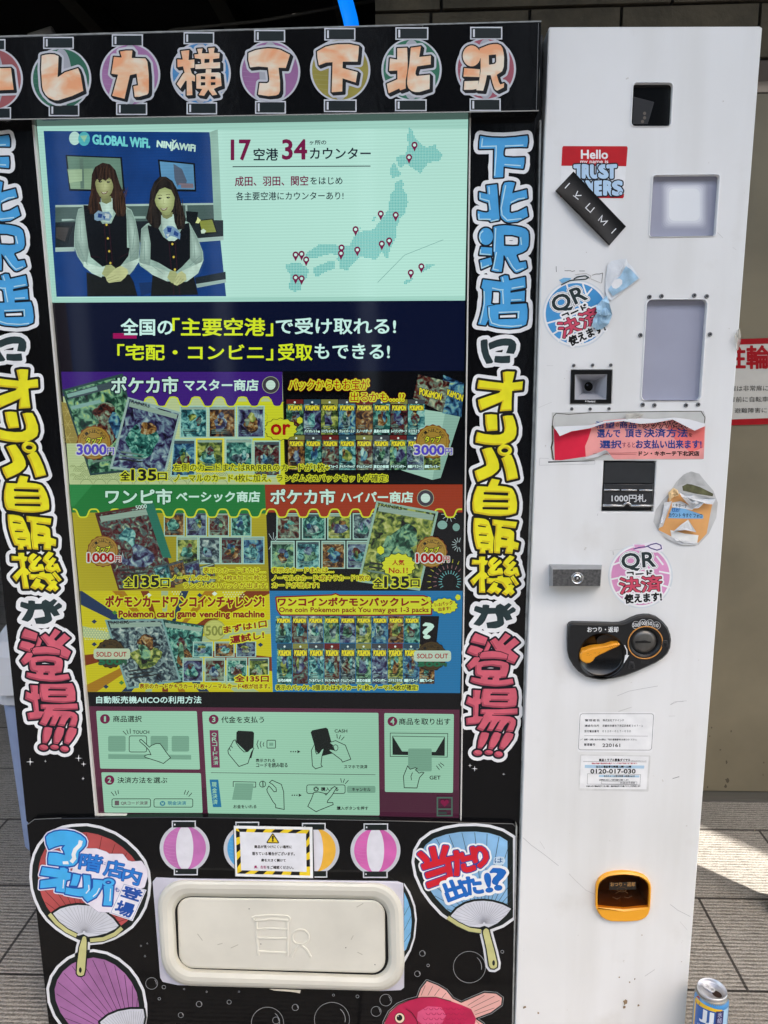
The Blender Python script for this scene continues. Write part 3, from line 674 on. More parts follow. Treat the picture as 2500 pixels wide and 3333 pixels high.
lan = [(H1, -78, 590, (-260,170,45,265), (-200,905,105,1005), (152,84,86), 'bar', 'red'), (H1, 660, 585, (480,145,782,248), (540,872,842,975), (44,100,78), 're', 'green'),
 (H1, 1405, 540, (1222,118,1530,222), (1268,858,1575,962), (160,112,158), 'ka', 'purple'), (H2, 508, 525, (338,95,640,197), (370,852,672,955), (70,132,186), 'yoko', 'blue'),
 (H2, 1258, 510, (1100,70,1407,175), (1110,838,1415,948), (152,104,150), 'cho', 'violet'), (H3, 522, 490, (365,50,672,157), (360,822,685,930), (150,140,62), 'shita', 'yellow'),
 (H3, 1293, 485, (1133,42,1460,150), (1128,820,1442,920), (48,112,86), 'kita', 'deep green'), (H4, 768, 545, (613,104,932,212), (607,878,915,985), (158,82, 96), 'sawa', 'rose')]
gry = ink((168, 170, 178), 1.05); capm = ink((16, 26, 26)); capw = ink((205, 207, 212))
def lantern(mb, fr, cx, cy, top, bot, col, rx=326, ry=338, rim=True, capo=14, stripe=True, rimm=None, sm=None):
    B = ellp(cx, cy, rx, ry, 48)
    o = []
    for (a, b, c, d) in (top, bot): mb.poly(F(fr, [(a-capo, b-capo), (c+capo, b-capo), (c+capo, d+capo), (a-capo, d+capo)]), capw)
    mb.poly(F(fr, B), rimm or palew)
    cm_ = ink(col, 1.05, amt=.12, scale=30)
    ix, iy = rx-22, ry-16
    mb.poly(F(fr, ellp(cx, cy, ix, iy, 48)), cm_)
    if stripe:
        k = .36; n = 20
        ang = [math.pi/2*(.93-1.86*i/n) for i in range(n+1)]
        lf = [(cx-ix*k*math.cos(a)-6, cy-iy*math.sin(a)) for a in ang]; rt = [(cx+ix*k*math.cos(a)+6, cy-iy*math.sin(a)) for a in ang]
        mb.poly(F(fr, lf+rt[::-1]), sm or gry)
    # ribs
    rib = ink(tuple(int(v*.8+46) for v in col), 1.0)
    for i in range(-5, 6):
        y = cy+i*iy*.16; xx = ix*math.sqrt(max(0, 1-((y-cy)/iy)**2))
        if xx > 60: mb.stroke(F(fr, [(cx-xx+8, y-4), (cx-xx*.7, y+4), (cx-xx*.45, y+6)]), 1.5, rib)
    for (a, b, c, d) in (top, bot):
        mb.poly(F(fr, [(a, b), (c, b), (c, d), (a, d)]), capm)
        w = (c-a); mb.poly(F(fr, [(a+.05*w, b+12), (a+.115*w, b+12), (a+.115*w, d-12), (a+.05*w, d-12)]), capw)
def lettering(mb, pieces, fillm, blackm, whitem, bo, wo, shade=None, sh=(0, 0), shadow=(0, 0), res=1.1):
    g = sdf_grid(pieces, wo+max(shadow)+4, res)
    gb = gmin(g, roll(g, *shadow)) if shadow != (0, 0) else g
    if shadow != (0, 0): gb = gmin(gb, roll(g, shadow[0]/2, shadow[1]/2))
    if whitem: fill(mb, gb, wo, whitem)
    if blackm: fill(mb, gb, bo, blackm)
    if shade:
        fill(mb, g, 0, shade); fill(mb, gmax(g, roll(g, *sh)), 0, fillm)
    else: fill(mb, g, 0, fillm)
for fr, cx_, cy_, top, bot, col, key, nm in lan:
    mb = MB(YH-.0004); lantern(mb, fr, cx_, cy_, top, bot, col)
    f2, pcs = hch[key]; lettering(mb, [[F(f2, r) for r in pc] for pc in pcs], orange, oblk, palew, 4.6, 11.5, shadow=(6.6, 6.6))
    mb.obj('lantern_print', hd, nm+' paper lantern print with a fat orange letter')
# ---- screen frame and panels
scq = [(110, 396), (1529, 379), (1500, 2672), (313, 2657)]
def lerpq(q, u, v):
    q = [np.array(c, float) for c in q]; return tuple((q[0]*(1-u)+q[1]*u)*(1-v)+(q[3]*(1-u)+q[2]*u)*v)
mb = MB(); frm = plain((214, 210, 204), .35)
def plank(a, b, w, Yf, Yb, m):
    p, q = np.array(a, float), np.array(b, float); t = _unit(q-p); nn = np.array([-t[1], t[0]])*w/2
    mb.plate([[tuple(p-nn), tuple(q-nn), tuple(q+nn), tuple(p+nn)]], m, Yf, Yb)
plank((106, 388), (313, 2660), 6.5, -.0075, .004, frm); plank((312, 2656.5), (1501, 2674), 6.0, -.0075, .004, frm); plank((1531, 376), (1500.5, 2671), 4.2, -.0075, .004, frm)
frame = mb.obj('screen_frame', VM)
mb = MB(); mb.plate([[(-190, 380), (103, 386), (310, 2664), (310, 2720), (130, 2720), (86, 2672), (15, 1973), (-143, 388)]], LAM, YS, .02)
sl_ = mb.obj('side_panel', VM, 'narrow black slogan panel at the bin side')
mb = MB(); mb.plate([[(1533, 366), (1742, 366), (1733, 1400), (1712, 2000), (1701, 2400), (1690, 2720), (1502, 2720), (1502.5, 2676)]], LAM, YS, .02)
mb.plate([[(1757, 390), (1763, 390), (1741, 1400), (1718, 2000), (1707, 2400), (1681, 3330), (1673, 3330), (1700, 2400), (1711, 2000), (1733, 1400), (1750.5, 800)]], acr, YS-.004, .02)
sr_ = mb.obj('side_panel', VM, 'black slogan panel next to the white column')
# ---- slogan lettering, same sheet design on both sides
blue = ink((74, 158, 212)); bhi = ink((178, 216, 242)); wpap = ink((232, 233, 236)); navyk = ink((10, 13, 26)); yel = ink((240, 219, 36)); ysh = ink((206, 180, 34)); ybk = ink((20, 18, 17)); pink = ink((200, 92, 108), amt=.12); psh = ink((160, 68, 84)); gdk = ink((38, 54, 56), amt=.2)
S_shita = [[[(350,275),(470,298),(600,312),(850,318),(1100,300),(1345,268),(1355,340),(1355,400),(1335,510),(1200,505),(1000,510),(860,520),(838,600),(835,690),(870,725),(1050,738),(1285,730),(1280,850),(1255,968),(1050,950),(840,920),(830,1148),(635,1158),(640,900),(648,540),(500,545),(325,548),(330,400)]]]
S_kita = [[[(480,1328),(700,1300),(720,1600),(735,1800),(755,2010),(745,2060),(560,2090),(540,2060),(300,2035),(290,1950),(292,1860),(400,1890),(480,1900),(530,1880),(528,1780),(515,1690),(420,1660),(325,1620),(320,1550),(325,1465),(500,1510)]],
  [[(860,1265),(950,1248),(1020,1252),(1080,1270),(1020,1490),(1325,1410),(1345,1590),(1150,1645),(1010,1700),(970,1740),(965,1890),(1010,1912),(1150,1880),(1325,1790),(1355,1975),(1130,2090),(950,2105),(870,2085),(800,2020),(770,1950),(765,1820),(790,1550),(825,1330)]]]
S_sawa = [[ellp(430,295,138,165)],[[(335,500),(550,515),(548,665),(302,655),(310,600)]],[[(310,765),(525,705),(552,840),(340,935)]],[[(580,110),(680,88),(800,78),(1000,95),(1120,118),(1200,150),(1250,200),(1262,270),(1265,350),(1255,480),(1215,560),(1140,605),(1040,640),(1020,665),(1075,805),(1205,785),(1225,905),(1080,985),(1030,1000),(990,990),(900,880),(790,665),(770,665),(765,800),(735,985),(640,985),(535,960),(580,830),(600,690),(590,605),(575,590),(580,350)],[(775,265),(940,265),(1080,300),(1085,400),(1070,480),(960,490),(780,480)]]]
S_ten = [[[(375,1135),(730,1180),(705,1090),(800,1052),(860,1060),(880,1155),(1190,1085),(1200,1290),(905,1350),(905,1395),(1190,1350),(1180,1555),(905,1570),(905,1620),(1220,1600),(1240,1720),(1235,1900),(1210,2010),(1080,2065),(880,2085),(650,2065),(500,2025),(480,1900),(420,2025),(275,2005),(330,1830),(370,1650),(385,1480),(378,1320),(340,1290)],[(545,1350),(690,1355),(715,1400),(710,1620),(600,1625),(525,1610),(540,1480)],[(670,1805),(1040,1785),(1045,1880),(1030,1900),(670,1910)]]]
hi1 = [[(395,325),(375,500),(685,490),(680,700),(650,1120)],[(870,490),(1260,470)],[(860,880),(1205,905)],[(885,1320),(830,1600),(790,1800),(810,1950),(920,2060),(1220,2025)],[(315,1920),(320,2040),(570,2040)],[(345,1490),(345,1600),(530,1650),(560,1840)],[(530,1350),(540,1510)],[(990,1690),(1150,1610),(1290,1590)],[(570,2085),(730,2045)]]
hi2 = [[(620,130),(595,590)],[(635,600),(570,930),(680,955)],[(840,700),(950,890),(1020,965),(1165,915)],[(375,185),(320,240),(305,320),(340,410)],[(1105,310),(1120,460)],[(325,550),(320,635),(520,650)],[(335,800),(345,910),(490,855)],[(395,1360),(400,1600),(350,1850),(315,1985)],[(490,1680),(490,1840),(540,1980),(700,2030),(950,2045),(1130,2025)],[(550,1300),(700,1335),(775,1335)],[(755,1350),(770,1610)],[(930,1305),(1165,1265)],[(920,1535),(1120,1525)],[(680,1775),(1070,1760),(1060,1890)],[(750,1090),(770,1185)]]
S_ni = [[[(365,190),(420,165),(500,160),(515,200),(515,330),(545,480),(635,650),(600,680),(485,695),(420,560),(375,420),(360,270)]],[[(545,235),(700,175),(800,150),(900,140),(1020,150),(1100,200),(1135,270),(1125,380),(1080,480),(910,462),(965,300),(840,300),(700,330),(555,390),(530,270)]],[[(675,520),(830,525),(1000,512),(1000,660),(970,675),(800,678),(660,660),(655,600)]]]
S_o = [[[(840,875),(930,855),(1100,862),(1080,960),(1045,1100),(1275,1070),(1260,1255),(1040,1275),(1030,1500),(1030,1700),(775,1718),(800,1600),(830,1500),(660,1575),(360,1700),(320,1590),(305,1470),(500,1400),(760,1320),(790,1290),(770,1270),(290,1225),(300,1130),(320,1040),(560,1075),(860,1110),(850,990)]]]
S_ri = [[[(415,120),(530,108),(643,120),(650,250),(655,425),(450,440),(420,300)]],[[(755,150),(840,132),(950,135),(990,230),(1025,380),(1020,500),(980,590),(880,660),(740,705),(560,710),(400,695),(225,660),(230,560),(260,455),(400,495),(560,512),(700,508),(780,470),(795,380),(775,250)]]]
S_pa = [[[(350,800),(450,765),(540,755),(600,860),(660,990),(685,1080),(685,1170),(640,1230),(540,1310),(400,1375),(270,1425),(230,1320),(208,1215),(330,1165),(440,1110),(430,1030)]],[ellp(793,812,142,115),ellp(795,815,68,42)],[[(728,970),(830,920),(920,898),(970,1000),(1020,1170),(1055,1355),(840,1405),(810,1230),(770,1080)]]]
S_ji = [[[(255,1508),(470,1520),(500,1440),(545,1362),(700,1390),(655,1500),(830,1520),(930,1550),(970,1600),(1010,1700),(1035,1830),(1030,1960),(1015,2035),(880,2075),(700,2092),(500,2085),(300,2050),(200,2035),(170,1970),(165,1830),(190,1680)],[(385,1622),(865,1635),(862,1695),(385,1672)],[(370,1775),(865,1775),(865,1832),(370,1822)],[(362,1915),(862,1920),(862,1970),(362,1960)]]]
S_han = [[[(285,105),(400,108),(530,130),(600,170),(650,300),(680,430),(712,530),(700,700),(698,865),(605,862),(605,800),(525,800),(535,872),(400,870),(420,785),(345,775),(320,700),(290,560),(268,400),(270,230)],[(370,258),(545,285),(545,312),(372,292)],[(388,455),(565,468),(562,495),(392,488)],[(425,625),(600,642),(600,665),(428,655)]],[[(685,135),(900,160),(1218,192),(1180,330),(880,290),(880,325),(1060,350),(1140,400),(1155,440),(1145,610),(1258,650),(1230,800),(1130,775),(1112,885),(955,870),(970,790),(985,745),(850,740),(845,875),(722,860),(722,600),(748,400),(755,275),(680,262)],[(870,525),(1005,550),(1000,588),(868,570)]]]
S_ki = [[[(395,940),(530,940),(520,1015),(590,1030),(550,1120),(510,1125),(510,1270),(560,1310),(575,1350),(612,1365),(605,1390),(560,1400),(545,1425),(512,1418),(528,1720),(395,1720),(395,1415),(270,1570),(200,1460),(300,1370),(405,1280),(400,1110),(235,1110),(245,1005),(395,1020)]],
 [[(725,945),(805,990),(690,1105),(715,1110),(850,1005),(893,1060),(800,1140),(725,1245),(785,1240),(800,1190),(890,1185),(915,1280),(905,1330),(800,1335),(680,1358),(610,1345),(578,1290),(590,1230),(635,1180),(610,1150),(580,1100),(600,1040),(680,970)]],
 [[(1060,910),(1165,950),(1130,1000),(1030,1090),(1060,1105),(1130,1035),(1205,1075),(1150,1150),(1065,1245),(1130,1250),(1110,1180),(1220,1170),(1270,1340),(1195,1370),(1165,1320),(1060,1368),(960,1340),(925,1290),(940,1240),(985,1195),(950,1160),(900,1115),(930,1040)]],
 [[(565,1400),(700,1410),(800,1400),(790,1375),(905,1345),(915,1390),(1050,1390),(1120,1520),(1030,1530),(1030,1560),(1090,1535),(1160,1580),(1120,1640),(1170,1710),(1080,1790),(1030,1735),(975,1785),(880,1725),(970,1645),(885,1525),(800,1500),(715,1470),(650,1525),(560,1515)]],
 [[(710,1490),(808,1525),(775,1590),(892,1650),(800,1758),(725,1700),(660,1745),(555,1690),(650,1570)]],[[(1135,1345),(1262,1530),(1190,1575),(1068,1398)]]]
S_ga = [[[(385,205),(520,245),(530,185),(600,180),(672,195),(665,250),(800,250),(820,200),(900,160),(985,210),(1080,145),(1145,190),(1050,290),(1060,305),(1170,228),(1232,280),(1220,330),(1110,385),(1160,490),(1030,525),(965,430),(985,580),(960,620),(880,665),(800,685),(628,682),(605,565),(835,525),(830,440),(800,375),(640,382),(580,520),(520,600),(455,638),(328,598),(430,470),(495,375),(340,315),(355,240)]]]
S_to = [[[(375,780),(640,890),(580,1055),(270,980),(310,870)]],[[(275,1040),(420,1075),(550,1130),(430,1280),(330,1260),(190,1200),(225,1110)]],[[(635,945),(700,1040),(650,1150),(540,1180),(600,1050)]],[[(350,1295),(490,1300),(380,1480),(245,1565),(190,1470)]],[[(675,960),(795,885),(870,960),(1010,780),(1125,850),(960,1005),(1000,1050),(1200,880),(1310,985),(1115,1140),(1285,1275),(1190,1440),(1030,1380),(1070,1240),(950,1190),(800,1160)]],[[(430,1215),(560,1170),(740,1155),(920,1180),(1070,1240),(1040,1350),(760,1325),(480,1335)]],
 [[(400,1410),(560,1375),(740,1365),(920,1375),(1060,1420),(1085,1470),(1070,1580),(1020,1720),(875,1740),(880,1790),(1160,1750),(1185,1860),(1000,1905),(780,1918),(520,1890),(330,1845),(265,1815),(290,1715),(490,1755),(490,1715),(390,1690),(365,1640),(370,1500)],[(500,1500),(700,1475),(900,1505),(905,1560),(880,1572),(500,1568)],[(635,1722),(740,1725),(740,1775),(632,1770)]]]
S_ba = [[[(330,170),(495,180),(470,360),(500,365),(500,470),(445,480),(450,530),(440,740),(545,750),(460,890),(380,910),(190,925),(180,780),(335,755),(330,540),(175,470),(220,305),(330,360)]],[[(545,145),(900,150),(1240,130),(1270,200),(1285,330),(1265,500),(1230,535),(980,560),(760,548),(530,520),(510,420),(515,280)],[(710,250),(1085,260),(1082,295),(700,290)],[(685,400),(1085,408),(1082,440),(680,438)]],
 [[(495,590),(900,590),(1290,570),(1290,695),(1000,710),(740,705),(740,725),(1000,735),(1120,745),(1200,770),(1255,830),(1250,920),(1190,1075),(1040,1065),(1115,900),(1080,870),(1000,960),(940,1070),(800,1045),(900,860),(870,850),(740,1060),(625,1045),(710,870),(680,860),(540,1065),(410,1010),(480,900),(575,690),(490,690)]]]
S_ex = [[[(510,1090),(600,1085),(680,1110),(650,1220),(580,1350),(510,1440),(425,1430),(440,1290),(470,1170)]],[[(785,1085),(860,1082),(938,1120),(900,1240),(830,1360),(750,1455),(660,1440),(680,1300),(730,1170)]],[[(1040,1095),(1120,1092),(1205,1130),(1180,1220),(1080,1360),(980,1465),(890,1430),(920,1310),(980,1180)]],[ellp(430,1530,98,62)],[ellp(670,1522,90,52)],[ellp(880,1562,92,65)]]
def right(p): return p
def left(p): y = p[1]; return (p[0]-1608+.137*(y-1030), y-6-.008*(y-1030))
def mp_(fr, pieces, fn): return [[[fn(q) for q in F(fr, r)] for r in pc] for pc in pieces]
def slogan(fn, parent):
    mb = MB(YS-.0004)
    g1 = mp_(R1, S_shita+S_kita, fn)+mp_(R2, S_sawa+S_ten, fn)
    gA = sdf_grid(g1, 26, 1.3)
    gW = gmin(gA, (gA[0]+2.0*np.sin(np.arange(gA[0].shape[0])/9.0)[:, None],)+gA[1:])
    fill(mb, gW, 17.5, wpap, .5); fill(mb, gA, 5.4, navyk); fill(mb, gA, 0, blue)
    for fr, hs in ((R1, hi1), (R2, hi2)):
        for h in hs: mb.stroke([fn(q) for q in F(fr, h)], 4.0, bhi)
    # internal contour lines where strokes of one sign overlap
    mb.stroke([fn(q) for q in F(R2, [(460, 1650), (610, 1620)])], 2.2, navyk); mb.stroke([fn(q) for q in F(R2, [(455, 1650), (480, 1900)])], 2.2, navyk)
    g2 = mp_(R3, S_o, fn)+mp_(R4, S_ri+S_pa+S_ji, fn)+mp_(R5, S_han+S_ki, fn)
    gn = mp_(R3, S_ni, fn); gg = mp_(R6, S_ga, fn)
    g = sdf_grid(gn, 20, 1.2); fill(mb, g, 12.5, wpap); fill(mb, g, 0, gdk)
    g = sdf_grid(g2, 26, 1.3); fill(mb, g, 19, wpap, .5); fill(mb, g, 8.0, ybk); fill(mb, g, 0, ysh); fill(mb, gmax(g, roll(g, 5.2, -5.2)), 0, yel)
    g = sdf_grid(gg, 20, 1.2); fill(mb, g, 14, wpap); fill(mb, g, 0, gdk)
    g3 = mp_(R6, S_to, fn)+mp_(R7, S_ba+S_ex, fn)
    g = sdf_grid(g3, 26, 1.3); fill(mb, g, 16.5, wpap, .5); fill(mb, g, 6.0, navyk); fill(mb, g, 0, psh); fill(mb, gmax(g, roll(g, 5.2, -5.2)), 0, pink)
    for a in ([(430,1215),(560,1170),(740,1155),(920,1180),(1070,1240),(1040,1350)], [(480,1335),(430,1215)], [(675,960),(800,1160)], [(640,890),(580,1055),(540,1110)], [(550,1130),(430,1280)]): mb.stroke([fn(q) for q in F(R6, a)], 2.6, navyk)
    mb.obj('slogan_print', parent)
    mb = MB(YS-.0003)
    for (x, y, s) in ((1530, 2492, 7), (1545, 2502, 10), (1640, 2520, 5)) if fn is right else ((148, 2478, 5), (98, 2480, 13), (256, 2468, 12), (272, 2487, 9), (270, 2534, 6)):
        k = .16
        pts = [(x+(s if i % 2 == 0 else s*k)*math.cos(i*math.pi/4), y+(s if i % 2 == 0 else s*k)*math.sin(i*math.pi/4)) for i in range(8)]; mb.poly(pts, wpap)
    mb.obj('sparkle_print', parent)
slogan(right, sr_); slogan(left, sl_)
# ------------------------------------------------------------------ white payment column
A1, A2, A3, A4, A5 = (1700, 0, .48222), (1700, 600, .48222), (1700, 1250, .48222), (1700, 1700, .48222), (1700, 2700, .48222)
B1 = (1700, 1330, .42194)
W1 = qrect(F(A1, [(752, 560), (1017, 560), (1003, 848), (738, 848)]), 12); W2 = qrect([(2127, 571), (2343, 569), (2329, 767), (2115, 770)], 9); W3 = qrect([(2107, 976), (2303, 976), (2280, 1304), (2089, 1303)], 16)
SCN = [(1860, 1204), (1993, 1204), (1990, 1313), (1857, 1313)]
BIL = [(1966, 1499), (2136, 1501), (2127, 1666), (1958, 1665)]
outer = [(1786, 92), (1790, 87), (2474, 85), (2482, 90), (2230, 3333), (2221, 3450), (1673, 3450), (1677, 3333), (1707, 2400), (1742, 1500), (1768, 600)]
mb = MB()
hole = [(513,405),(520,372),(540,350),(580,325),(630,316),(685,312),(740,316),(790,325),(830,348),(852,372),(858,405),(856,470),(852,530),(690,545),(506,530),(508,470)]
mb.plate([outer[::-1], W1, W2, W3, SCN, BIL, F(A5, hole)], white_pl, YW, YW+.012, .0015)
pc = mb.obj('payment_column', VM)
mb = MB(); fl = [P(x, y, YW) for x, y in outer]
for i in range(len(fl)):
    a, b = fl[i], fl[(i+1) % len(fl)]; mb.add([(a[0], YW+.010, a[2]), (b[0], YW+.010, b[2]), (b[0], .6, b[2]), (a[0], .6, a[2])], [(0, 1, 2, 3)], white_pl)
mb.obj('column_body', VM)
# windows, each with a slightly raised lip
def grow(q, t):
    c = np.mean(np.array(q), 0); return [tuple(np.array(p)+np.sign(np.array(p)-c)*t) for p in q]
mb = MB(); lipm = ink((236, 237, 238), 1.12, .35, .02, 8, .3)
for q, r in ((F(A1, [(752, 560), (1017, 560), (1003, 848), (738, 848)]), 12), ([(2127, 571), (2343, 569), (2329, 767), (2115, 770)], 9), ([(2107, 976), (2303, 976), (2280, 1304), (2089, 1303)], 16)):
    mb = MB(); mb.plate([qrect(grow(q, 4), r+3), qrect(q, r)], lipm, YW-.0016, YW+.004, .0007); mb.obj('window_lip', pc)
wp = plain((12, 11, 11), .05, k=1); dg = ink((150, 152, 168), 1.15, .5, .03, 20, 0.1)
mb = MB(); mb.poly([W1], wp, YW+.0075); mb.stroke(F(A1, [(752, 655), (888, 690), (845, 835)]), 2, plain((60, 60, 62), .3), Y=YW+.0074)
mb.poly(F(A1, [(752, 655), (885, 690), (845, 838), (745, 838)]), plain((38, 38, 40), .3), YW+.0073)
for x, y in ((826, 765), (826, 795), (812, 820)): mb.ell(FP(A1, x, y), 5, 5.5, plain((120, 112, 102), .25), 14, Y=YW+.007)
mb.obj('camera_window', pc)
mb = MB(); mb.poly([W2], dg, YW+.009)
m, nt, b = _new('card_reader_pad'); tc = nt.nodes.new('ShaderNodeTexCoord'); gr = nt.nodes.new('ShaderNodeTexNoise'); b.inputs['Base Color'].default_value = (.66, .66, .7, 1); b.inputs['Roughness'].default_value = .5
for k, (gx, al_) in enumerate(((76, .3), (71, .38), (66, .45), (61, .5), (56, .54), (50, .58))):  # glow of the pad painted as paler steps towards its middle
    mb.poly(rrect(2228-gx, 666-gx*1.05, 2228+gx, 666+gx*1.05, 18), ink((158+k*13, 160+k*13, 174+k*11), 1.12, .5, .02, 20, .1), YW+.0088-k*3e-5)
ob = mb.obj('card_reader_pad', pc)
mb = MB(); mb.poly([W3], dg, YW+.009); mb.obj('blank_window', pc)
# scanner
mb = MB(); bz = plain((10, 10, 11), .3)
ins = [(1872, 1219), (1977, 1218), (1974, 1300), (1871, 1301)]
mb.plate([SCN, ins], bz, YW-.003, YW+.01, .001); sc_ = mb.obj('code_scanner', VM)
mb = MB(); inn = [(1900, 1240), (1935, 1240), (1934, 1277), (1899, 1277)]; o3 = [P(x, y, YW-.002) for x, y in ins]; i3 = [P(x, y, YW+.03) for x, y in inn]; gp = plain((175, 176, 182), .5, k=1)
mb.add(o3+i3, [(0, 1, 5, 4), (1, 2, 6, 5), (2, 3, 7, 6), (3, 0, 4, 7), (4, 5, 6, 7)], gp); mb.obj('scanner_cone', sc_)
mb = MB(); mb.ell((1916, 1258), 14, 15, plain((6, 6, 7), .15), 28, Y=YW+.02); mb.ell((1912, 1253), 3, 3, plain((90, 95, 110), .1), 10, Y=YW+.0195); mb.obj('scanner_lens', sc_)
mb = MB(YW-.0032); T(mb, A3, 'Newland', 440, 110, 492, 124, plain((215, 215, 215), .4), .01); mb.ell(FP(A3, 429, 116), 2.2, 2.8, plain((215, 215, 215), .4), 8); mb.obj('scanner_lettering', sc_)
# screws
def screw(x, y, big=True, hexh=True):
    mb = MB(); c = P(x, y, YW); r = .0034 if big else .0026; n = 18; st = plain((120, 122, 124), .3, metal=.8)
    vs = []; pr = [(r, 0), (r*.98, -.0016), (r*.8, -.0024), (r*.48, -.0024), (r*.44, -.0010), (0.00002, -.0010)]
    for rr, yy in pr: vs += [(c[0]+rr*math.cos(2*math.pi*k/n), c[1]+yy, c[2]+rr*math.sin(2*math.pi*k/n)) for k in range(n)]
    mb.add(vs, [(i*n+k, (i+1)*n+k, (i+1)*n+(k+1) % n, i*n+(k+1) % n) for i in range(4) for k in range(n)], st, True)
    mb.add(vs, [(4*n+k, 5*n+k, 5*n+(k+1) % n, 4*n+(k+1) % n) for k in range(n)], plain((18, 18, 18), .5)); fixnormals(mb.obj('screw', pc))
for x, y in [(858, 760), (939, 755), (1160, 750), (1244, 756), (797, 1018), (1266, 1012)]: screw(*FP(A2, x, y))
for x, y in [(812, 140), (891, 143), (1104, 143), (1186, 138)]: screw(*FP(A3, x, y))
for x, y in [(347, 1222), (474, 1220), (597, 1220)]: screw(*FP(A2, x, y), False)
for x, y in [(334, 168), (458, 168), (585, 166)]: screw(*FP(A3, x, y), False)
# name sticker
mb = MB(YW-.0003); sred = ink((182, 24, 34), 1.15); swh = ink((230, 232, 236)); K4 = (1740, 440, .37815)
nq = F(K4, [(240, 93), (803, 95), (768, 543), (218, 535)])
mb.poly(qrect(nq, 8), swh)
def nb(a, b): return [lerpq(nq, 0, a), lerpq(nq, 1, a), lerpq(nq, 1, b), lerpq(nq, 0, b)]
mb.poly([lerpq(nq, .015, .0), lerpq(nq, .985, .0), lerpq(nq, 1, .03), lerpq(nq, 1, .385), lerpq(nq, 0, .385), lerpq(nq, 0, .03)], sred)
mb.poly([lerpq(nq, 0, .915), lerpq(nq, 1, .915), lerpq(nq, 1, .975), lerpq(nq, .985, 1), lerpq(nq, .015, 1), lerpq(nq, 0, .975)], sred)
T(mb, K4, 'Hello', 402, 128, 630, 202, swh, .035); T(mb, K4, 'my name is', 395, 212, 634, 250, swh, .012)
gf = ink((178, 205, 232), 1.1); gk = ink((22, 26, 38)); tagm = []
def bub(s, x0, y0, x1, y1):
    n = len(s); rs = []
    for i, ch in enumerate(s):
        rings = type_polys(ch); a = np.array([p for r in rings for p in r]); bb = (*a.min(0), *a.max(0)); w = (x1-x0)/n
        q = F(K4, [(x0+i*w, y0-4*(i % 2)), (x0+(i+1)*w, y0-4*((i+1) % 2)), (x0+(i+1)*w, y1+5*(i % 2)), (x0+i*w, y1+5*((i+1) % 2))])
        g = sdf_grid([[qmap(q, r, bb) for r in rings]], 12, .8, True); fill(mb, g, 8.0, gk); fill(mb, g, 4.0, gf)
bub('TRUST', 345, 262, 700, 362); bub('WYERS', 372, 402, 752, 508)
mb.ell(FP(K4, 742, 500), 7, 7, gk, 16); mb.ell(FP(K4, 742, 500), 5.5, 5.5, gf, 16)
mb.obj('name_sticker', pc, 'red and white name sticker with pale blue bubble letters')
# black tape label, lifted along one edge
mb = MB(); tq = F(K4, [(335, 312), (788, 785), (642, 950), (178, 480)]); tpm = plain((7, 7, 8), .35, spec=.2)
n = 16; vs = []
for i in range(n+1):
    a = lerpq(tq, i/n, 0); c = lerpq(tq, i/n, .93); e = lerpq(tq, i/n, 1.0); l = .004+.005*math.sin(i/n*math.pi)**1; vs += [P(*a, YW-.0009), P(*c, YW-.0012), P(*e, YW-l)]
mb.add(vs, [(3*i+j, 3*i+j+1, 3*i+3+j+1, 3*i+3+j) for i in range(n) for j in range(2)], tpm, True)
tpo = fixnormals(mb.obj('tape_label', pc, 'black tape label with spaced thin white letters'))
mb = MB(YW-.0016); lw = ink((225, 226, 228)); 
def tl(segs):
    for s in segs: mb.stroke(F(K4, s), 3.0, lw)
tl([[(262, 457), (303, 412)], [(332, 518), (378, 553)], [(372, 480), (350, 530)], [(352, 520), (404, 518)], [(478, 585), (440, 625), (480, 664), (516, 622)], [(548, 735), (582, 692), (572, 745), (628, 738), (592, 776)], [(662, 845), (702, 803)]])
mb.obj('tape_lettering', pc)
# blue code-payment sticker, torn
K5 = (1740, 830, .39916)
def paysticker(mb, frame, cx, cy, r, base, lined, rot, torn):
    def Q(px, py):        # sticker-local (unit = radius) to photo
        c, s = math.cos(rot), math.sin(rot); return (frame[0]+(cx+r*(px*c-py*s))*frame[2], frame[1]+(cy+r*(px*s+py*c))*frame[2])
    def E(rx): return [Q(rx*math.cos(t), rx*math.sin(t)) for t in np.linspace(0, 2*math.pi, 56, endpoint=False)]
    mb.poly(E(1.03), ink((205, 210, 214))); mb.poly(E(.985), ink((236, 237, 239))); mb.poly(E(.93), ink(base, 1.1, amt=.12, scale=25))
    for a0, a1 in lined: mb.stroke([Q(*a0), Q(*a1)], 5.5, ink((226, 230, 236)))
    def box(x0, y0, x1, y1): return [Q(x0, y0), Q(x1, y0), Q(x1, y1), Q(x0, y1)]
    pw = ink((238, 239, 240)); dk_ = ink((34, 48, 50)); pk = ink((200, 74, 98), 1.1)
    txt(mb, 'QR', box(-.56, -.74, .50, -.18), dk_, .04*r*frame[2]*.1+1.2, [(9, pw), (6.5, ink((120, 124, 128))), (5.2, pw)])
    for s_, b_, bo_ in (('コード', (-.42, -.16, .38, .04), 7),): txt(mb, s_, box(*b_), oblk, 1.3, [(bo_, pw)])
    txt(mb, '決済', box(-.68, .02, .66, .54), pk, 1.4, [(8.5, pw), (3.6, oblk)])
    txt(mb, '使えます!', box(-.55, .56, .62, .84), oblk, 1.5, [(7, pw)])
mb = MB(YW-.0003)
paysticker(mb, K5, 340, 478, 268, (70, 145, 200), [((-.95, -.1), (-.45, -.02)), ((-.93, .28), (-.3, .2)), ((.1, -.95), (.05, -.6)), ((.55, -.75), (.5, -.2)), ((.75, -.5), (.35, -.3)), ((-.2, .92), (.15, .55)), ((-.85, .55), (-.5, .4)), ((.3, .9), (.2, .6))], -.42, True)
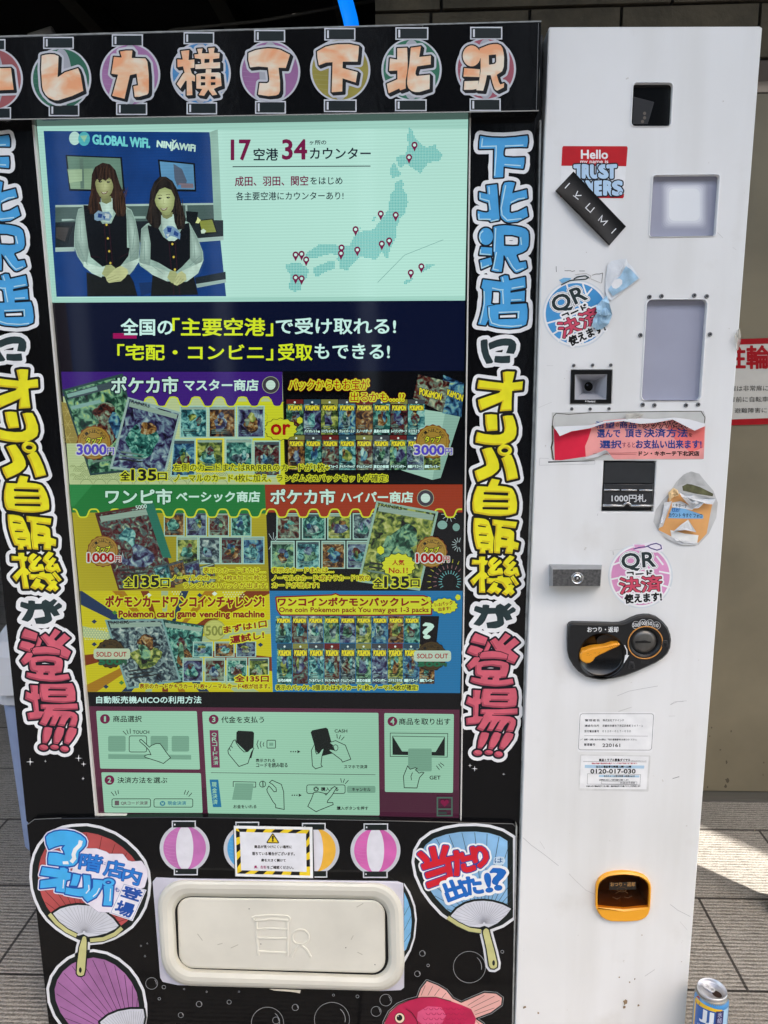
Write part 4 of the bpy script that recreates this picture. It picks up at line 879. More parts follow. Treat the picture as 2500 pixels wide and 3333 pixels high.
mb.stroke(F(K5, [(216, 245), (290, 208), (360, 200), (420, 196), (440, 182), (415, 168), (350, 178), (320, 196)]), 3.6, gdk)
mb.poly(F(K5, [(200, 205), (240, 185), (300, 188), (290, 200), (225, 230)]), ink((120, 178, 215)))
mb.obj('payment_sticker', pc, 'torn round blue sticker about code payment')
pap = plain((222, 226, 230), .6, bump=.5, bscale=60, amt=.12, scale=40); papb = plain((160, 196, 220), .6, amt=.35, scale=50, bump=.4, bscale=70); glue = plain((196, 192, 182), .7, amt=.2, scale=60)
def crumple(mb, poly, mat, Yb, lift, seed, n=9, hi=None):
    """paper scrap: fan of triangles over the outline with uneven lift"""
    rnd = random.Random(seed); c = (sum(p[0] for p in poly)/len(poly), sum(p[1] for p in poly)/len(poly)); m = len(poly); rings = []
    for k, s in enumerate((1, .66, .33)):
        rings.append([P(c[0]+(p[0]-c[0])*s+(rnd.uniform(-3, 3) if k else 0), c[1]+(p[1]-c[1])*s+(rnd.uniform(-3, 3) if k else 0), Yb-lift*(rnd.random() if k == 0 else .25+.75*rnd.random())) for p in poly])
    mid = P(c[0], c[1], Yb-lift*.6); vs = rings[0]+rings[1]+rings[2]+[mid]
    fs = [(k*m+i, k*m+(i+1) % m, (k+1)*m+(i+1) % m, (k+1)*m+i) for k in range(2) for i in range(m)]+[(2*m+i, 2*m+(i+1) % m, 3*m) for i in range(m)]
    mb.add(vs, fs, mat, False)
mb = MB(); tp_ = F(K5, [(580, 190), (595, 85), (625, 50), (690, 35), (750, 28), (760, 60), (800, 100), (862, 188), (760, 270), (628, 372), (590, 350), (578, 290)])
crumple(mb, tp_, pap, YW-.001, .0025, 3)
fixnormals(mb.obj('paper_scrap', pc, 'torn white and blue paper scrap above the blue sticker'))
mb = MB(YW-.0042); mb.poly(F(K5, [(600, 282), (640, 225), (700, 170), (745, 90), (790, 120), (850, 188), (755, 262), (640, 335)]), papb); mb.poly(F(K5, [(640, 270), (625, 245), (650, 205), (690, 190), (715, 205), (715, 235), (690, 262), (665, 275)]), ink((236, 238, 240))); mb.obj('scrap_print', pc)
mb = MB(); crumple(mb, F(K5, [(590, 330), (612, 400), (634, 488), (605, 560), (555, 600), (505, 612), (470, 580), (478, 520), (510, 470), (500, 420), (545, 370)]), papb, YW-.0015, .008, 8); fixnormals(mb.obj('paper_flap', pc, 'crumpled blue and white flap hanging over the blue sticker'))
mb = MB(YW-.0002); tone = plain((188, 184, 176), .7); dkm = plain((58, 54, 50), .7)
for s in [[(245, 128), (300, 128)], [(300, 135), (330, 128)], [(365, 130), (410, 130)], [(470, 165), (500, 155), (530, 155), (556, 146)], [(556, 148), (548, 228)], [(176, 92), (178, 138)]]: mb.stroke(F(K5, s), 1.6, dkm)
for s in [[(330, 160), (420, 150), (460, 170), (450, 195)], [(460, 195), (545, 230)]]: mb.stroke(F(K5, s), 1.8, tone)
mb.obj('glue_residue', pc)
# torn red banner
mb = MB(YW-.0004); C3 = B1
mold = plain((70, 68, 50), .8, amt=.5, scale=120)
mb.poly(F(C3, [(228, 30), (1400, 18), (1415, 60), (1390, 392), (240, 400), (222, 380)]), plain((196, 196, 192), .5, amt=.08, scale=30))
mb.stroke(F(C3, [(245, 160), (232, 120), (240, 60), (262, 36), (360, 44), (520, 32), (800, 26), (1100, 22), (1380, 20), (1410, 70), (1405, 110)]), 2.6, mold)
mb.stroke(F(C3, [(232, 130), (236, 250), (225, 300), (240, 395)]), 5.0, mold); mb.stroke(F(C3, [(200, 412), (560, 402)]), 4.0, plain((26, 25, 24), .7), w2=1.0)
pb = ink((226, 150, 145), 1.12, .4, .2, 14); rb_ = ink((216, 38, 66), 1.12, .4, .12, 20)
body = [(243, 150), (300, 200), (400, 150), (528, 125), (640, 90), (760, 80), (900, 72), (1020, 85), (1150, 72), (1260, 110), (1320, 160), (1412, 130), (1400, 388), (960, 390), (710, 392), (640, 320), (500, 370), (300, 398), (250, 396)]
mb.poly(F(C3, body), pb)
mb.poly(F(C3, [(1100, 120), (1300, 165), (1405, 140), (1398, 300), (1300, 340), (1180, 240)]), ink((222, 110, 105), 1.12, .4, .25, 18))
mb.poly(F(C3, [(243, 150), (300, 200), (400, 150), (528, 128), (532, 160), (510, 230), (485, 290), (490, 370), (300, 398), (250, 396), (248, 300)]), rb_)
nb_ = ink((34, 62, 132), 1.1); 
T(mb, C3, '希望', 560, 98, 712, 152, nb_, .02); T(mb, C3, 'の', 722, 108, 745, 140, oblk, 0); T(mb, C3, '商品', 752, 98, 880, 152, nb_, .02); T(mb, C3, 'を', 892, 106, 918, 142, oblk, 0)
T(mb, C3, 'タッチパネル', 930, 92, 1290, 150, ink((225, 140, 140)), .9, 0, [(3, oblk)])
T(mb, C3, '選んで', 580, 160, 755, 222, nb_, .025); T(mb, C3, '頂き', 795, 160, 922, 220, nb_, .025); T(mb, C3, '決済方法', 940, 155, 1275, 220, nb_, .025); T(mb, C3, 'を', 1284, 188, 1312, 218, oblk, 0)
T(mb, C3, '選択', 600, 245, 765, 305, nb_, .025); T(mb, C3, 'すると', 772, 260, 870, 300, plain((130, 30, 90), .5), 0); T(mb, C3, 'お支払い出来ます!', 878, 242, 1382, 306, nb_, .025)
T(mb, C3, 'ドン・キホーテ下北沢店', 900, 328, 1365, 364, oblk, .03)
mb.stroke(F(C3, [(545, 346), (885, 340)]), 1.0, ink((150, 60, 60))); mb.stroke(F(C3, [(570, 354), (880, 352)]), 1.0, ink((150, 60, 60)))
mb.obj('banner_sticker', pc, 'torn red and pink banner with blue handwriting')
mb = MB(); whp = plain((214, 215, 216), .55, bump=.3, bscale=40)
up = [(245, 140), (350, 134), (520, 128), (640, 95), (800, 80), (905, 74), (1020, 80), (1170, 68), (1290, 82), (1412, 118)]; lo = [(290, 212), (380, 175), (520, 152), (640, 110), (780, 96), (910, 118), (1020, 110), (1160, 84), (1330, 170), (1412, 134)]
def strip(mb, a, b, mat, Ya, Yb): mb.add([P(*q, Ya-.003*math.sin(i*1.7)**2) for i, q in enumerate(F(C3, a))]+[P(*q, Yb-.006*math.cos(i*2.1)**2) for i, q in enumerate(F(C3, b))], [(i, i+1, len(a)+i+1, len(a)+i) for i in range(len(a)-1)], mat, True)
strip(mb, up, lo, whp, YW-.003, YW-.010)
strip(mb, [(480, 378), (560, 352), (640, 318), (660, 330)], [(500, 388), (580, 372), (655, 340), (706, 392)], whp, YW-.004, YW-.002)
crumple(mb, F(C3, [(795, 40), (880, 35), (940, 42), (900, 72), (898, 98), (790, 105), (800, 70)]), glue, YW-.002, .004, 6)
fixnormals(mb.obj('curled_paper', pc, 'white torn paper edge curling over the red banner'))
# bill acceptor
mb = MB(); bk1 = plain((46, 48, 50), .4, amt=.1, scale=50); bk2 = plain((30, 31, 33), .35)
t1, t2 = lerpq(BIL, 0, .44), lerpq(BIL, 1, .44)
mb.plate([[lerpq(BIL, .02, .03), lerpq(BIL, .98, .03), lerpq(BIL, .985, .445), lerpq(BIL, .015, .445)]], bk1, YW+.0035, YW+.012, .0008)
mb.poly([lerpq(BIL, 0, 0), lerpq(BIL, 1, 0), lerpq(BIL, 1, 1), lerpq(BIL, 0, 1)], bk2, YW+.011)
ba = mb.obj('bill_acceptor', VM)
mb = MB(); mb.plate([[lerpq(BIL, .03, .46), lerpq(BIL, .97, .46), lerpq(BIL, .97, .88), lerpq(BIL, .03, .88)]], plain((52, 53, 55), .25), YW-.002, YW+.012, .001)
mb.plate([[lerpq(BIL, .12, .54), lerpq(BIL, .9, .54), lerpq(BIL, .9, .60), lerpq(BIL, .12, .60)]], bk2, YW-.0026, YW, .0004); mb.obj('bill_flap', ba)
mb = MB(); chrome = plain((190, 190, 190), .22, metal=.9)
for u0, u1, v, r in ((.03, .32, .575, .0016), (.36, .66, .575, .0016), (.70, .97, .575, .0016), (.02, .42, .88, .0022), (.56, .98, .88, .0022)): tube(mb, [P(*lerpq(BIL, u0, v), YW-.004), P(*lerpq(BIL, u1, v), YW-.004)], r, chrome)
arc = [(.42, .885), (.44, .845), (.49, .825), (.54, .845), (.56, .885)]; tube(mb, [P(*lerpq(BIL, *q), YW-.004) for q in arc], .002, chrome); mb.obj('flap_rod', ba)
mb = MB(YW-.0048); T(mb, B1, '1000円札', 690, 662, 955, 720, ink((196, 198, 200)), .02); mb.obj('bill_lettering', ba)
# orange torn sticker
mb = MB(); D3 = (1700, 1250, .48222)
clr = plain((200, 200, 198), .25, amt=.1, scale=30)
mb.poly(F(D3, [(985, 745), (1040, 660), (1090, 610), (1140, 590), (1195, 605), (1230, 650), (1290, 720), (1320, 800), (1310, 900), (1260, 1010), (1190, 1085), (1090, 1080), (1000, 1040), (920, 990), (885, 930), (900, 850), (950, 780)]), clr, YW-.0002)
mb.poly(F(D3, [(1080, 690), (1120, 670), (1200, 695), (1290, 740), (1286, 758), (1170, 740), (1085, 720)]), plain((92, 92, 62), .8, amt=.5, scale=90), YW-.0004)
mb.poly(F(D3, [(1045, 690), (1060, 640), (1110, 600), (1150, 592), (1200, 615), (1225, 660), (1240, 690), (1160, 680), (1100, 672)]), plain((182, 182, 180), .7, amt=.18, scale=70, bump=.6, bscale=60), YW-.0005)
mb.poly(F(D3, [(985, 770), (1060, 740), (1180, 790), (1285, 800), (1265, 900), (1245, 1010), (1180, 1080), (1080, 1075), (1000, 1040), (920, 985), (960, 860)]), ink((214, 158, 98), 1.1, .35, .22, 12), YW-.0015)
mb.Y = YW-.0017
mb.poly(F(D3, [(1010, 835), (1070, 832), (1180, 870), (1222, 885), (1222, 908), (1100, 908), (985, 905)]), ink((120, 172, 212), 1.1))
mb.poly(F(D3, [(1010, 800), (1070, 790), (1160, 835), (1150, 850), (1010, 830)]), ink((228, 228, 226)))
T(mb, D3, '・キホーテ', 1020, 805, 1112, 828, oblk, .01, 8); T(mb, D3, 'tter', 1010, 836, 1068, 862, ink((40, 90, 160)), .015); T(mb, D3, 'カウント 今ﾒﾂ フォロ'.replace('ﾒﾂ', 'すぐ'), 990, 868, 1214, 898, ink((20, 40, 80)), .01, 6)
mb.poly(F(D3, [(1000, 985), (1010, 1045), (1080, 1072), (1180, 1078), (1190, 1020), (1100, 1010)]), ink((226, 226, 222), 1.1, .4, .08, 60))
mb.obj('account_sticker', pc, 'torn orange sticker with blue stripe below the bill slot')
mb = MB(); crumple(mb, F(D3, [(1060, 730), (1150, 738), (1308, 775), (1285, 812), (1230, 800), (1190, 838), (1150, 840), (1110, 800), (1075, 760)]), whp, YW-.003, .012, 5)
crumple(mb, F(D3, [(960, 800), (1010, 790), (985, 860), (950, 960), (918, 975), (945, 880)]), whp, YW-.002, .006, 7); crumple(mb, F(D3, [(985, 735), (1020, 700), (1048, 715), (1060, 750), (1010, 770), (995, 795)]), plain((222, 190, 140), .5, amt=.3, scale=40), YW-.002, .006, 9)
crumple(mb, F(D3, [(1120, 915), (1175, 1000), (1100, 985), (1015, 1000), (1070, 950)]), whp, YW-.003, .007, 11); crumple(mb, F(D3, [(918, 985), (1000, 1030), (1090, 1075), (1190, 1070), (1180, 1088), (1080, 1085), (990, 1050)]), whp, YW-.002, .004, 12)
fixnormals(mb.obj('peeled_paper', pc, 'white paper flaps peeling off the orange sticker'))
# pink sticker
mb = MB(YW-.0003)
paysticker(mb, A4, 798, 362, 212, (208, 142, 184), [((-.98, .05), (-.5, -.02)), ((-.9, -.4), (-.55, -.5)), ((.2, -.95), (.15, -.6)), ((.6, -.1), (.98, .0)), ((.55, .3), (.95, .45)), ((-.35, .9), (-.2, .6)), ((.55, -.6), (.75, -.3)), ((-.85, .5), (-.5, .38))], -.07, False)
mb.poly(F(A4, [(745, 145), (790, 150), (840, 138), (900, 132), (945, 150), (955, 195), (900, 205), (760, 188)]), ink((226, 222, 230))); pur = ink((72, 52, 120), 1.1)
mb.poly(F(A4, [(755, 150), (825, 152), (832, 172), (762, 184)]), ink((216, 160, 196)))
mb.stroke(F(A4, [(752, 180), (790, 170), (835, 165), (870, 150), (905, 142), (935, 155), (940, 178), (910, 188), (870, 176), (842, 160)]), 3.6, pur)
mb.obj('payment_sticker', pc, 'round pink sticker about code payment beside the lock')
# lock
mb = MB(); stl = plain((165, 166, 168), .3, metal=.85, amt=.1, scale=80); dst = plain((108, 108, 108), .45, metal=.7, amt=.45, scale=220, bump=.4, bscale=300)
LQ = F(A4, [(207, 318), (533, 318), (526, 430), (208, 430)]); LB = F(A4, [(183, 283), (538, 287), (528, 432), (182, 432)])
f3 = [P(*q, YW-.030) for q in LQ]; b3 = [P(*q, YW) for q in LB]
mb.add(b3+f3, [(0, 1, 5, 4), (1, 2, 6, 5), (2, 3, 7, 6), (3, 0, 4, 7)], stl); mb.add(f3, [(0, 1, 2, 3)], dst)
lk = fixnormals(mb.obj('lock', VM))
mb = MB(); c = P(*FP(A4, 371, 377), YW-.030); n = 32
def disc3(mb, c, prof, mat, n=32, smooth=True):
    vs = [(c[0]+r*math.cos(2*math.pi*k/n), c[1]+y, c[2]+r*math.sin(2*math.pi*k/n)) for r, y in prof for k in range(n)]
    mb.add(vs, [(i*n+k, (i+1)*n+k, (i+1)*n+(k+1) % n, i*n+(k+1) % n) for i in range(len(prof)-1) for k in range(n)], mat, smooth)
disc3(mb, c, [(.0100, .0), (.0098, -.0012), (.0086, -.0014), (.0080, -.0002), (.0066, -.0002), (.0064, -.0010), (.0001, -.0010)], chrome); disc3(mb, c+np.array([0, -.0012, 0]), [(.0045, 0), (.0030, -.0003), (.0026, .0001)], plain((25, 25, 26), .4)); disc3(mb, c+np.array([0, -.0014, 0]), [(.0012, 0), (.0001, -.0006)], chrome); fixnormals(mb.obj('key_cylinder', lk))
# coin unit
mb = MB(); CU = [(312,705),(322,688),(345,681),(500,684),(620,688),(665,686),(700,676),(740,655),(785,638),(830,631),(870,632),(915,646),(955,676),(985,712),(1003,760),(1009,800),(1003,850),(985,890),(950,925),(900,956),(850,978),(780,1010),(700,1040),(620,1058),(540,1066),(480,1060),(430,1045),(380,1010),(345,970),(322,930),(310,880),(308,800)]
blp = plain((24, 25, 27), .42, amt=.1, scale=200)
dial = ellp(540, 905, 150, 146, 44); slot = ellp(830, 812, 92, 86, 40)
mb.plate([F(A4, CU)[::-1], F(A4, dial), F(A4, slot)], blp, YW-.012, YW, .003); cu_ = fixnormals(mb.obj('coin_unit', VM))
mb = MB(); c = P(*FP(A4, 540, 905), YW-.012); bb_ = plain((14, 14, 15), .22); disc3(mb, c, [(.0395, .0), (.0385, .006), (.036, .011), (.0001, .011)], bb_, 44); c2 = P(*FP(A4, 545, 880), YW-.004)
mb.poly(F(A4, ellp(570, 800, 68, 42, 24)), plain((26, 22, 18), .3), YW-.003)
fixnormals(mb.obj('lever_dish', cu_))
mb = MB(); org = plain((228, 152, 34), .38, k=1.1)
lev = [(390, 915), (392, 890), (405, 872), (430, 864), (470, 850), (500, 846), (560, 840), (610, 822), (655, 818), (662, 828), (650, 840), (600, 862), (560, 882), (520, 900), (495, 915), (480, 938), (460, 952), (435, 955), (410, 945), (395, 930)]
mb.plate([F(A4, lev)], org, YW-.017, YW-.002, .0022)
for k in range(5): mb.stroke(F(A4, [(590+k*13, 838-k*3), (597+k*13, 852-k*5)]), 1.6, plain((180, 112, 20), .4), Y=YW-.0172)
for dx, dy in ((438, 885), (438, 897), (447, 885), (452, 897), (464, 892), (486, 882), (494, 882), (514, 884), (522, 880), (522, 892)): mb.ell(FP(A4, dx, dy), 1.4, 1.4, plain((190, 124, 26), .35), 8, Y=YW-.0174)
lv_ = fixnormals(mb.obj('return_lever', cu_))
mb = MB(); c = P(*FP(A4, 830, 812), YW-.012); rg = plain((206, 140, 62), .4); disc3(mb, c, [(.0288, 0), (.0288, -.0012), (.0272, -.0012), (.0272, 0)], rg, 44); fixnormals(mb.obj('slot_ring', cu_))
mb = MB(); disc3(mb, c, [(.0252, .0), (.0215, .006), (.0205, .007)], plain((30, 30, 31), .3), 40); smk = plain((92, 90, 86), .28, metal=.3, amt=.25, scale=60); disc3(mb, c+np.array([0, .004, 0]), [(.0205, .003), (.019, .0), (.012, -.003), (.0001, -.004)], smk, 40)
mb.poly(F(A4, [(762, 804), (800, 800), (828, 797), (850, 803), (868, 806), (868, 815), (764, 814)]), plain((6, 6, 6), .5), YW-.0125); fixnormals(mb.obj('coin_slot', cu_))
mb = MB(YW-.0122); wl = ink((215, 217, 218)); T(mb, A4, 'おつり・返却', 440, 705, 648, 742, wl, .015)
for (x, y, s, w_) in ((768, 694, '500', 22), (815, 681, '100', 20), (862, 683, '50', 16), (907, 697, '10', 13)):
    mb.ell(FP(A4, x, y), 12.6, 12.6, wl, 28, ring=1.1); T(mb, A4, s, x-w_, y-12, x+w_-1, y+12, wl, .01)
mb.stroke(F(A4, [(690, 830), (706, 862), (708, 890), (700, 905)]), 3.2, wl); mb.poly(F(A4, [(695, 895), (722, 898), (684, 955)]), wl); mb.obj('coin_lettering', cu_)
mb = MB(); dk3 = plain((58, 60, 62), .3)
for x, y in ((738, 965), (964, 820)):
    mb.plate([F(A4, [(x-22, y+25), (x-22, y+12), (x-15, y-22), (x+15, y-22), (x+22, y+12), (x+22, y+25), (x+12, y+25), (x+8, y-2), (x-8, y-2), (x-12, y+25)])], plain((40, 41, 43), .3), YW-.0135, YW-.011, .0004)
for k in range(6): mb.ell(FP(A4, 805+9*(k % 3), 938+11*(k//3)), 1.3, 1.3, dk3, 8, Y=YW-.0124); mb.ell(FP(A4, 835+8*(k % 3), 943+10*(k//3)), 1.2, 1.2, dk3, 8, Y=YW-.0124)
mb.obj('lug', cu_)
# information labels
L6 = (1780, 2280, .28330); mb = MB(YW-.0003)
lq = F(L6, [(372, 138), (1245, 136), (1215, 598), (352, 590)]); mb.poly(qrect(lq, 5), ink((232, 233, 234)))
iq = F(L6, [(383, 153), (1228, 153), (1203, 571), (362, 567)]); pr = qrect(iq, 8); mb.stroke(pr, 1.2, oblk, True)
gk2 = ink((70, 70, 72))
for s_, x_, y_, x1_, h_ in (('管理者名', 437, 214, 605, 27), ('株式会社アドインテ', 643, 214, 888, 27), ('連絡先住所', 434, 277, 602, 27), ('京都府京都市下京区四条町３４７－１', 640, 277, 1102, 27), ('受付電話番号', 431, 340, 600, 27), ('０１２０－０１７－０３０', 640, 342, 964, 22), ('故障・お問い合わせの際は、下記の管理番号をお知らせください。', 428, 438, 1035, 22), ('管理番号', 426, 492, 556, 30)): T(mb, L6, s_, x_, y_, x1_, y_+h_, gk2, .004)
mb.stroke(F(L6, [(430, 405), (1160, 410)]), .9, gk2)
mb.poly(F(L6, [(630, 482), (858, 482), (852, 546), (628, 546)]), ink((240, 240, 240))); T(mb, L6, '220161', 640, 496, 842, 534, oblk, .02)
mb.obj('information_label', pc, 'white manager label with rounded black outline')
mb = MB(YW-.0003); mb.poly(qrect(F(L6, [(385, 620), (1192, 632), (1168, 1048), (360, 1035)]), 4), ink((205, 205, 203), amt=.12, scale=60)); cq = F(L6, [(395, 632), (1172, 645), (1145, 1022), (378, 1010)]); mb.poly(cq, ink((238, 239, 240)))
T(mb, L6, '商品トラブル緊急ダイヤル', 600, 668, 960, 698, oblk, .03); T(mb, L6, '運営会社 株式会社アドインテ', 970, 688, 1145, 700, oblk, 0); mb.stroke(F(L6, [(418, 700), (1145, 706)]), .9, oblk)
T(mb, L6, '商品の発送や返金対応は(株)アドインテが必ず対応させて頂きます。', 516, 714, 1040, 734, ink((170, 60, 80)), .01)
mb.poly(F(L6, [(438, 740), (1120, 748), (1118, 782), (436, 775)]), ink((165, 195, 215))); T(mb, L6, '当日の電話受付時間:10時～23時', 565, 748, 970, 776, oblk, .02)
T(mb, L6, '0120-017-030', 503, 788, 1018, 838, oblk, .035)
mb.stroke(F(L6, [(468, 842), (1078, 852), (1070, 970), (464, 960)]), .9, gk2, True); mb.poly(F(L6, [(600, 856), (1064, 862), (1062, 884), (598, 880)]), ink((165, 195, 215))); T(mb, L6, '当日のメール受付時間:24時間/365日', 655, 858, 1008, 880, gk2, .01)
T(mb, L6, '必要項目に記入して頂き送信をお願いします。', 600, 904, 945, 922, gk2, .005); T(mb, L6, '0120-017-030', 845, 935, 1010, 956, gk2, .01); mb.stroke(F(L6, [(630, 928), (1036, 935), (1032, 964), (628, 958)]), .7, gk2, True)
T(mb, L6, 'お金を入れて商品が出てこない場合、返金対応はすべて(株)アドインテが対応します', 455, 975, 1075, 998, oblk, .005); mb.obj('information_label', pc, 'laminated trouble phone number label with blue bars')
# coin return cup
mb = MB(); CP = [(500,400),(506,370),(522,342),(550,320),(580,306),(630,296),(680,292),(735,296),(780,304),(825,320),(852,342),(868,370),(873,400),(870,470),(866,545),(856,575),(838,598),(810,615),(780,623),(700,628),(600,626),(565,614),(535,595),(512,565),(499,530),(498,460)]
oy = plain((232, 160, 34), .35, k=1.1)
mb.plate([F(A5, CP)[::-1], F(A5, hole)], oy, YW-.008, YW, .0025); cp_ = fixnormals(mb.obj('coin_return', VM))
mb = MB(); amb = plain((96, 54, 12), .3, amt=.25, scale=12); hp = F(A5, hole); f3 = [P(*q, YW-.005) for q in hp]; b3 = [(p[0]*.94+.06*f3[9][0], YW+.055, p[2]-.006) for p in f3]; n = len(f3)
mb.add(f3+b3, [(i, (i+1) % n, n+(i+1) % n, n+i) for i in range(n)], amb); mb.add(b3, [tuple(range(n))], amb); mb.obj('cup_well', cp_)
mb = MB(); gl = glass_mat((.8, .62, .4), .06, .07, .02); mb.poly([hp], gl, YW-.0055); mb.obj('cup_flap', cp_)
mb = MB(YW-.0057); mb.poly(F(A5, [(588, 360), (768, 352), (768, 405), (586, 408)]), plain((30, 22, 14), .4)); T(mb, A5, 'おつり・返却', 596, 356, 762, 384, plain((150, 110, 60), .4), .02); pe = plain((96, 60, 24), .3)
mb.ell(FP(A5, 672, 405), 16, 8, pe, 24, ring=1.2); mb.stroke(F(A5, [(630, 432), (650, 420), (672, 408), (695, 418), (715, 432)]), 1.2, pe); mb.stroke(F(A5, [(610, 455), (640, 470), (665, 455)]), 1.2, pe); mb.stroke(F(A5, [(690, 455), (715, 462), (738, 450)]), 1.2, pe); mb.obj('cup_lettering', cp_)
# scuffs
mb = MB(YW-.0002); sf = plain((178, 178, 178), .6); sf2 = plain((196, 195, 192), .6); br_ = plain((140, 118, 90), .8, amt=.4, scale=150)
for fr, s, w_, m_ in [(A5, [(5, 55), (60, 105), (150, 170), (245, 245)], 1.4, sf), (A5, [(315, 298), (360, 345), (430, 410), (495, 440)], 1.6, sf2), (A5, [(120, 80), (152, 132)], 1.0, sf2), (A5, [(1000, 506), (1050, 545), (1135, 588)], 1.4, sf), (A5, [(1065, 622), (1115, 680)], .9, sf2), (A5, [(828, 990), (895, 945)], 1.2, sf),
    (A4, [(640, 1172), (720, 1140), (800, 1125), (915, 1105)], 1.2, sf), (A4, [(650, 1278), (735, 1250)], 1.0, sf2), (A4, [(1000, 1232), (1050, 1210), (1110, 1205)], 1.0, sf), (A4, [(590, 192), (685, 178)], .8, sf2), (A4, [(612, 195), (616, 220)], 2, sf), (L6, [(1445, 898), (1480, 888), (1522, 875)], 1.6, plain((80, 80, 80), .6)), (L6, [(820, 125), (980, 75)], 1.0, sf2), (L6, [(1420, 48), (1470, 15), (1570, 10)], 1.2, sf), (L6, [(380, 455), (415, 440)], 1.6, sf),
    (A3, [(118, 500), (178, 502)], .9, sf), (A3, [(118, 500), (116, 548), (490, 540), (490, 520)], .9, sf), (A2, [(1318, 325), (1355, 362)], 1.2, sf2), (A2, [(1420, 425), (1445, 442)], 1.0, sf2), (A2, [(165, 1222), (210, 1224)], .7, sf2), (A3, [(108, 160), (200, 122)], .8, sf2), (A3, [(510, 875), (508, 888)], 1.2, sf), (L6, [(1400, 180), (1475, 178)], 1, sf2)]: mb.stroke(F(fr, s), w_, m_)
for x, y, r in ((695, 1165, 9), (690, 1200, 5), (785, 1187, 4), (108, 1240, 4), (725, 1030, 3), (655, 998, 2.5), (1570, 5, 2), (808, 713, 2), (15, 1200, 5), (760, 1010, 2.5)):
    rn = random.Random(int(x)); mb.poly([(FP(A5, x, y)[0]+r*(.5+.7*rn.random())*math.cos(t*.7), FP(A5, x, y)[1]+r*(.5+.9*rn.random())*math.sin(t*.7)) for t in range(9)], br_)
mb.obj('scuff_marks', pc)
mb = MB(); tm = glass_mat((.95, .92, .85), .12, .55); crumple(mb, [(2391, 1094), (2398, 1078), (2408, 1066), (2412, 1090), (2411, 1112), (2404, 1138), (2396, 1142), (2398, 1120)], tm, YW-.001, .006, 15); fixnormals(mb.obj('tape_scrap', pc, 'yellowed clear tape scrap on the outer edge'))
# ------------------------------------------------------------------ lower panel with prints and the delivery hatch
L1_, M1_ = (0, 2600, .54250), (850, 2600, .54250)
mb = MB(); lpq = [(87, 2686), (110, 2668), (200, 2664), (560, 2660), (900, 2664), (1250, 2671), (1670, 2681), (1678, 2690), (1669, 3321), (1665, 3520), (172, 3520), (157, 3327)]
mb.plate([lpq], LAM, YL, .02, .001); mb.plate([[(1679, 2684), (1684, 2690), (1672, 3321), (1666, 3520), (1661, 3520), (1667, 3321)]], acr, YL-.002, .0); lp = mb.obj('lower_panel', VM)
mb = MB(YL-.0003); mb.stroke([(90, 2684), (112, 2667), (200, 2662.5)], 2, plain((120, 122, 122), .2)); mb.stroke([(900, 2665), (1250, 2672), (1668, 2682), (1677, 2690)], 1.2, plain((110, 112, 112), .2)); mb.obj('panel_trim', lp)
fw = ink((214, 215, 219)); fk = ink((14, 24, 24)); hg = ink((188, 186, 128)); plt = ink((200, 202, 210), amt=.06)
def fan(name, label, outl, red, piv, pleat, handle, hw, wh, col, nrib, a0, a1, rimarc, k1=9.5, k2=22, clipx=None):
    mb = MB(YL-.0004); g = sdf_grid([[outl]], 8, 1.5); hd_ = [handle]
    gh = sdf_grid([[outl], [handle]], 12, 1.5)
    if clipx is not None:
        def clip(gg):
            D = gg[0].copy(); xs = gg[1]+np.arange(D.shape[1])*gg[3]; D = np.maximum(D, (xs-clipx)[None, :]); return (D,)+gg[1:]
    else: clip = lambda gg: gg
    fill(mb, clip(gh), 7, fw); fill(mb, clip(gh), -2, fk); fill(mb, clip(g), -k2, ink(col, 1.1, amt=.2, scale=16))
    ribm = ink(tuple(int(v*.32) for v in col))
    # ribs run from the pivot outwards, kept inside the coloured paper
    D, gx0, gy0, rs = g
    def din(x, y):
        i, j = int((y-gy0)/rs), int((x-gx0)/rs); return D[i, j] if 0 <= i < D.shape[0] and 0 <= j < D.shape[1] else 99
    gp_ = sdf_grid([[pleat]], 8, 1.5)
    for i in range(nrib):
        a = math.radians(a0+(a1-a0)*i/(nrib-1)); pts = []
        for s in range(10, 700, 6):
            x, y = piv[0]+s*math.cos(a), piv[1]+s*math.sin(a)
            if din(x, y) < -k2-1 and (clipx is None or x < clipx-3): pts.append((x, y))
        if len(pts) > 3: mb.stroke([pts[0], pts[-1]], 1.6, ribm)
    fill(mb, clip(gp_), 7, fk); fill(mb, clip(gp_), 0, plt)
    pd = ink((150, 152, 160)); pi0, pi1 = int((pleat[0][1]-gp_[2])/gp_[3]), 0
    for i in range(26):
        a = math.radians(a0+(a1-a0)*(i+.5)/26); pts = []
        for s in range(4, 420, 4):
            x, y = piv[0]+s*math.cos(a), piv[1]+s*math.sin(a); ii, jj = int((y-gp_[2])/gp_[3]), int((x-gp_[1])/gp_[3])
            if 0 <= ii < gp_[0].shape[0] and 0 <= jj < gp_[0].shape[1] and gp_[0][ii, jj] < -1 and (clipx is None or x < clipx-2): pts.append((x, y))
        if len(pts) > 2: mb.stroke([pts[0], pts[-1]], 1.0, pd)
    if rimarc: mb.stroke(rimarc, 18, fk); mb.stroke(rimarc, 12.5, hg)
    gh2 = sdf_grid([[handle]], 6, 1.2); fill(mb, gh2, -.5, fk); fill(mb, gh2, -4.5, hg)
    mb.ell(hw, 4.5, 9, fk, 16)
    return mb, lambda: mb.obj(name, lp, label)
f1o = F(L1_, [(430,165),(520,160),(600,175),(690,210),(760,258),(820,315),(865,375),(888,440),(895,510),(888,580),(868,650),(835,710),(790,765),(735,805),(680,835),(610,858),(540,865),(470,850),(400,815),(340,775),(285,725),(245,670),(215,605),(195,540),(188,470),(192,400),(208,335),(235,280),(275,232),(320,198),(375,175)])
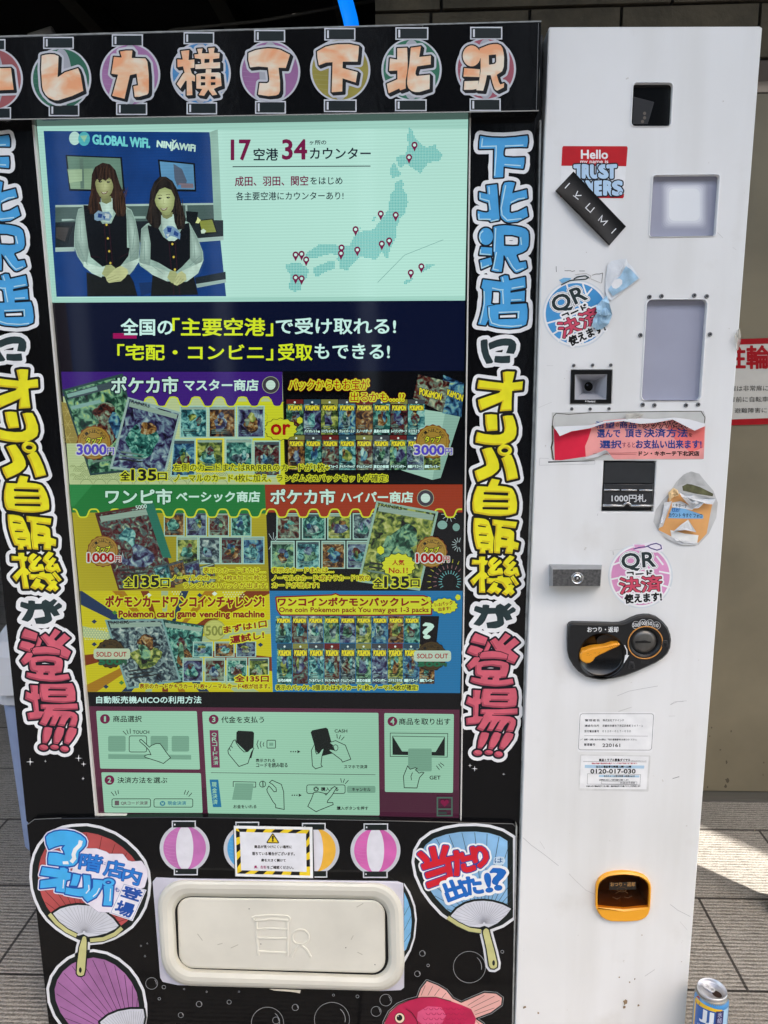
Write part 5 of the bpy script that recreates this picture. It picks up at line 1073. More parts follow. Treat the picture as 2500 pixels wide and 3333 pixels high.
f1h = F(L1_, [(482,845),(490,822),(508,815),(524,826),(528,850),(525,930),(518,1030),(510,1062),(490,1072),(465,1068),(452,1050),(455,990),(468,890)])
f1p = F(L1_, [(318,688),(360,660),(410,645),(465,637),(520,640),(570,650),(630,680),(680,720),(712,762),(690,782),(640,806),(580,822),(530,828),(500,812),(470,822),(420,800),(370,755)])
mb, fin = fan('fan_print', 'red paper fan print with blue hand lettering', f1o, None, FP(L1_, 505, 800), f1p, f1h, FP(L1_, 482, 1028), None, (176, 78, 78), 24, -196, 10, F(L1_, [(296, 692), (340, 745), (400, 792), (460, 822)]))
mb.stroke(F(L1_, [(540, 850), (620, 842), (690, 812), (732, 775)]), 18, fk); mb.stroke(F(L1_, [(540, 850), (620, 842), (690, 812), (732, 775)]), 12.5, hg)
Kf = (100, 2660, .25316); sgnw = ink((222, 216, 226)); c1 = ink((66, 168, 226), 1.1); c2 = ink((20, 74, 158), 1.1)
p3 = [[[(195,255),(230,215),(300,185),(380,170),(460,172),(560,190),(640,225),(695,270),(712,310),(705,360),(670,405),(620,450),(612,520),(600,580),(560,620),(480,635),(380,625),(225,605),(222,530),(235,455),(330,458),(440,485),(425,430),(405,405),(440,360),(380,360),(310,380),(235,412),(205,340)]]]
po = [[[(150,640),(260,655),(375,672),(375,648),(430,645),(480,670),(470,710),(520,720),(512,800),(460,815),(445,880),(440,970),(320,955),(330,895),(230,905),(118,915),(125,815),(230,800),(355,780),(260,765),(120,745)]], [[(545,725),(640,745),(620,820),(595,885),(505,880),(530,800)]], [[(672,738),(765,748),(772,830),(770,920),(755,980),(710,1015),(640,1020),(540,1005),(440,985),(450,900),(540,915),(620,920),(680,915),(680,830)]], [[(800,800),(930,810),(915,900),(880,970),(840,1030),(730,1090),(690,1050),(665,1010),(760,960),(800,900)]], [[(935,880),(1065,880),(1055,1000),(1045,1140),(930,1135),(945,1010)]], [ellp(1000,838,80,52,28), ellp(998,838,38,20,24)]]
pp = [[F(Kf, r) for r in pc_] for pc_ in p3+po]; g = sdf_grid(pp, 20, 1.0)
blk_ = [(640,430),(840,430),(960,470),(1000,500),(1170,500),(1230,580),(1300,600),(1410,590),(1470,680),(1475,760),(1440,880),(1350,900),(1300,880),(1180,1200),(880,1190),(760,1100),(560,700),(600,520)]
g2 = sdf_grid([[F(Kf, blk_)]]+pp, 20, 1.0)
fill(mb, g2, 8, ink((150, 145, 170))); fill(mb, g2, 7.2, sgnw); fill(mb, g, 4.2, c2); fill(mb, g, -.6, c1)
hl = ink((225, 236, 246))
mb.stroke(F(Kf, [(645, 300), (630, 360), (570, 420), (550, 480), (560, 530), (520, 580)]), 13, hl); mb.poly(F(Kf, [(410, 568), (480, 565), (490, 605), (415, 605)]), hl)
for s in ([(425, 805), (415, 915)], [(745, 870), (750, 930), (710, 980)], [(885, 910), (850, 980), (800, 1020)], [(1028, 920), (1018, 1080)]): mb.stroke(F(Kf, s), 3.0, hl)
for s_, q_ in (('階', [(650, 470), (935, 500), (890, 715), (615, 660)]), ('店', [(985, 540), (1205, 580), (1170, 790), (930, 740)]), ('内', [(1200, 640), (1440, 690), (1380, 880), (1170, 810)])): txt(mb, s_, F(Kf, q_), ink((36, 118, 200), 1.1), 1.2, [(3.2, c2)])
txt(mb, 'に', F(Kf, [(925, 575), (978, 585), (970, 618), (918, 608)]), c2, .01); txt(mb, 'も', F(Kf, [(1085, 900), (1145, 905), (1138, 962), (1080, 958)]), c2, .01)
mb.poly(F(Kf, [(1190, 850), (1490, 935), (1310, 1335), (1010, 1235)]), ink((222, 220, 232))); mb.stroke(F(Kf, [(1200, 862), (1472, 940), (1300, 1318), (1030, 1228)]), 1.0, c2, True)
txt(mb, '登', F(Kf, [(1205, 880), (1455, 950), (1390, 1085), (1150, 1010)]), c2, 1.6, [(1.8, c2)]); txt(mb, '場', F(Kf, [(1130, 1065), (1350, 1130), (1285, 1295), (1070, 1225)]), c2, 1.6, [(1.8, c2)])
fin()
# purple fan
f3o = F(L1_, [(560,915),(640,930),(710,965),(775,1020),(820,1080),(855,1150),(870,1230),(872,1300),(860,1370),(830,1440),(700,1500),(560,1500),(450,1440),(380,1370),(330,1300),(298,1220),(290,1140),(310,1070),(350,1010),(410,960),(480,928)])
f3p = F(L1_, [(600,1340),(650,1300),(710,1275),(780,1262),(860,1262),(868,1310),(850,1400),(760,1450),(640,1420)])
f3h = F(L1_, [(760, 1440), (800, 1440), (800, 1520), (760, 1520)])
mb, fin = fan('fan_print', 'purple paper fan print below the red fan', f3o, None, FP(L1_, 800, 1470), f3p, f3h, FP(L1_, 780, 1500), None, (160, 106, 156), 20, -178, -60, None, k2=20)
fin()
# blue fan
f2o = F(M1_, [(1290,160),(1370,168),(1450,192),(1520,235),(1580,300),(1620,380),(1630,470),(1615,560),(1580,640),(1520,710),(1450,760),(1370,790),(1300,795),(1220,770),(1150,735),(1085,690),(1020,620),(970,550),(930,460),(915,380),(925,310),(960,250),(1020,205),(1100,178),(1190,162)])
f2h = F(M1_, [(1322,800),(1330,778),(1350,768),(1372,780),(1385,830),(1410,920),(1425,985),(1422,1015),(1400,1028),(1375,1025),(1360,1005),(1345,900)])
f2p = F(M1_, [(1135,705),(1175,660),(1225,630),(1280,615),(1335,612),(1390,618),(1450,635),(1500,660),(1470,700),(1420,745),(1365,772),(1340,762),(1310,772),(1240,765),(1180,738)])
mb, fin = fan('fan_print', 'light blue paper fan print with red and blue lettering', f2o, None, FP(M1_, 1338, 748), f2p, f2h, FP(M1_, 1395, 985), None, (130, 176, 212), 26, -190, 6, F(M1_, [(1120, 712), (1180, 752), (1250, 785), (1320, 795)]), clipx=1672, k2=20)
Kg = (1330, 2660, .22302); r1 = ink((200, 28, 44), 1.1); r2 = ink((40, 62, 140), 1.1)
qs = [('当', [(130, 500), (560, 400), (640, 910), (300, 1040)]), ('た', [(585, 530), (880, 460), (970, 760), (680, 850)]), ('り', [(905, 455), (1080, 410), (1200, 640), (990, 750)])]
rr = []
for s_, q_ in qs:
    rings = type_polys(s_); a = np.array([p for r in rings for p in r]); bb = (*a.min(0), *a.max(0)); rr.append([qmap(F(Kg, q_), r, bb) for r in rings])
g = sdf_grid(rr, 22, 1.0, True); fill(mb, g, 14.5, ink((226, 230, 236))); fill(mb, g, 8.6, r2); fill(mb, g, 5.4, r1)
rr = []
for s_, q_ in (('出', [(480, 960), (760, 900), (860, 1140), (590, 1245)]), ('た', [(770, 890), (1030, 860), (1090, 1100), (880, 1130)]), ('!', [(1110, 830), (1180, 825), (1225, 1080), (1140, 1090)]), ('?', [(1185, 760), (1410, 745), (1410, 1050), (1260, 1060)])):
    rings = type_polys(s_); a = np.array([p for r in rings for p in r]); bb = (*a.min(0), *a.max(0)); rr.append([qmap(F(Kg, q_), r, bb) for r in rings])
g = sdf_grid(rr, 20, 1.0, True); fill(mb, g, 13, ink((226, 230, 236))); fill(mb, g, 3.8, ink((22, 98, 182), 1.1))
mb.poly(F(Kg, [(1245, 590), (1320, 572), (1395, 580), (1412, 640), (1385, 690), (1290, 700), (1235, 680)]), ink((190, 208, 222))); txt(mb, 'は', F(Kg, [(1255, 598), (1380, 592), (1375, 665), (1258, 668)]), ink((50, 100, 150)), .01)
fin()
# part of a fourth fan behind the hatch
mb = MB(YL-.0003); mb.poly(F(M1_, [(858, 505), (895, 560), (925, 640), (935, 720), (925, 830), (900, 910), (860, 985)]), fw); mb.poly(F(M1_, [(858, 520), (890, 580), (915, 650), (924, 730), (914, 830), (890, 905), (860, 950)]), fk); mb.poly(F(M1_, [(858, 560), (880, 610), (898, 670), (904, 740), (896, 830), (870, 905), (858, 915)]), ink((120, 178, 220), 1.1, amt=.1))
for s in ([(858, 700), (890, 640)], [(858, 790), (902, 700)], [(858, 860), (900, 800)]): mb.stroke(F(M1_, s), 1.3, ink((50, 70, 90)))
mb.obj('fan_print', lp, 'sliver of a light blue fan print at the hatch edge')
# lanterns
for fr, cx_, cy_, top, bot, col, rx, ry, lab in ((L1_, 1108, 295, (1038, 138, 1168, 172), (1050, 420, 1180, 452), (192, 112, 176), 150, 146, 'magenta and white lantern print nearest the red fan'), (L1_, 1492, 300, (1420, 145, 1548, 180), (1432, 425, 1560, 458), (80, 166, 220), 150, 146, 'blue lantern print half covered by the warning notice'),
    (M1_, 320, 308, (252, 152, 380, 186), (262, 434, 390, 466), (236, 178, 62), 150, 146, 'yellow lantern print half covered by the warning notice'), (M1_, 686, 310, (622, 155, 755, 188), (618, 436, 752, 468), (204, 98, 168), 150, 148, 'magenta and white lantern print nearest the blue fan')):
    mb = MB(YL-.0004); lantern(mb, fr, cx_, cy_, top, bot, col, rx, ry, capo=7, sm=ink((212, 211, 218))); mb.obj('lantern_print', lp, lab)
# warning notice
Kw = (740, 2660, .33613); mb = MB(YL-.0022)
mb.poly(qrect(F(Kw, [(58, 78), (832, 92), (845, 598), (72, 578)]), 5), plain((60, 62, 62), .15)); mb.poly(F(Kw, [(64, 82), (824, 96), (830, 590), (78, 572)]), ink((226, 227, 230)))
wo_ = F(Kw, [(82, 110), (796, 122), (802, 566), (96, 546)]); wi = F(Kw, [(120, 142), (762, 158), (768, 530), (134, 514)])
mb.poly(wo_, ink((228, 198, 40), 1.1)); kk = ink((16, 15, 14)); Yk = mb.lay()
def seg(p0, p1, q0, q1, n, sk):
    for i in range(n):
        a, b = (2*i)/(2*n), (2*i+1)/(2*n)
        mb.poly([lerp2(p0, p1, a+sk), lerp2(p0, p1, b+sk), lerp2(q0, q1, b-sk), lerp2(q0, q1, a-sk)], kk, Yk)
def lerp2(a, b, t): t = min(1, max(0, t)); return (a[0]+(b[0]-a[0])*t, a[1]+(b[1]-a[1])*t)
seg(wo_[0], wo_[1], wi[0], wi[1], 4, .03); seg(wo_[3], wo_[2], wi[3], wi[2], 4, -.02); seg(wo_[0], wo_[3], wi[0], wi[3], 3, .04); seg(wo_[1], wo_[2], wi[1], wi[2], 3, -.03)
mb.poly(wi, ink((218, 219, 224)))
g = sdf_grid([[F(Kw, [(440, 165), (492, 245), (388, 243)])]], 6, .8); fill(mb, g, 3, kk); fill(mb, g, -.3, ink((228, 198, 40), 1.1)); T(mb, Kw, '!', 433, 182, 448, 234, kk, .06)
for s_, x_, y_, x1_, y1_ in (('商品が見つけにくい場所に', 262, 270, 625, 300), ('落ちている場合がございます。', 240, 335, 652, 368), ('扉を大きく開けて', 328, 402, 565, 430), ('をご確認ください。', 385, 470, 640, 500)): T(mb, Kw, s_, x_, y_, x1_, y1_, kk, .018, 3)
T(mb, Kw, '奥、左右', 260, 468, 378, 496, ink((150, 30, 90)), .018, 1); mb.obj('warning_notice', lp, 'white warning notice with yellow and black striped border')
# bubbles and fish
mb = MB(YL-.0003); bw = ink((150, 152, 154))
for fr, x, y, r in ((L1_, 910, 1108, 20), (L1_, 983, 1130, 6.5), (L1_, 1105, 1142, 3), (L1_, 956, 1200, 5), (L1_, 1195, 1232, 10), (L1_, 1375, 1220, 7.5), (L1_, 1085, 1298, 9), (L1_, 1240, 1158, 3), (L1_, 1434, 1157, 3), (L1_, 1605, 1345, 53), (M1_, 205, 1252, 11), (M1_, 425, 1325, 58), (M1_, 748, 1208, 20), (M1_, 690, 1276, 17), (M1_, 578, 1186, 5.5), (M1_, 434, 1178, 4), (M1_, 968, 928, 10), (M1_, 1002, 1000, 5), (M1_, 938, 1050, 10), (M1_, 1250, 1010, 53), (M1_, 1447, 918, 5.5), (M1_, 90, 1330, 12), (L1_, 846, 883, 3), (L1_, 884, 868, 2.5), (L1_, 870, 945, 3)):
    c = FP(fr, x, y); mb.ell(c, r, r*.98, bw, 30, ring=1.3 if r > 4 else 1.0)
    if r > 8: mb.stroke([(c[0]+r*.75*math.cos(a), c[1]+r*.75*math.sin(a)) for a in np.linspace(-.9, .2, 6)], 1.6, bw)
mb.obj('bubble_print', lp)
mb = MB(YL-.0006); fr_ = M1_; fish = [(735,1420),(740,1340),(770,1280),(820,1235),(880,1210),(940,1195),(960,1140),(995,1095),(1060,1120),(1110,1150),(1150,1200),(1200,1225),(1280,1190),(1340,1165),(1410,1170),(1445,1195),(1440,1235),(1380,1280),(1280,1318),(1330,1350),(1380,1420),(1300,1500),(900,1520)]
g = sdf_grid([[F(fr_, fish)]], 12, 1.4); fill(mb, g, 6, bw); fill(mb, g, 4.6, fk); 
finm = ink((222, 168, 160), 1.1, amt=.12, scale=12); fill(mb, g, 0, finm)
fbody = [(735,1420),(742,1340),(772,1285),(822,1238),(890,1208),(960,1190),(1050,1190),(1140,1215),(1210,1240),(1260,1262),(1290,1320),(1270,1400),(1250,1500),(900,1520)]
mb.poly(F(fr_, fbody), ink((186, 36, 80), 1.05, amt=.28, scale=12)); mb.poly(F(fr_, [(940, 1280), (1000, 1245), (1080, 1250), (1110, 1300), (1080, 1360), (990, 1370), (935, 1330)]), ink((212, 86, 126), 1.1, amt=.2, scale=14))
for s in ([(960, 1180), (985, 1120)], [(1000, 1180), (1030, 1125)], [(1040, 1182), (1070, 1140)], [(1085, 1195), (1110, 1165)], [(1240, 1240), (1340, 1180)], [(1260, 1255), (1400, 1185)], [(1280, 1275), (1430, 1210)], [(1285, 1295), (1400, 1255)], [(1290, 1330), (1340, 1390)]): mb.stroke(F(fr_, s), 1.3, fk)
scl = ink((160, 30, 74))
for r_ in range(4):
    for k in range(8):
        x, y = 985+k*34+(r_ % 2)*17, 1262+r_*30
        if x < 1235: mb.stroke(F(fr_, [(x-14, y-8), (x-4, y+4), (x+6, y+4), (x+14, y-8)]), 1.6, scl)
mb.stroke(F(fr_, [(868, 1260), (905, 1285), (935, 1330), (950, 1400)]), 2, fk); mb.stroke(F(fr_, [(742, 1340), (772, 1285), (822, 1238), (890, 1208), (960, 1190), (1050, 1190), (1140, 1215)]), 1.8, fk)
mb.ell(FP(fr_, 832, 1316), 17, 18, fk, 28); mb.ell(FP(fr_, 832, 1316), 15, 16, ink((226, 206, 176)), 28); mb.ell(FP(fr_, 830, 1314), 9.5, 10, fk, 24); mb.ell(FP(fr_, 822, 1304), 2.6, 2.6, bw, 10)
mb.obj('goldfish_print', lp, 'pink goldfish print with pale fins')
# ---- delivery hatch
Kh = (480, 2820, .54250); cream = plain((214, 211, 199), .42, k=1.03, amt=.09, scale=9, bump=.12, bscale=25); lil = ink((196, 194, 206), 1.1, amt=.04)
mb = MB(); bp = [(30, 95), (50, 72), (200, 78), (1500, 95), (1535, 108), (1540, 520), (1540, 730), (1520, 745), (1400, 750), (180, 715), (90, 695), (75, 670)]
mb.plate([F(Kh, bp)], lil, YL-.003, YL, .001); hb = mb.obj('delivery_hatch', VM)
o_q = F(Kh, [(52, 78), (1528, 100), (1548, 752), (92, 712)]); i_q = F(Kh, [(160, 178), (1436, 198), (1450, 655), (182, 612)])
def loop(q, r, sx=0): return qrect(q, r, 8)
def shr(q, t):  # shrink quad by t photo px
    c = np.mean(np.array(q), 0); out = []
    for p in q: d_ = np.array(p)-c; out.append(tuple(np.array(p)-np.sign(d_)*t))
    return out
prof = [(o_q, 92, YL-.002), (o_q, 92, YL-.014), (shr(o_q, 5), 90, YL-.019), (shr(o_q, 14), 84, YL-.0215), (shr(i_q, -26), 72, YL-.0215), (shr(i_q, -10), 62, YL-.018), (shr(i_q, 0), 56, YL-.006), (shr(i_q, 2), 54, YL+.006)]
mb = MB(); L_ = [[P(*p, Y_) for p in qrect(q, r, 8)] for q, r, Y_ in prof]; n = len(L_[0])
for A_, B_ in zip(L_[:-1], L_[1:]): mb.add(A_+B_, [(i, (i+1) % n, n+(i+1) % n, n+i) for i in range(n)], cream, True)
fixnormals(mb.obj('hatch_frame', hb))
mb = MB(); mb.poly([qrect(shr(i_q, -1), 55, 8)], plain((10, 10, 10), .7), YL-.0034); mb.obj('hatch_recess', hb)
fq = F(Kh, [(178, 184), (1424, 202), (1428, 642), (192, 608)])
mb = MB(); m_ = [(fq, 44, .0005), (fq, 44, -.0030), (shr(fq, 3), 42, -.0050), (shr(fq, 7), 40, -.0056)]; L_ = []
for q, r, d_ in m_: L_.append([P(*p, YL-.0055+d_+.000*p[1]) for p in qrect(q, r, 8)])
n = len(L_[0])
for A_, B_ in zip(L_[:-1], L_[1:]): mb.add(A_+B_, [(i, (i+1) % n, n+(i+1) % n, n+i) for i in range(n)], cream, True)
mb.add(L_[-1], [tuple(range(n))], cream); flp = fixnormals(mb.obj('hatch_flap', hb)); YF = YL-.0111
# raised pictogram of a cabinet and a person
mb = MB(); pc2 = plain((220, 217, 205), .4, k=1.03)
def relief(pts, w, closed=False):
    p = [np.array(FP(Kh, *q)) for q in pts]; n = len(p); Lx, Rx = [], []
    for i in range(n):
        a = p[i-1] if (closed or i > 0) else None; c = p[(i+1) % n] if (closed or i < n-1) else None
        e1 = _unit(p[i]-a) if a is not None else _unit(c-p[i]); e2 = _unit(c-p[i]) if c is not None else e1
        t = _unit(e1+e2); nn = np.array([-t[1], t[0]]); k_ = max(.5, abs(nn@np.array([-e1[1], e1[0]]))); Lx.append(p[i]+nn*w/2/k_); Rx.append(p[i]-nn*w/2/k_)
    def off(s, Y_): return [P(*(l*(1-s)/2+r*(1+s)/2), Y_) for l, r in zip(Lx, Rx)]
    rows = [off(-1, YF), off(-.6, YF-.0014), off(.6, YF-.0014), off(1, YF)]; m = n if closed else n-1
    for A_, B_ in zip(rows[:-1], rows[1:]): mb.add(A_+B_, [(i, (i+1) % n, n+(i+1) % n, n+i) for i in range(m)], pc2)
relief([(640, 330), (632, 308), (650, 300), (740, 294), (840, 300), (855, 312), (850, 328), (740, 318), (640, 330)], 7)
relief([(652, 328), (655, 430), (665, 535)], 9); relief([(838, 328), (842, 430), (838, 540)], 9)
relief([(655, 378), (740, 374), (838, 378)], 7); relief([(660, 430), (740, 434), (840, 434)], 7); relief([(668, 512), (740, 516), (838, 522)], 8)
relief([(918+50*math.cos(a), 425+45*math.sin(a)) for a in np.linspace(0, 2*math.pi, 28, endpoint=False)], 7, True); relief([(862, 545), (885, 500), (918, 472), (955, 500), (982, 548)], 8)
fixnormals(mb.obj('hatch_pictogram', flp if False else hb))
mb = MB(YF-.0001); sc2 = plain((178, 174, 160), .6); 
for s in ([(300, 405), (330, 445)], [(1255, 245), (1295, 222)], [(1222, 440), (1235, 415)], [(500, 490), (545, 470)], [(1260, 515), (1290, 530)], [(420, 470), (450, 462)]): mb.stroke(F(Kh, s), 2.2, sc2)
for x, y in ((1190, 488), (610, 255), (680, 466), (1365, 590)): mb.ell(FP(Kh, x, y), 2, 2, plain((110, 106, 96), .6), 8)
mb.obj('scuff_marks', hb)
mb = MB(); gt = plain((206, 200, 182), .5, amt=.2, scale=50); 
mb.add([P(*FP(Kh, x, y), YL-.014) for x, y in ((730, 735), (920, 742), (915, 762), (860, 752), (760, 745))], [(0, 1, 2, 3, 4)], gt); mb.obj('tape_scrap', hb)
# ------------------------------------------------------------------ touch screen and what it shows
T1, T2, V1, V2, PH = (0, 0, .5425), (850, 0, .57264), (0, 600, .5425), (850, 600, .57264), (180, 400, .34961)
SA, SB, SCc, SD, SE, SF, SG, SI = (150, 1180, .47016), (850, 1180, .42194), (200, 1560, .42194), (850, 1560, .42194), (230, 1900, .40386), (860, 1900, .42194), (280, 2240, .37372), (850, 2240, .42194)
mint = scr((176, 222, 208)); mint2 = scr((158, 206, 192)); navy = scr((4, 12, 40)); mar = scr((112, 22, 66)); ink_s = scr((20, 32, 46)); lime = scr((206, 226, 36)); tealm = scr((96, 180, 176)); blk_s = scr((2, 3, 4)); wmint = scr((196, 236, 226))
yel_s = scr((192, 200, 40)); red_s = scr((150, 12, 10)); yo = scr((214, 205, 40)); dred = scr((120, 14, 14)); cardw = scr((150, 190, 175)); gold_s = scr((150, 122, 48)); gold2 = scr((110, 62, 24)); purp = scr((78, 66, 178)); drk = scr((16, 20, 18))
mb = MB(.0); mb.plate([scq], blk_s, .0, .015); ts = mb.obj('touch_screen', VM)
def edgeL(y): return 118+(y-400)*(315-118)/(2657-400)
def edgeR(y): return 1525+(y-379)*(1497-1525)/(2670-379)
# --- airport counter slide
mb = MB(-.0006)
mb.poly([(119, 398), (1524, 382), (1514, 978), (169, 985)], mint); mb.poly([(119, 398), (1524, 382), (1523, 418), (122, 428)], mint2); mb.poly([(166, 970), (1514.5, 964), (1514, 978), (169, 985)], mint2)
mb.poly([(119, 398), (150, 400), (186, 972), (169, 985)], mint2)
for i in range(40):
    y = 470+i*12.6; mb.stroke([(1060, y), (1518-(y-400)*.0125, y+12)], 1.0, scr((168, 214, 200)))
for q, m_ in (([(757, 541), (1206, 539), (1206, 542), (757, 544)], ink_s),): mb.poly(q, m_)
T(mb, (0, 0, 1), '17', 753, 456, 814, 520, mar, .03); T(mb, (0, 0, 1), '空港', 826, 483, 905, 522, ink_s, .015); T(mb, (0, 0, 1), '34', 920, 455, 998, 518, mar, .03); T(mb, T2, 'ヶ所の', 275, 796, 370, 822, ink_s, .012); T(mb, T2, 'カウンター', 278, 840, 622, 903, ink_s, .015)
T(mb, (0, 0, 1), '成田、羽田、関空', 765, 574, 1003, 606, mar, .012, -2); T(mb, T2, 'をはじめ', 280, 1006, 462, 1048, ink_s, .006); T(mb, (0, 0, 1), '各主要空港にカウンターあり!', 768, 625, 1118, 652, ink_s, .004, -2)
# map
isl = [F(T2, [(840,725),(860,745),(880,790),(900,810),(940,840),(990,820),(1000,850),(1035,880),(1010,915),(950,925),(905,985),(870,960),(820,930),(790,955),(775,940),(770,890),(820,880),(835,830),(832,770)]), F(T2, [(740,935),(760,920),(775,960),(800,995),(740,1015),(735,970)]),
 F(T2, [(760,1040),(800,1020),(810,1050),(800,1060),(830,1110),(835,1150),(815,1190)])+F(V2, [(830,110),(820,160),(790,195),(770,240),(768,300),(735,360),(720,420),(700,410),(690,380),(650,430),(620,420),(560,410),(530,440),(490,490),(450,480),(445,440),(430,430),(440,400),(390,395),(300,420),(250,415),(260,390),(330,340),(430,345),(500,350),(515,320),(550,270),(570,230),(560,270),(640,255),(670,215),(720,150),(730,90)])+F(T2, [(735,1100),(760,1080)]),
 F(V2, [(295,475),(380,440),(420,435),(420,480),(370,495),(330,520),(305,520)]), F(V2, [(140,455),(210,440),(270,480),(265,520),(230,560),(225,600),(190,610),(155,590),(170,520),(145,490)]), F(V2, [(800,560),(830,540),(865,535),(825,570)]), F(V2, [(905,500),(945,450),(990,458),(930,490)]), F(V2, [(630,210),(640,180),(655,180),(645,205)])]
def inpoly(x, y, p):
    r = False; n = len(p)
    for i in range(n):
        (ax, ay), (bx, by) = p[i], p[(i+1) % n]
        if (ay > y) != (by > y) and x < (bx-ax)*(y-ay)/(by-ay)+ax: r = not r
    return r
Ym = mb.lay()
for p in isl:
    xs = [q[0] for q in p]; ys = [q[1] for q in p]; vs, fs = [], []
    for iy in range(int(min(ys)//5), int(max(ys)//5)+1):
        for ix in range(int(min(xs)//5), int(max(xs)//5)+1):
            x, y = ix*5+2.5, iy*5+2.5
            if inpoly(x, y, p):
                o = len(vs); vs += [P(x-2, y-2, Ym), P(x-2, y+2, Ym), P(x+2, y+2, Ym), P(x+2, y-2, Ym)]; fs.append((o, o+1, o+2, o+3))
    mb.add(vs, fs, tealm)
mb.stroke(F(V2, [(662, 558), (815, 402), (1035, 315)]), 1.3, scr((90, 140, 135)))
for fr, x, y in [(T2, 872, 862), (T2, 841, 932)]+[(V2, a, b) for a, b in ((680, 205), (765, 212), (537, 294), (728, 358), (686, 376), (547, 410), (457, 398), (454, 430), (196, 438), (230, 434), (256, 466), (196, 568), (230, 573), (851, 540), (911, 505))]:
    s = 1.0 if fr is V2 else .95
    def q(dx, dy): return FP(fr, x+dx, y+dy)
    mb.poly([q(0, 0), q(-9, -20), q(-17, -32), q(-17, -44), q(-10, -54), q(0, -57), q(10, -54), q(17, -44), q(17, -32), q(9, -20)], mar); mb.ell(q(0, -38), 5, 5, wmint, 16)
# counter photograph: two staff in waistcoats
pq = [(142, 426), (682, 430), (736, 964), (184, 966)]
def col(*c):
    if c in ((48, 34, 26), (34, 30, 26)): return scr(c, 1.0, (.7, 60, 3, (6, 1, .5)))          # hair strands
    if c in ((150, 180, 168), (178, 204, 190), (176, 204, 192)): return scr(c, 1.0, (.28, 45, 3, (1.6, 1, .7)))   # shirt folds
    if c in ((158, 168, 118), (182, 190, 138)): return scr(c, 1.0, (.16, 40, 2, (1, 1, 1)))
    return scr(c, 1.0, (.18, 22, 3, (1, 1, 1)))
mb.poly(pq, col(18, 58, 118)); 
def pp(pts, c): mb.poly(F(PH, pts), col(*c))
pp([(0, 775), (1480, 752), (1500, 910), (0, 925)], (70, 92, 88)); pp([(0, 765), (1475, 745), (1477, 762), (0, 785)], (160, 186, 176)); pp([(660, 870), (840, 868), (840, 890), (660, 890)], (140, 168, 158)); pp([(60, 895), (150, 893), (200, 905), (60, 915)], (150, 176, 168)); pp([(1210, 760), (1228, 760), (1232, 880), (1214, 880)], (150, 176, 168))
pp([(0, 925), (1563, 905), (1565, 1060), (0, 1165)], (26, 36, 40)); pp([(0, 1160), (180, 1155), (180, 1195), (0, 1200)], (156, 182, 174)); pp([(1310, 1075), (1565, 1055), (1568, 1092), (1330, 1110)], (156, 182, 174)); pp([(780, 1490), (900, 1480), (900, 1580), (800, 1610)], (20, 48, 92)); pp([(1310, 1500), (1588, 1455), (1590, 1485), (1320, 1535)], (146, 172, 166)); pp([(1300, 1440), (1585, 1385), (1588, 1455), (1310, 1500)], (30, 40, 46))
pp([(95, 298), (620, 318), (648, 640), (130, 632)], (14, 22, 30)); pp([(110, 310), (605, 330), (630, 622), (142, 615)], (96, 128, 112)); pp([(112, 430), (350, 425), (350, 620), (142, 612)], (128, 158, 130)); pp([(225, 330), (260, 330), (270, 612), (235, 612)], (90, 116, 104)); pp([(120, 440), (250, 430), (250, 540), (130, 560)], (150, 178, 144))
pp([(955, 340), (1300, 375), (1312, 640), (985, 635)], (10, 16, 24)); pp([(972, 358), (1285, 388), (1298, 620), (1000, 615)], (88, 140, 176)); pp([(1100, 380), (1180, 430), (1225, 540), (1210, 600), (1140, 600), (1110, 520)], (78, 92, 110)); pp([(1150, 560), (1285, 565), (1288, 608), (1150, 605)], (120, 110, 120)); pp([(1140, 580), (1170, 575), (1170, 608), (1140, 606)], (70, 130, 180))
pp([(1440, 85), (1512, 60), (1550, 905), (1478, 905)], (140, 178, 164))
pp([(0, 955), (160, 958), (110, 1120), (0, 1080)], (24, 30, 30)); pp([(10, 970), (130, 975), (90, 1105), (5, 1070)], (60, 58, 56)); pp([(1330, 905), (1470, 890), (1510, 1025), (1360, 1035)], (14, 18, 18)); pp([(1340, 912), (1460, 900), (1498, 1015), (1370, 1022)], (130, 140, 62)); pp([(1290, 890), (1325, 876), (1355, 905), (1335, 935), (1300, 930)], (210, 220, 150)); pp([(1355, 1000), (1380, 985), (1405, 1005), (1390, 1028), (1360, 1030)], (190, 214, 190)); pp([(1215, 820), (1330, 830), (1320, 900), (1290, 960), (1230, 940)], (16, 22, 24))
for s, q_ in (('GLOBAL WiFi.', [(348, 110), (880, 145), (880, 232), (350, 195)]),): txt(mb, s, F(PH, q_), col(110, 204, 204), 1.4, [(1.6, col(110, 204, 204))])
txt(mb, 'NINJAWiFi', F(PH, [(950, 165), (1305, 205), (1300, 285), (945, 240)]), col(186, 220, 206), 1.2, [(1.4, col(186, 220, 206))]); pp([(1085, 150), (1105, 165), (1130, 155), (1115, 178), (1100, 190)], (186, 220, 206))
mb.ell(FP(PH, 180, 143), 18, 22, col(170, 206, 196), 24); mb.ell(FP(PH, 268, 148), 19, 23, col(76, 168, 176), 24); pp([(230, 120), (300, 115), (270, 180)], (140, 190, 160))
hairA, hairB, skin, skin2, bl_, vest, sk_ = (48, 34, 26), (34, 30, 26), (158, 168, 118), (124, 132, 88), (150, 180, 168), (14, 18, 22), (22, 26, 26)
def soft(pts, c0, c1, at, n=7, k=.82):
    """tone that runs smoothly from the rim (c0) to the point 'at' (c1) of the pictured shape"""
    for i in range(n):
        t = i/(n-1); s = 1-k*t; pp([(at[0]+(x-at[0])*s, at[1]+(y-at[1])*s) for x, y in pts], tuple(int(round(u+(v-u)*t)) for u, v in zip(c0, c1)))
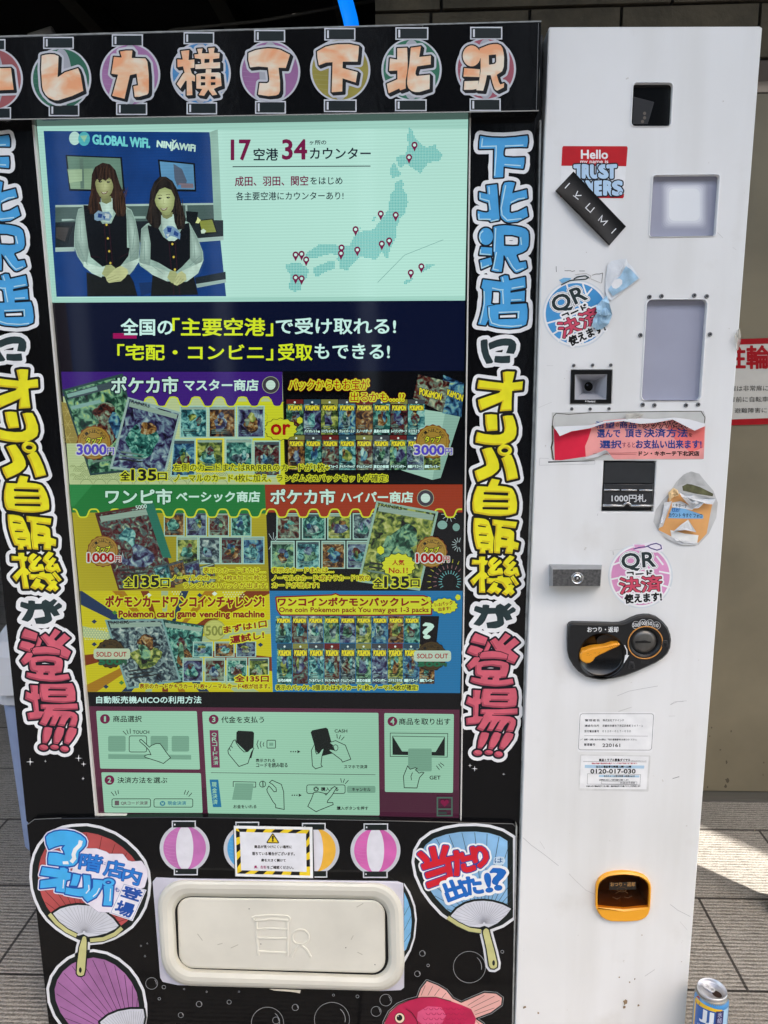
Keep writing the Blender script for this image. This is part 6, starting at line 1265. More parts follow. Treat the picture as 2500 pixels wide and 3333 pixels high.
# taller staff member
pp([(340,480),(370,410),(440,370),(510,385),(560,440),(600,570),(645,680),(660,790),(640,860),(590,885),(530,850),(540,700),(420,700),(430,830),(380,870),(310,830),(305,770),(330,640)], hairA)
pp([(215,800),(300,770),(430,735),(540,725),(650,775),(710,810),(745,900),(770,1020),(788,1140),(775,1290),(730,1370),(690,1415),(560,1440),(420,1440),(340,1390),(265,1330),(205,1240),(175,1150),(178,1020),(195,880)], bl_)
soft([(215,815),(262,790),(285,900),(305,1060),(312,1200),(290,1330),(220,1250),(182,1150),(182,1020),(195,900)], (128,154,144), (170,198,186), (235, 1020)); soft([(665,800),(705,815),(742,905),(768,1020),(784,1140),(770,1270),(700,1330),(690,1180),(672,1000)], (124,150,140), (168,196,184), (722, 1030))
pp([(262,765),(330,770),(440,940),(520,935),(560,850),(655,785),(665,900),(668,1160),(692,1165),(680,1240),(610,1330),(560,1360),(470,1360),(430,1330),(330,1250),(308,1160),(295,1060),(275,900)], vest)
pp([(425,700),(530,700),(545,770),(530,880),(500,925),(440,920),(420,860)], (176, 204, 192)); pp([(425,690),(520,680),(525,730),(475,755),(430,735)], skin2)
soft([(375,500),(420,468),(470,455),(510,480),(533,530),(540,600),(525,650),(495,690),(455,708),(415,685),(385,630),(372,570)], (132,138,92), (172,180,130), (462, 590))
pp([(365,560),(375,480),(400,440),(460,415),(520,460),(548,540),(545,590),(520,525),(500,510),(470,540),(440,525),(410,545),(390,520)], hairA)
pp([(300,790),(340,640),(372,600),(378,700),(420,760),(440,830),(400,850),(330,845)], hairA); pp([(540,600),(580,560),(640,680),(662,800),(640,870),(580,870),(535,800),(530,680)], hairA)
for a in ([(350, 620), (330, 800)], [(395, 700), (410, 830)], [(600, 640), (620, 850)], [(560, 640), (570, 850)]): mb.stroke(F(PH, a), 2, col(78, 56, 40))
def face(cx_, cy_, s, tilt):
    for sx in (-1, 1):
        ex, ey = cx_+sx*38*s, cy_+sx*tilt; mb.stroke(F(PH, [(ex-17*s, ey-1), (ex, ey-5*s), (ex+17*s, ey-1)]), 1.8, col(40, 40, 32)); mb.ell(FP(PH, ex, ey+2), 4.6*s, 2.6*s, col(26, 28, 24), 12); mb.ell(FP(PH, ex+3, ey), .9, .8, col(190, 204, 170), 8); mb.stroke(F(PH, [(ex-20*s, ey-24*s), (ex+2, ey-30*s), (ex+20*s, ey-25*s)]), 1.6, col(74, 66, 48))
    mb.stroke(F(PH, [(cx_-4*s, cy_+10), (cx_-8*s, cy_+48*s), (cx_+8*s, cy_+50*s)]), 1.1, col(146, 152, 104))
    pp([(cx_-36*s, cy_+90*s), (cx_, cy_+99*s), (cx_+36*s, cy_+85*s), (cx_+18*s, cy_+112*s), (cx_-14*s, cy_+116*s)], (98, 52, 48)); pp([(cx_-26*s, cy_+95*s), (cx_, cy_+101*s), (cx_+26*s, cy_+92*s), (cx_+12*s, cy_+106*s), (cx_-10*s, cy_+108*s)], (206, 214, 186))
face(456, 548, 1.0, 2)
for k in range(26):
    sx = 312+k*1.6 if k < 13 else 585+(k-13)*5; mb.stroke(F(PH, [(sx+30, 600+(k % 5)*12), (sx+12-(k % 3)*6, 700), (sx+(k % 4)*5, 790+(k % 6)*12)]), 1.2, col(*((82, 58, 42) if k % 2 else (30, 22, 18))))
for k in range(9): mb.stroke(F(PH, [(420+k*12, 395+abs(k-4)*8), (404+k*14, 450), (392+k*17, 515+(k % 3)*8)]), 1.1, col(*((80, 58, 42) if k % 2 else (30, 22, 18))))
pp([(362,850),(400,815),(445,830),(500,825),(530,870),(505,915),(450,905),(390,912),(365,900)], (120, 150, 172)); pp([(400,840),(440,850),(430,885),(395,880)], (34, 62, 118)); pp([(460,840),(505,850),(500,890),(460,885)], (180, 196, 196)); pp([(440,862),(470,870),(455,905)], (52, 84, 140))
for y in (948, 1075, 1195, 1305): mb.ell(FP(PH, 477+(y-948)*.1, y), 3.6, 4, col(196, 176, 70), 14)
mb.stroke(F(PH, [(455, 930), (480, 1300)]), 1.0, col(70, 30, 44)); mb.stroke(F(PH, [(498, 940), (535, 1330)]), 1.0, col(70, 30, 44)); mb.stroke(F(PH, [(320, 1240), (415, 1252)]), 1.2, col(54, 30, 40)); mb.stroke(F(PH, [(600, 1250), (680, 1215)]), 1.2, col(54, 30, 40))
pp([(290,1390),(420,1430),(690,1410),(730,1480),(765,1610),(298,1615)], sk_)
pp([(265,1290),(420,1345),(465,1330),(430,1440),(340,1400),(262,1335)], (178, 204, 190)); pp([(610,1325),(780,1260),(775,1300),(690,1412),(660,1400)], (178, 204, 190)); 
for a in ([(205, 1100), (260, 1250), (300, 1320)], [(230, 900), (240, 1100)], [(740, 980), (720, 1180)], [(760, 1180), (690, 1270)]): mb.stroke(F(PH, a), 1.8, col(120, 150, 140))
pp([(432,1405),(470,1325),(520,1320),(560,1350),(540,1400),(500,1445),(470,1440)], skin); pp([(470,1440),(560,1355),(610,1330),(670,1360),(680,1395),(650,1440),(610,1475),(560,1480),(500,1490),(480,1470)], (182, 190, 138))
for a in ([(480, 1450), (560, 1420)], [(490, 1468), (590, 1440)], [(505, 1484), (610, 1462)]): mb.stroke(F(PH, a), 1.2, col(120, 126, 84))
# shorter staff member
pp([(885,640),(920,550),(970,500),(1030,500),(1090,540),(1130,610),(1160,700),(1185,800),(1215,900),(1205,980),(1150,1000),(1090,950),(1010,900),(960,980),(900,970),(845,890),(870,780)], hairB)
pp([(800,985),(850,940),(990,880),(1100,860),(1250,930),(1320,1060),(1375,1200),(1380,1280),(1330,1400),(1220,1480),(1100,1500),(1040,1475),(900,1410),(790,1330),(775,1290),(790,1200)], bl_)
soft([(805,990),(850,955),(885,1000),(892,1120),(890,1260),(870,1370),(800,1325),(782,1280),(795,1200)], (128,154,144), (170,198,186), (838, 1130)); soft([(1250,940),(1315,1060),(1368,1200),(1372,1275),(1330,1340),(1262,1280),(1258,1100)], (130,156,146), (174,202,190), (1300, 1150))
pp([(858,950),(960,980),(1005,1060),(1060,1100),(1120,1090),(1160,1020),(1200,940),(1245,930),(1255,1000),(1255,1260),(1180,1340),(1120,1390),(1060,1360),(960,1300),(885,1270),(888,1120)], vest)
pp([(985,860),(1100,850),(1115,950),(1160,1060),(1110,1100),(1050,1095),(1000,1020)], (176, 204, 192)); pp([(990,840),(1095,830),(1090,870),(1040,895),(1000,880)], skin2)
soft([(920,700),(935,640),(965,605),(1000,590),(1045,592),(1080,610),(1102,650),(1112,700),(1112,740),(1095,800),(1065,850),(1030,862),(985,830),(940,770)], (146,158,104), (196,210,156), (1015, 720))
pp([(915,760),(922,660),(960,560),(1010,530),(1070,550),(1115,620),(1135,720),(1110,690),(1080,625),(1020,600),(970,620),(940,670)], hairB)
pp([(845,890),(890,720),(922,700),(940,800),(985,850),(985,940),(960,985),(900,968)], hairB); pp([(1112,700),(1150,690),(1190,800),(1215,900),(1200,985),(1140,995),(1110,920),(1098,820)], hairB)
for a in ([(880, 800), (900, 940)], [(1160, 760), (1175, 950)]): mb.stroke(F(PH, a), 2, col(60, 50, 42))
face(1012, 698, 1.02, -4)
for k in range(22):
    sx = 862+k*3 if k < 11 else 1125+(k-11)*6; mb.stroke(F(PH, [(sx+30 if k < 11 else sx, 700+(k % 5)*14), (sx+8, 820), (sx+(k % 4)*5, 900+(k % 6)*12)]), 1.2, col(*((66, 54, 44) if k % 2 else (20, 18, 18))))
for k in range(8): mb.stroke(F(PH, [(1015, 505), (960-k*4+(k > 3)*150, 560), (915-k*2+(k > 3)*205, 640+(k % 4)*14)]), 1.0, col(*((66, 54, 44) if k % 2 else (20, 18, 18))))
pp([(1005,1000),(1045,955),(1090,960),(1130,985),(1165,1030),(1160,1085),(1110,1060),(1075,1050),(1030,1080),(1020,1040)], (112, 146, 176)); pp([(1040,970),(1085,975),(1075,1020),(1045,1015)], (30, 58, 124)); pp([(1110,1000),(1150,1030),(1140,1060),(1100,1040)], (40, 72, 132)); pp([(1030,1040),(1065,1030),(1050,1065)], (186, 202, 200))
for y in (1128, 1248, 1365): mb.ell(FP(PH, 1090+(y-1128)*.1, y), 3.6, 4, col(196, 176, 70), 14)
mb.stroke(F(PH, [(1058, 1110), (1080, 1360)]), 1.0, col(70, 30, 44)); mb.stroke(F(PH, [(1115, 1110), (1135, 1360)]), 1.0, col(70, 30, 44))
pp([(905,1415),(1040,1475),(1220,1480),(1290,1430),(1330,1600),(890,1612)], sk_); mb.stroke(F(PH, [(1100, 1510), (1105, 1612)]), 1.0, col(70, 30, 44)); mb.stroke(F(PH, [(1150, 1505), (1162, 1612)]), 1.0, col(70, 30, 44))
pp([(780,1300),(960,1350),(1060,1390),(1040,1475),(900,1412)], (178, 204, 190)); pp([(1175,1380),(1330,1310),(1372,1290),(1330,1400),(1225,1478)], (178, 204, 190))
for a in ([(830, 1100), (830, 1280)], [(900, 1330), (1000, 1400)], [(1290, 1080), (1300, 1260)], [(1350, 1240), (1250, 1330)]): mb.stroke(F(PH, a), 1.8, col(120, 150, 140))
pp([(1042,1440),(1070,1375),(1120,1380),(1140,1420),(1110,1495),(1080,1490)], skin); pp([(1100,1490),(1140,1400),(1175,1378),(1215,1410),(1222,1460),(1180,1490),(1135,1515),(1105,1505)], (182, 190, 138))
for a in ([(1110, 1480), (1150, 1425)], [(1128, 1500), (1172, 1440)], [(1146, 1508), (1194, 1450)]): mb.stroke(F(PH, a), 1.2, col(120, 126, 84))
mb.obj('counter_slide', ts, 'pale green slide with two staff and a dotted map')
# --- navy pick-up message
mb = MB(-.0006); mb.poly([(169, 985), (1514, 978), (1511, 1207), (199, 1210)], navy); mb.poly([(169, 985), (214, 985), (238, 1210), (199, 1210)], scr((20, 16, 24)))
T(mb, V1, '全国の', 726, 806, 1035, 905, wmint, .02); T(mb, (0, 0, 1), '「主要空港」', 562, 1036, 888, 1093, lime, .02); T(mb, V2, 'で受け取れる!', 85, 760, 765, 850, wmint, .02)
T(mb, (0, 0, 1), '「宅配・コンビニ」', 383, 1121, 888, 1172, lime, .02); T(mb, V2, '受取', 98, 906, 290, 1000, lime, .02); T(mb, V2, 'もできる!', 305, 908, 730, 990, wmint, .02); mb.poly(F(V1, [(678, 893), (745, 893), (745, 905), (820, 905), (820, 925), (678, 925)]), scr((150, 12, 84)))
mb.obj('message_slide', ts, 'navy slide with white and lime lettering')
# --- product panels
def outl_y(w=3.2, c=None): return [(w, c or yel_s)]
def card(mb, fr, q, i, frame_=cardw, inset=.05):
    q = F(fr, q); mb.poly(q, frame_); mb.poly([lerpq(q, inset, inset*.8), lerpq(q, 1-inset, inset*.8), lerpq(q, 1-inset, 1-inset*.8), lerpq(q, inset, 1-inset*.8)], art(i)); picture(mb, q, i*13+int(q[0][0])); return q
PC = [scr(c_) for c_ in ((92, 118, 106), (150, 160, 100), (58, 74, 80), (128, 76, 60), (60, 110, 112), (150, 120, 130), (34, 40, 38), (132, 158, 142))]
def picture(mb, q, seed, title=True):
    """plain shapes and caption bars that make a generic trading card"""
    rn = random.Random(seed)
    def blob(u, v, a, b, m_):
        k = rn.random()*6; mb.poly([lerpq(q, min(.93, max(.07, u+a*(1+.22*math.sin(3*t+k))*math.cos(t))), min(.94, max(.1, v+b*(1+.18*math.sin(2*t+k))*math.sin(t)))) for t in np.linspace(0, 2*math.pi, 20, endpoint=False)], m_)
    blob(.5+rn.uniform(-.08, .08), .58, rn.uniform(.2, .3), rn.uniform(.16, .24), art(rn.randrange(10))); blob(.5+rn.uniform(-.12, .12), .36, rn.uniform(.12, .2), rn.uniform(.09, .14), art(rn.randrange(10))); blob(.5+rn.uniform(-.25, .25), .5, .09, .14, art(rn.randrange(10)))
    if title: mb.poly([lerpq(q, .06, .05), lerpq(q, .94, .05), lerpq(q, .94, .12), lerpq(q, .06, .12)], PC[7] if rn.random() < .6 else PC[2])
    for v in (.74, .79, .84): mb.poly([lerpq(q, .12, v), lerpq(q, .12+rn.uniform(.4, .74), v), lerpq(q, .5, v+.022), lerpq(q, .12, v+.022)], PC[0] if rn.random() < .5 else PC[6])
def cards(mb, fr, x0, y0, y1, w, step, n, i0): 
    for k in range(n): card(mb, fr, [(x0+k*step, y0), (x0+k*step+w, y0), (x0+k*step+w, y1), (x0+k*step, y1)], i0+k)
def scallop(mb, fr, x0, x1, ytop, ymid, amp, per, colr, edge):
    n = int((x1-x0)/6); w = [(x0+(x1-x0)*i/n, ymid+amp*math.tanh(2.2*math.cos((x0+(x1-x0)*i/n)/per*2*math.pi))) for i in range(n+1)]
    mb.poly(F(fr, [(x0, ytop), (x1, ytop)]+w[::-1]), colr); mb.stroke(F(fr, w), 5, edge)
def badge(mb, fr, cx_, cy_, r, price, box, pm, sold=False):
    g1_, g2_ = (gold_s, gold2) if not sold else (scr((64, 52, 24)), scr((34, 24, 14)))
    z = [(cx_+r*(1+.03*math.cos(16*t))*math.cos(t), cy_+r*(1+.03*math.cos(16*t))*math.sin(t)) for t in np.linspace(0, 2*math.pi, 96, endpoint=False)]
    mb.poly(F(fr, z), g2_); mb.ell(FP(fr, cx_, cy_), r*fr[2]*.94, r*fr[2]*.94, g1_, 40); mb.ell(FP(fr, cx_, cy_), r*fr[2]*.84, r*fr[2]*.84, g2_, 40, ring=1.3)
    s = 'ご購入はこちら'
    for i, ch in enumerate(s):
        a = math.radians(-150+120*i/6); x, y = cx_+r*.68*math.cos(a), cy_+r*.68*math.sin(a); h = r*.1
        c, d = math.cos(a+math.pi/2), math.sin(a+math.pi/2); txt(mb, ch, F(fr, [(x-h*c+h*d, y-h*d-h*c), (x+h*c+h*d, y+h*d-h*c), (x+h*c-h*d, y+h*d+h*c), (x-h*c-h*d, y-h*d+h*c)]), drk, .01)
    if not sold: T(mb, fr, 'タップ', cx_-r*.47, cy_-r*.32, cx_+r*.47, cy_+r*.06, yel_s, .6, 0, [(2.6, drk)])
    x0_, y0_, x1_, y1_ = box; w = x1_-x0_; d = price[:-1]
    T(mb, fr, d, x0_, y0_, x0_+w*.79, y1_, pm, 1.6, 0, [(5.2, scr((190, 196, 190)))] if not sold else [(3.2, scr((40, 60, 44)))]); T(mb, fr, '円', x0_+w*.82, y0_+(y1_-y0_)*.32, x1_, y1_, pm, .5, 0, [(2.6, scr((190, 196, 190)))] if not sold else [(2, scr((40, 60, 44)))])
def count(mb, fr, x0, y0, x1, y1, fm_=None, om=None):
    w = x1-x0; f_ = fm_ or drk; o_ = om or yel_s
    T(mb, fr, '全', x0, y0+12, x0+w*.2, y1, f_, .8, 0, [(4.2, o_)]); T(mb, fr, '135', x0+w*.24, y0, x0+w*.76, y1, f_, 1.8, 0, [(5.2, o_)]); T(mb, fr, '口', x0+w*.80, y0+22, x0+w*.99, y1-4, f_, .8, 0, [(4.2, o_)])
def roundel(mb, fr, x, y, r): # plain ball ornament
    mb.ell(FP(fr, x, y), r*fr[2], r*fr[2], scr((140, 150, 120)), 28); mb.ell(FP(fr, x, y), r*fr[2]*.92, r*fr[2]*.92, scr((58, 56, 64)), 28); mb.ell(FP(fr, x, y), r*fr[2]*.55, r*fr[2]*.55, scr((186, 214, 200)), 24)
def burst(mb, fr, cx_, cy_, rx, ry, m_, n=14, edge=drk):
    def z(k): return [(cx_+rx*(k if i % 2 else k*.88)*math.cos(math.pi*i/n), cy_+ry*(k if i % 2 else k*.88)*math.sin(math.pi*i/n)) for i in range(2*n)]
    mb.poly(F(fr, z(1.05)), edge); mb.poly(F(fr, z(1)), m_)
def dots(mb, fr, x0, y0, nx, ny, st, r, m_):
    for i in range(nx):
        for j in range(ny): mb.ell(FP(fr, x0+i*st+(j % 2)*st/2, y0+j*st*.8), r, r, m_, 8)
def packs(mb, fr, x0, y0, y1, step, n, i0, titles=None, top=True):
    for k in range(n):
        x = x0+k*step; q = F(fr, [(x, y0), (x+step-4, y0), (x+step-4, y1), (x, y1)]); mb.poly(q, art(i0+k*3)); picture(mb, q, i0*31+k*7, False)
        if top:
            mb.poly([lerpq(q, 0, 0), lerpq(q, 1, 0), lerpq(q, 1, .13), lerpq(q, 0, .13)], scr([(96, 30, 26), (40, 70, 84), (120, 124, 60), (60, 66, 70)][(i0+k) % 4])); mb.ell(lerpq(q, .5, .08), 3.4, 3.4, scr((206, 226, 216)), 12)
        T(mb, fr, 'POKéMON', x+14, y0+(y1-y0)*(.17 if top else .09), x+step-16, y0+(y1-y0)*(.31 if top else .25), yo, .7, 0, [(2.0, scr((22, 46, 60)))])
        if titles and k < len(titles) and titles[k]: T(mb, fr, titles[k], x+6, y1-38, x+step-10, y1-14, wmint, .5, 0, [(1.9, drk)])
hv = scr((186, 222, 206)); crem = scr((172, 190, 138)); wave = scr((118, 136, 84))
# row 1 left
mb = MB(-.0006); mb.poly([(199, 1210), (919, 1210), (928, 1577), (226, 1577)], crem)
for r_ in range(6):
    for c_ in range(12):
        x, y = 215+c_*44+(r_ % 2)*22, 1592-r_*14
        if y > 1500 or x < 330:
            for rr in (20, 14.5, 9, 4): 
                a0_ = [(x+rr*math.cos(t), min(1576, y-rr*math.sin(t)*.9)) for t in np.linspace(0.12, math.pi-.12, 10)]
                if a0_[0][1] < 1576 and x-rr > 224+(0): mb.stroke(a0_, 1.6, wave)
mb.poly(F(SA, [(105, 270), (200, 300), (260, 560), (140, 560), (120, 400)]), scr((140, 128, 66)))
for k in range(3): 
    for a in range(6): c = FP(SA, 150, 340+k*90); mb.stroke([c, (c[0]+20*math.cos(a*math.pi/3), c[1]+20*math.sin(a*math.pi/3))], 1.2, scr((180, 170, 104)))
mb.poly(F(SA, [(1230, 270), (1640, 270), (1655, 845), (1625, 845)]), yel_s)
cards(mb, SA, 925, 298, 522, 192, 198, 3, 1); card(mb, SA, [(880, 530), (1035, 530), (1035, 790), (860, 790)], 9); card(mb, SA, [(1038, 525), (1230, 525), (1230, 760), (1038, 760)], 6, yo); card(mb, SA, [(1240, 525), (1430, 525), (1430, 760), (1240, 760)], 5); card(mb, SA, [(1435, 540), (1622, 540), (1622, 790), (1435, 790)], 8)
ph = scr((56, 26, 112)); n = 60
mb.poly([(199, 1210), (919, 1210), (919.6, 1300)]+F(SA, [(1640-i*17, 272+34*math.tanh(2.2*math.cos((1640-i*17)/160*2*math.pi))) for i in range(n)])+[(205, 1290)], ph); mb.stroke(F(SA, [(1640-i*17, 272+34*math.tanh(2.2*math.cos((1640-i*17)/160*2*math.pi))) for i in range(60)]), 4.5, yel_s)
q1 = card(mb, SA, [(110, 190), (530, 75), (680, 745), (305, 782)], 0, scr((40, 66, 66)), .03); q2 = card(mb, SA, [(565, 238), (938, 345), (828, 775), (440, 735)], 3, scr((140, 170, 160)), .04)
txt(mb, 'TRAINERS', [lerpq(q2, .03, .02), lerpq(q2, .42, .02), lerpq(q2, .42, .065), lerpq(q2, .03, .065)], drk, .02)
for a, b in ((.06, .12), (.2, .3)): mb.poly([lerpq(q1, .05, a), lerpq(q1, .55, a), lerpq(q1, .55, a+.04), lerpq(q1, .05, a+.04)], scr((120, 160, 150)))
T(mb, SA, 'ポケカ市', 452, 100, 912, 213, hv, 1.6, 0, [(4.5, scr((22, 14, 52)))]); T(mb, SA, 'マスター商店', 954, 118, 1468, 195, hv, 1.2); mb.n += 0; roundel(mb, SA, 1555, 155, 60)
badge(mb, SA, 332, 555, 118, '3000円', (214, 568, 470, 636), purp); count(mb, SA, 515, 742, 838, 815)
for s_, q_ in (('左側のカードまたはRR/RRRのカードが1枚+', (564, 1509, 1071, 1534)), ('ノーマルのカード4枚に加え、ランダムな2パックセットが確定!', (567, 1544, 1262, 1568))): T(mb, (0, 0, 1), s_, *q_, drk, .1, 0, [(3.0, yel_s)])
mb.obj('product_panel', ts, 'purple headed product panel with tilted cards and 3000 yen price')
# row 1 right
mb = MB(-.0004); mb.poly([(919, 1210), (1511, 1207), (1505.5, 1577), (928, 1577)], blk_s)
pks = ['', 'バイオレットex', 'トリプレットビート', 'クレイバースト', 'スノーハザード', '黒炎の支配者', 'レイジングサーフ', 'ステラミラクル']
mb.poly(F(SB, [(1240, 360), (1540, 405), (1385, 890), (1320, 905), (1080, 830), (1200, 800)]), scr((150, 190, 172))); mb.poly(F(SB, [(1420, 385), (1540, 405), (1385, 890), (1320, 905)]), scr((128, 168, 152)))
q = F(SB, [(1405, 95), (1565, 160), (1545, 420), (1395, 390)]); mb.poly(q, art(9)); q = F(SB, [(1212, 92), (1457, 150), (1400, 385), (1172, 275)]); mb.poly(q, art(4)); txt(mb, 'POKéMON', F(SB, [(1225, 195), (1395, 240), (1385, 290), (1222, 248)]), yo, .8, [(2.4, scr((22, 46, 60)))]); txt(mb, 'KéMON', F(SB, [(1440, 205), (1560, 250), (1552, 300), (1436, 252)]), yo, .6, [(2.2, scr((22, 46, 60)))])
packs(mb, SB, 195, 285, 555, 134, 8, 0, pks); packs(mb, SB, 208, 562, 828, 131, 9, 2, ['', '', 'ワイルドフォース', 'サイバージャッジ', 'クリムゾンヘイズ', '変幻の仮面', 'ナイトワンダラー', '楽園ドラゴーナ', '超電ブレイカー'])
T(mb, SB, 'パックからもお宝が', 216, 130, 832, 212, red_s, .2, 0, [(5.6, dred), (4.0, yel_s)]); T(mb, SB, '出るかも…!?', 690, 230, 1105, 300, red_s, .2, 0, [(5.6, dred), (4.0, yel_s)])
burst(mb, SB, 150, 515, 130, 86, yel_s); burst(mb, SB, 298, 446, 24, 28, yel_s, 6); burst(mb, SB, 20, 420, 30, 34, yel_s, 6); T(mb, SB, 'or', 78, 478, 222, 556, red_s, .05)
badge(mb, SB, 1325, 610, 130, '3000円', (1182, 640, 1474, 710), purp)
mb.obj('product_panel', ts, 'black product panel with two rows of foil packs and 3000 yen price')
# row 2 left
mb = MB(-.0006); mb.poly([(226, 1577), (862, 1577), (877, 1923), (259, 1923)], scr((158, 150, 26), 1, (.3, 3, 2, (1, 1, 1))))
cards(mb, SCc, 790, 255, 440, 160, 172, 4, 2); cards(mb, SCc, 888, 442, 655, 168, 170, 4, 6)
gh_ = scr((22, 112, 48)); mb.poly([(226, 1577), (862, 1577), (866, 1672), (234, 1668)], gh_); scallop(mb, SCc, 88, 1582, 205, 262, 32, 166, gh_, yel_s)
mb.poly(F(SCc, [(60, 42), (240, 42), (100, 205), (72, 210)]), scr((36, 126, 62)))
q = card(mb, SCc, [(258, 262), (712, 185), (880, 835), (440, 858)], 8, scr((70, 34, 30)), .03); mb.poly(F(SCc, [(640, 195), (712, 185), (850, 610), (780, 600)]), scr((30, 104, 84)))
txt(mb, '5000', F(SCc, [(570, 205), (655, 190), (660, 222), (575, 235)]), hv, .01)
for k in range(4): card(mb, SCc, [(700+k*120, 640+abs(k-1.5)*24), (820+k*120, 605+abs(k-1.5)*24), (860+k*110, 790), (760+k*110, 820)], 1+k, scr((60, 70, 60)))
T(mb, SCc, 'ワンピ市', 342, 77, 850, 190, hv, 1.6, 0, [(3.4, scr((10, 66, 30)))]); T(mb, SCc, 'ベーシック商店', 887, 94, 1530, 174, hv, 1.2)
badge(mb, SCc, 320, 555, 120, '1000円', (203, 572, 460, 636), red_s); count(mb, SCc, 482, 748, 835, 830)
for s_, b_ in (('表示のカードまたは…', (1095, 680, 1575, 724)), ('ノーマルのカード4枚R加工1枚と', (847, 738, 1576, 782)), ('ランダムな1パックが出ます!', (942, 796, 1588, 840))): T(mb, SCc, s_, *b_, scr((110, 40, 10)), .1, 0, [(2.8, yel_s)])
mb.obj('product_panel', ts, 'green headed product panel with 1000 yen price')
# row 2 right
mb = MB(-.0004); mb.poly([(862, 1577), (1505.5, 1577), (1506, 1923), (877, 1923)], scr((5, 7, 10)))
fw_ = [scr((90, 150, 150)), scr((120, 90, 90)), scr((150, 150, 50)), scr((170, 190, 190))]
for cx_, cy_, r0, r1, nn_ in ((1455, 790, 60, 190, 22), (1525, 505, 20, 55, 14), (95, 480, 15, 70, 12), (1450, 270, 12, 60, 10)):
    for i in range(nn_):
        a = 2*math.pi*i/nn_
        for k in range(3 if r1 > 100 else 1):
            ra, rb2 = r0+(r1-r0)*k/3*1.0, r0+(r1-r0)*(k/3+.22 if r1 > 100 else 1)
            x0_, y0_, x1_, y1_ = cx_+ra*math.cos(a), cy_+ra*math.sin(a), cx_+rb2*math.cos(a), cy_+rb2*math.sin(a)
            if max(x0_, x1_) < 1545 and max(y0_, y1_) < 855 and min(x0_, x1_) > 55: mb.stroke(F(SD, [(x0_, y0_), (x1_, y1_)]), 3.6 if r1 > 100 else 1.6, fw_[k] if r1 > 100 else fw_[3], w2=1.5)
mb.ell(FP(SD, 1398, 352), 16, 14, scr((120, 160, 150)), 24); mb.poly(F(SD, ellp(1505, 370, 28, 30, 20)), scr((110, 150, 140)))
cards(mb, SD, 118, 262, 465, 184, 196, 4, 4); cards(mb, SD, 75, 475, 690, 184, 195, 4, 0)
rh = scr((142, 48, 16)); mb.poly([(862, 1577), (1505.5, 1577), (1505.5, 1668), (866, 1668)], rh); scallop(mb, SD, 36, 1550, 205, 262, 32, 162, rh, yel_s)
q = card(mb, SD, [(890, 165), (1368, 250), (1225, 860), (745, 790)], 6, scr((132, 168, 150)), .035); txt(mb, 'TRAINERS', [lerpq(q, .03, .02), lerpq(q, .42, .02), lerpq(q, .42, .06), lerpq(q, .03, .06)], drk, .02)
T(mb, SD, 'ポケカ市', 74, 78, 568, 193, hv, 1.6, 0, [(3.4, scr((84, 26, 8)))]); T(mb, SD, 'ハイパー商店', 617, 97, 1170, 178, hv, 1.2); roundel(mb, SD, 1268, 145, 66)
burst(mb, SD, 1060, 665, 132, 96, yel_s); burst(mb, SD, 922, 548, 30, 34, yel_s, 6); T(mb, SD, '人気', 1012, 620, 1104, 662, red_s, .02); T(mb, SD, 'No.1!', 986, 682, 1130, 724, red_s, .02)
badge(mb, SD, 1315, 560, 120, '1000円', (1198, 576, 1452, 640), red_s); count(mb, SD, 867, 752, 1225, 834)
for s_, b_ in (('表示のカードまたは…', (82, 680, 560, 722)), ('ノーマルのカード4枚キラカード1枚の', (85, 738, 838, 784)), ('カードが出ます!', (85, 796, 445, 838))): T(mb, SD, s_, *b_, scr((110, 40, 10)), .1, 0, [(2.8, yel_s)])
mb.obj('product_panel', ts, 'orange headed product panel with fireworks and 1000 yen price')
# row 3 left
mb = MB(-.0006); base3 = [(259, 1923), (877, 1923), (888, 2252), (284, 2252)]; mb.poly(base3, scr((186, 180, 20)))
rc = [scr((112, 48, 14)), scr((150, 172, 128)), scr((26, 48, 78)), scr((152, 110, 20))]
cc_ = (760, 500)
for i in range(18):
    a = 2*math.pi*(i+.3)/18; b_ = a+.13; r_ = 2000
    tri = [cc_, (cc_[0]+r_*math.cos(a), cc_[1]+r_*math.sin(a)), (cc_[0]+r_*math.cos(b_), cc_[1]+r_*math.sin(b_))]
    S_ = F(SE, tri)
    def clip_half(p, f):
        o = []
        for k in range(len(p)):
            A_, B_ = p[k], p[(k+1) % len(p)]; fa, fb_ = f(A_), f(B_)
            if fa >= 0: o.append(A_)
            if fa*fb_ < 0: t = fa/(fa-fb_); o.append((A_[0]+(B_[0]-A_[0])*t, A_[1]+(B_[1]-A_[1])*t))
        return o
    for f in (lambda p: p[1]-1923.5, lambda p: 2251.5-p[1], lambda p: p[0]-(259.5+(p[1]-1923)*.076), lambda p: 877-p[0]+(p[1]-1923)*.033):
        if len(S_) > 2: S_ = clip_half(S_, f)
    if len(S_) > 2: mb.poly(S_, rc[i % 4])
dots(mb, SE, 110, 360, 9, 6, 22, 2.6, scr((190, 200, 140))); dots(mb, SE, 1230, 70, 8, 3, 22, 2.6, scr((190, 200, 140))); dots(mb, SE, 820, 66, 4, 2, 22, 2.6, scr((190, 200, 140)))
for x, y, m_ in ((190, 305, rc[2]), (355, 232, scr((60, 120, 50))), (1040, 92, rc[2]), (630, 92, scr((200, 220, 200))), (285, 830, rc[2]), (410, 798, scr((60, 120, 50))), (1530, 492, rc[2]), (1160, 80, scr((200, 220, 200))), (190, 488, rc[2])): mb.poly(F(SE, [(x-22, y), (x, y-18), (x+22, y), (x, y+18)]), m_)
card(mb, SE, [(735, 285), (1078, 335), (1010, 790), (830, 800)], 5, scr((36, 60, 58)), .03); cards(mb, SE, 985, 466, 590, 162, 174, 3, 1); cards(mb, SE, 902, 596, 792, 166, 177, 4, 3)
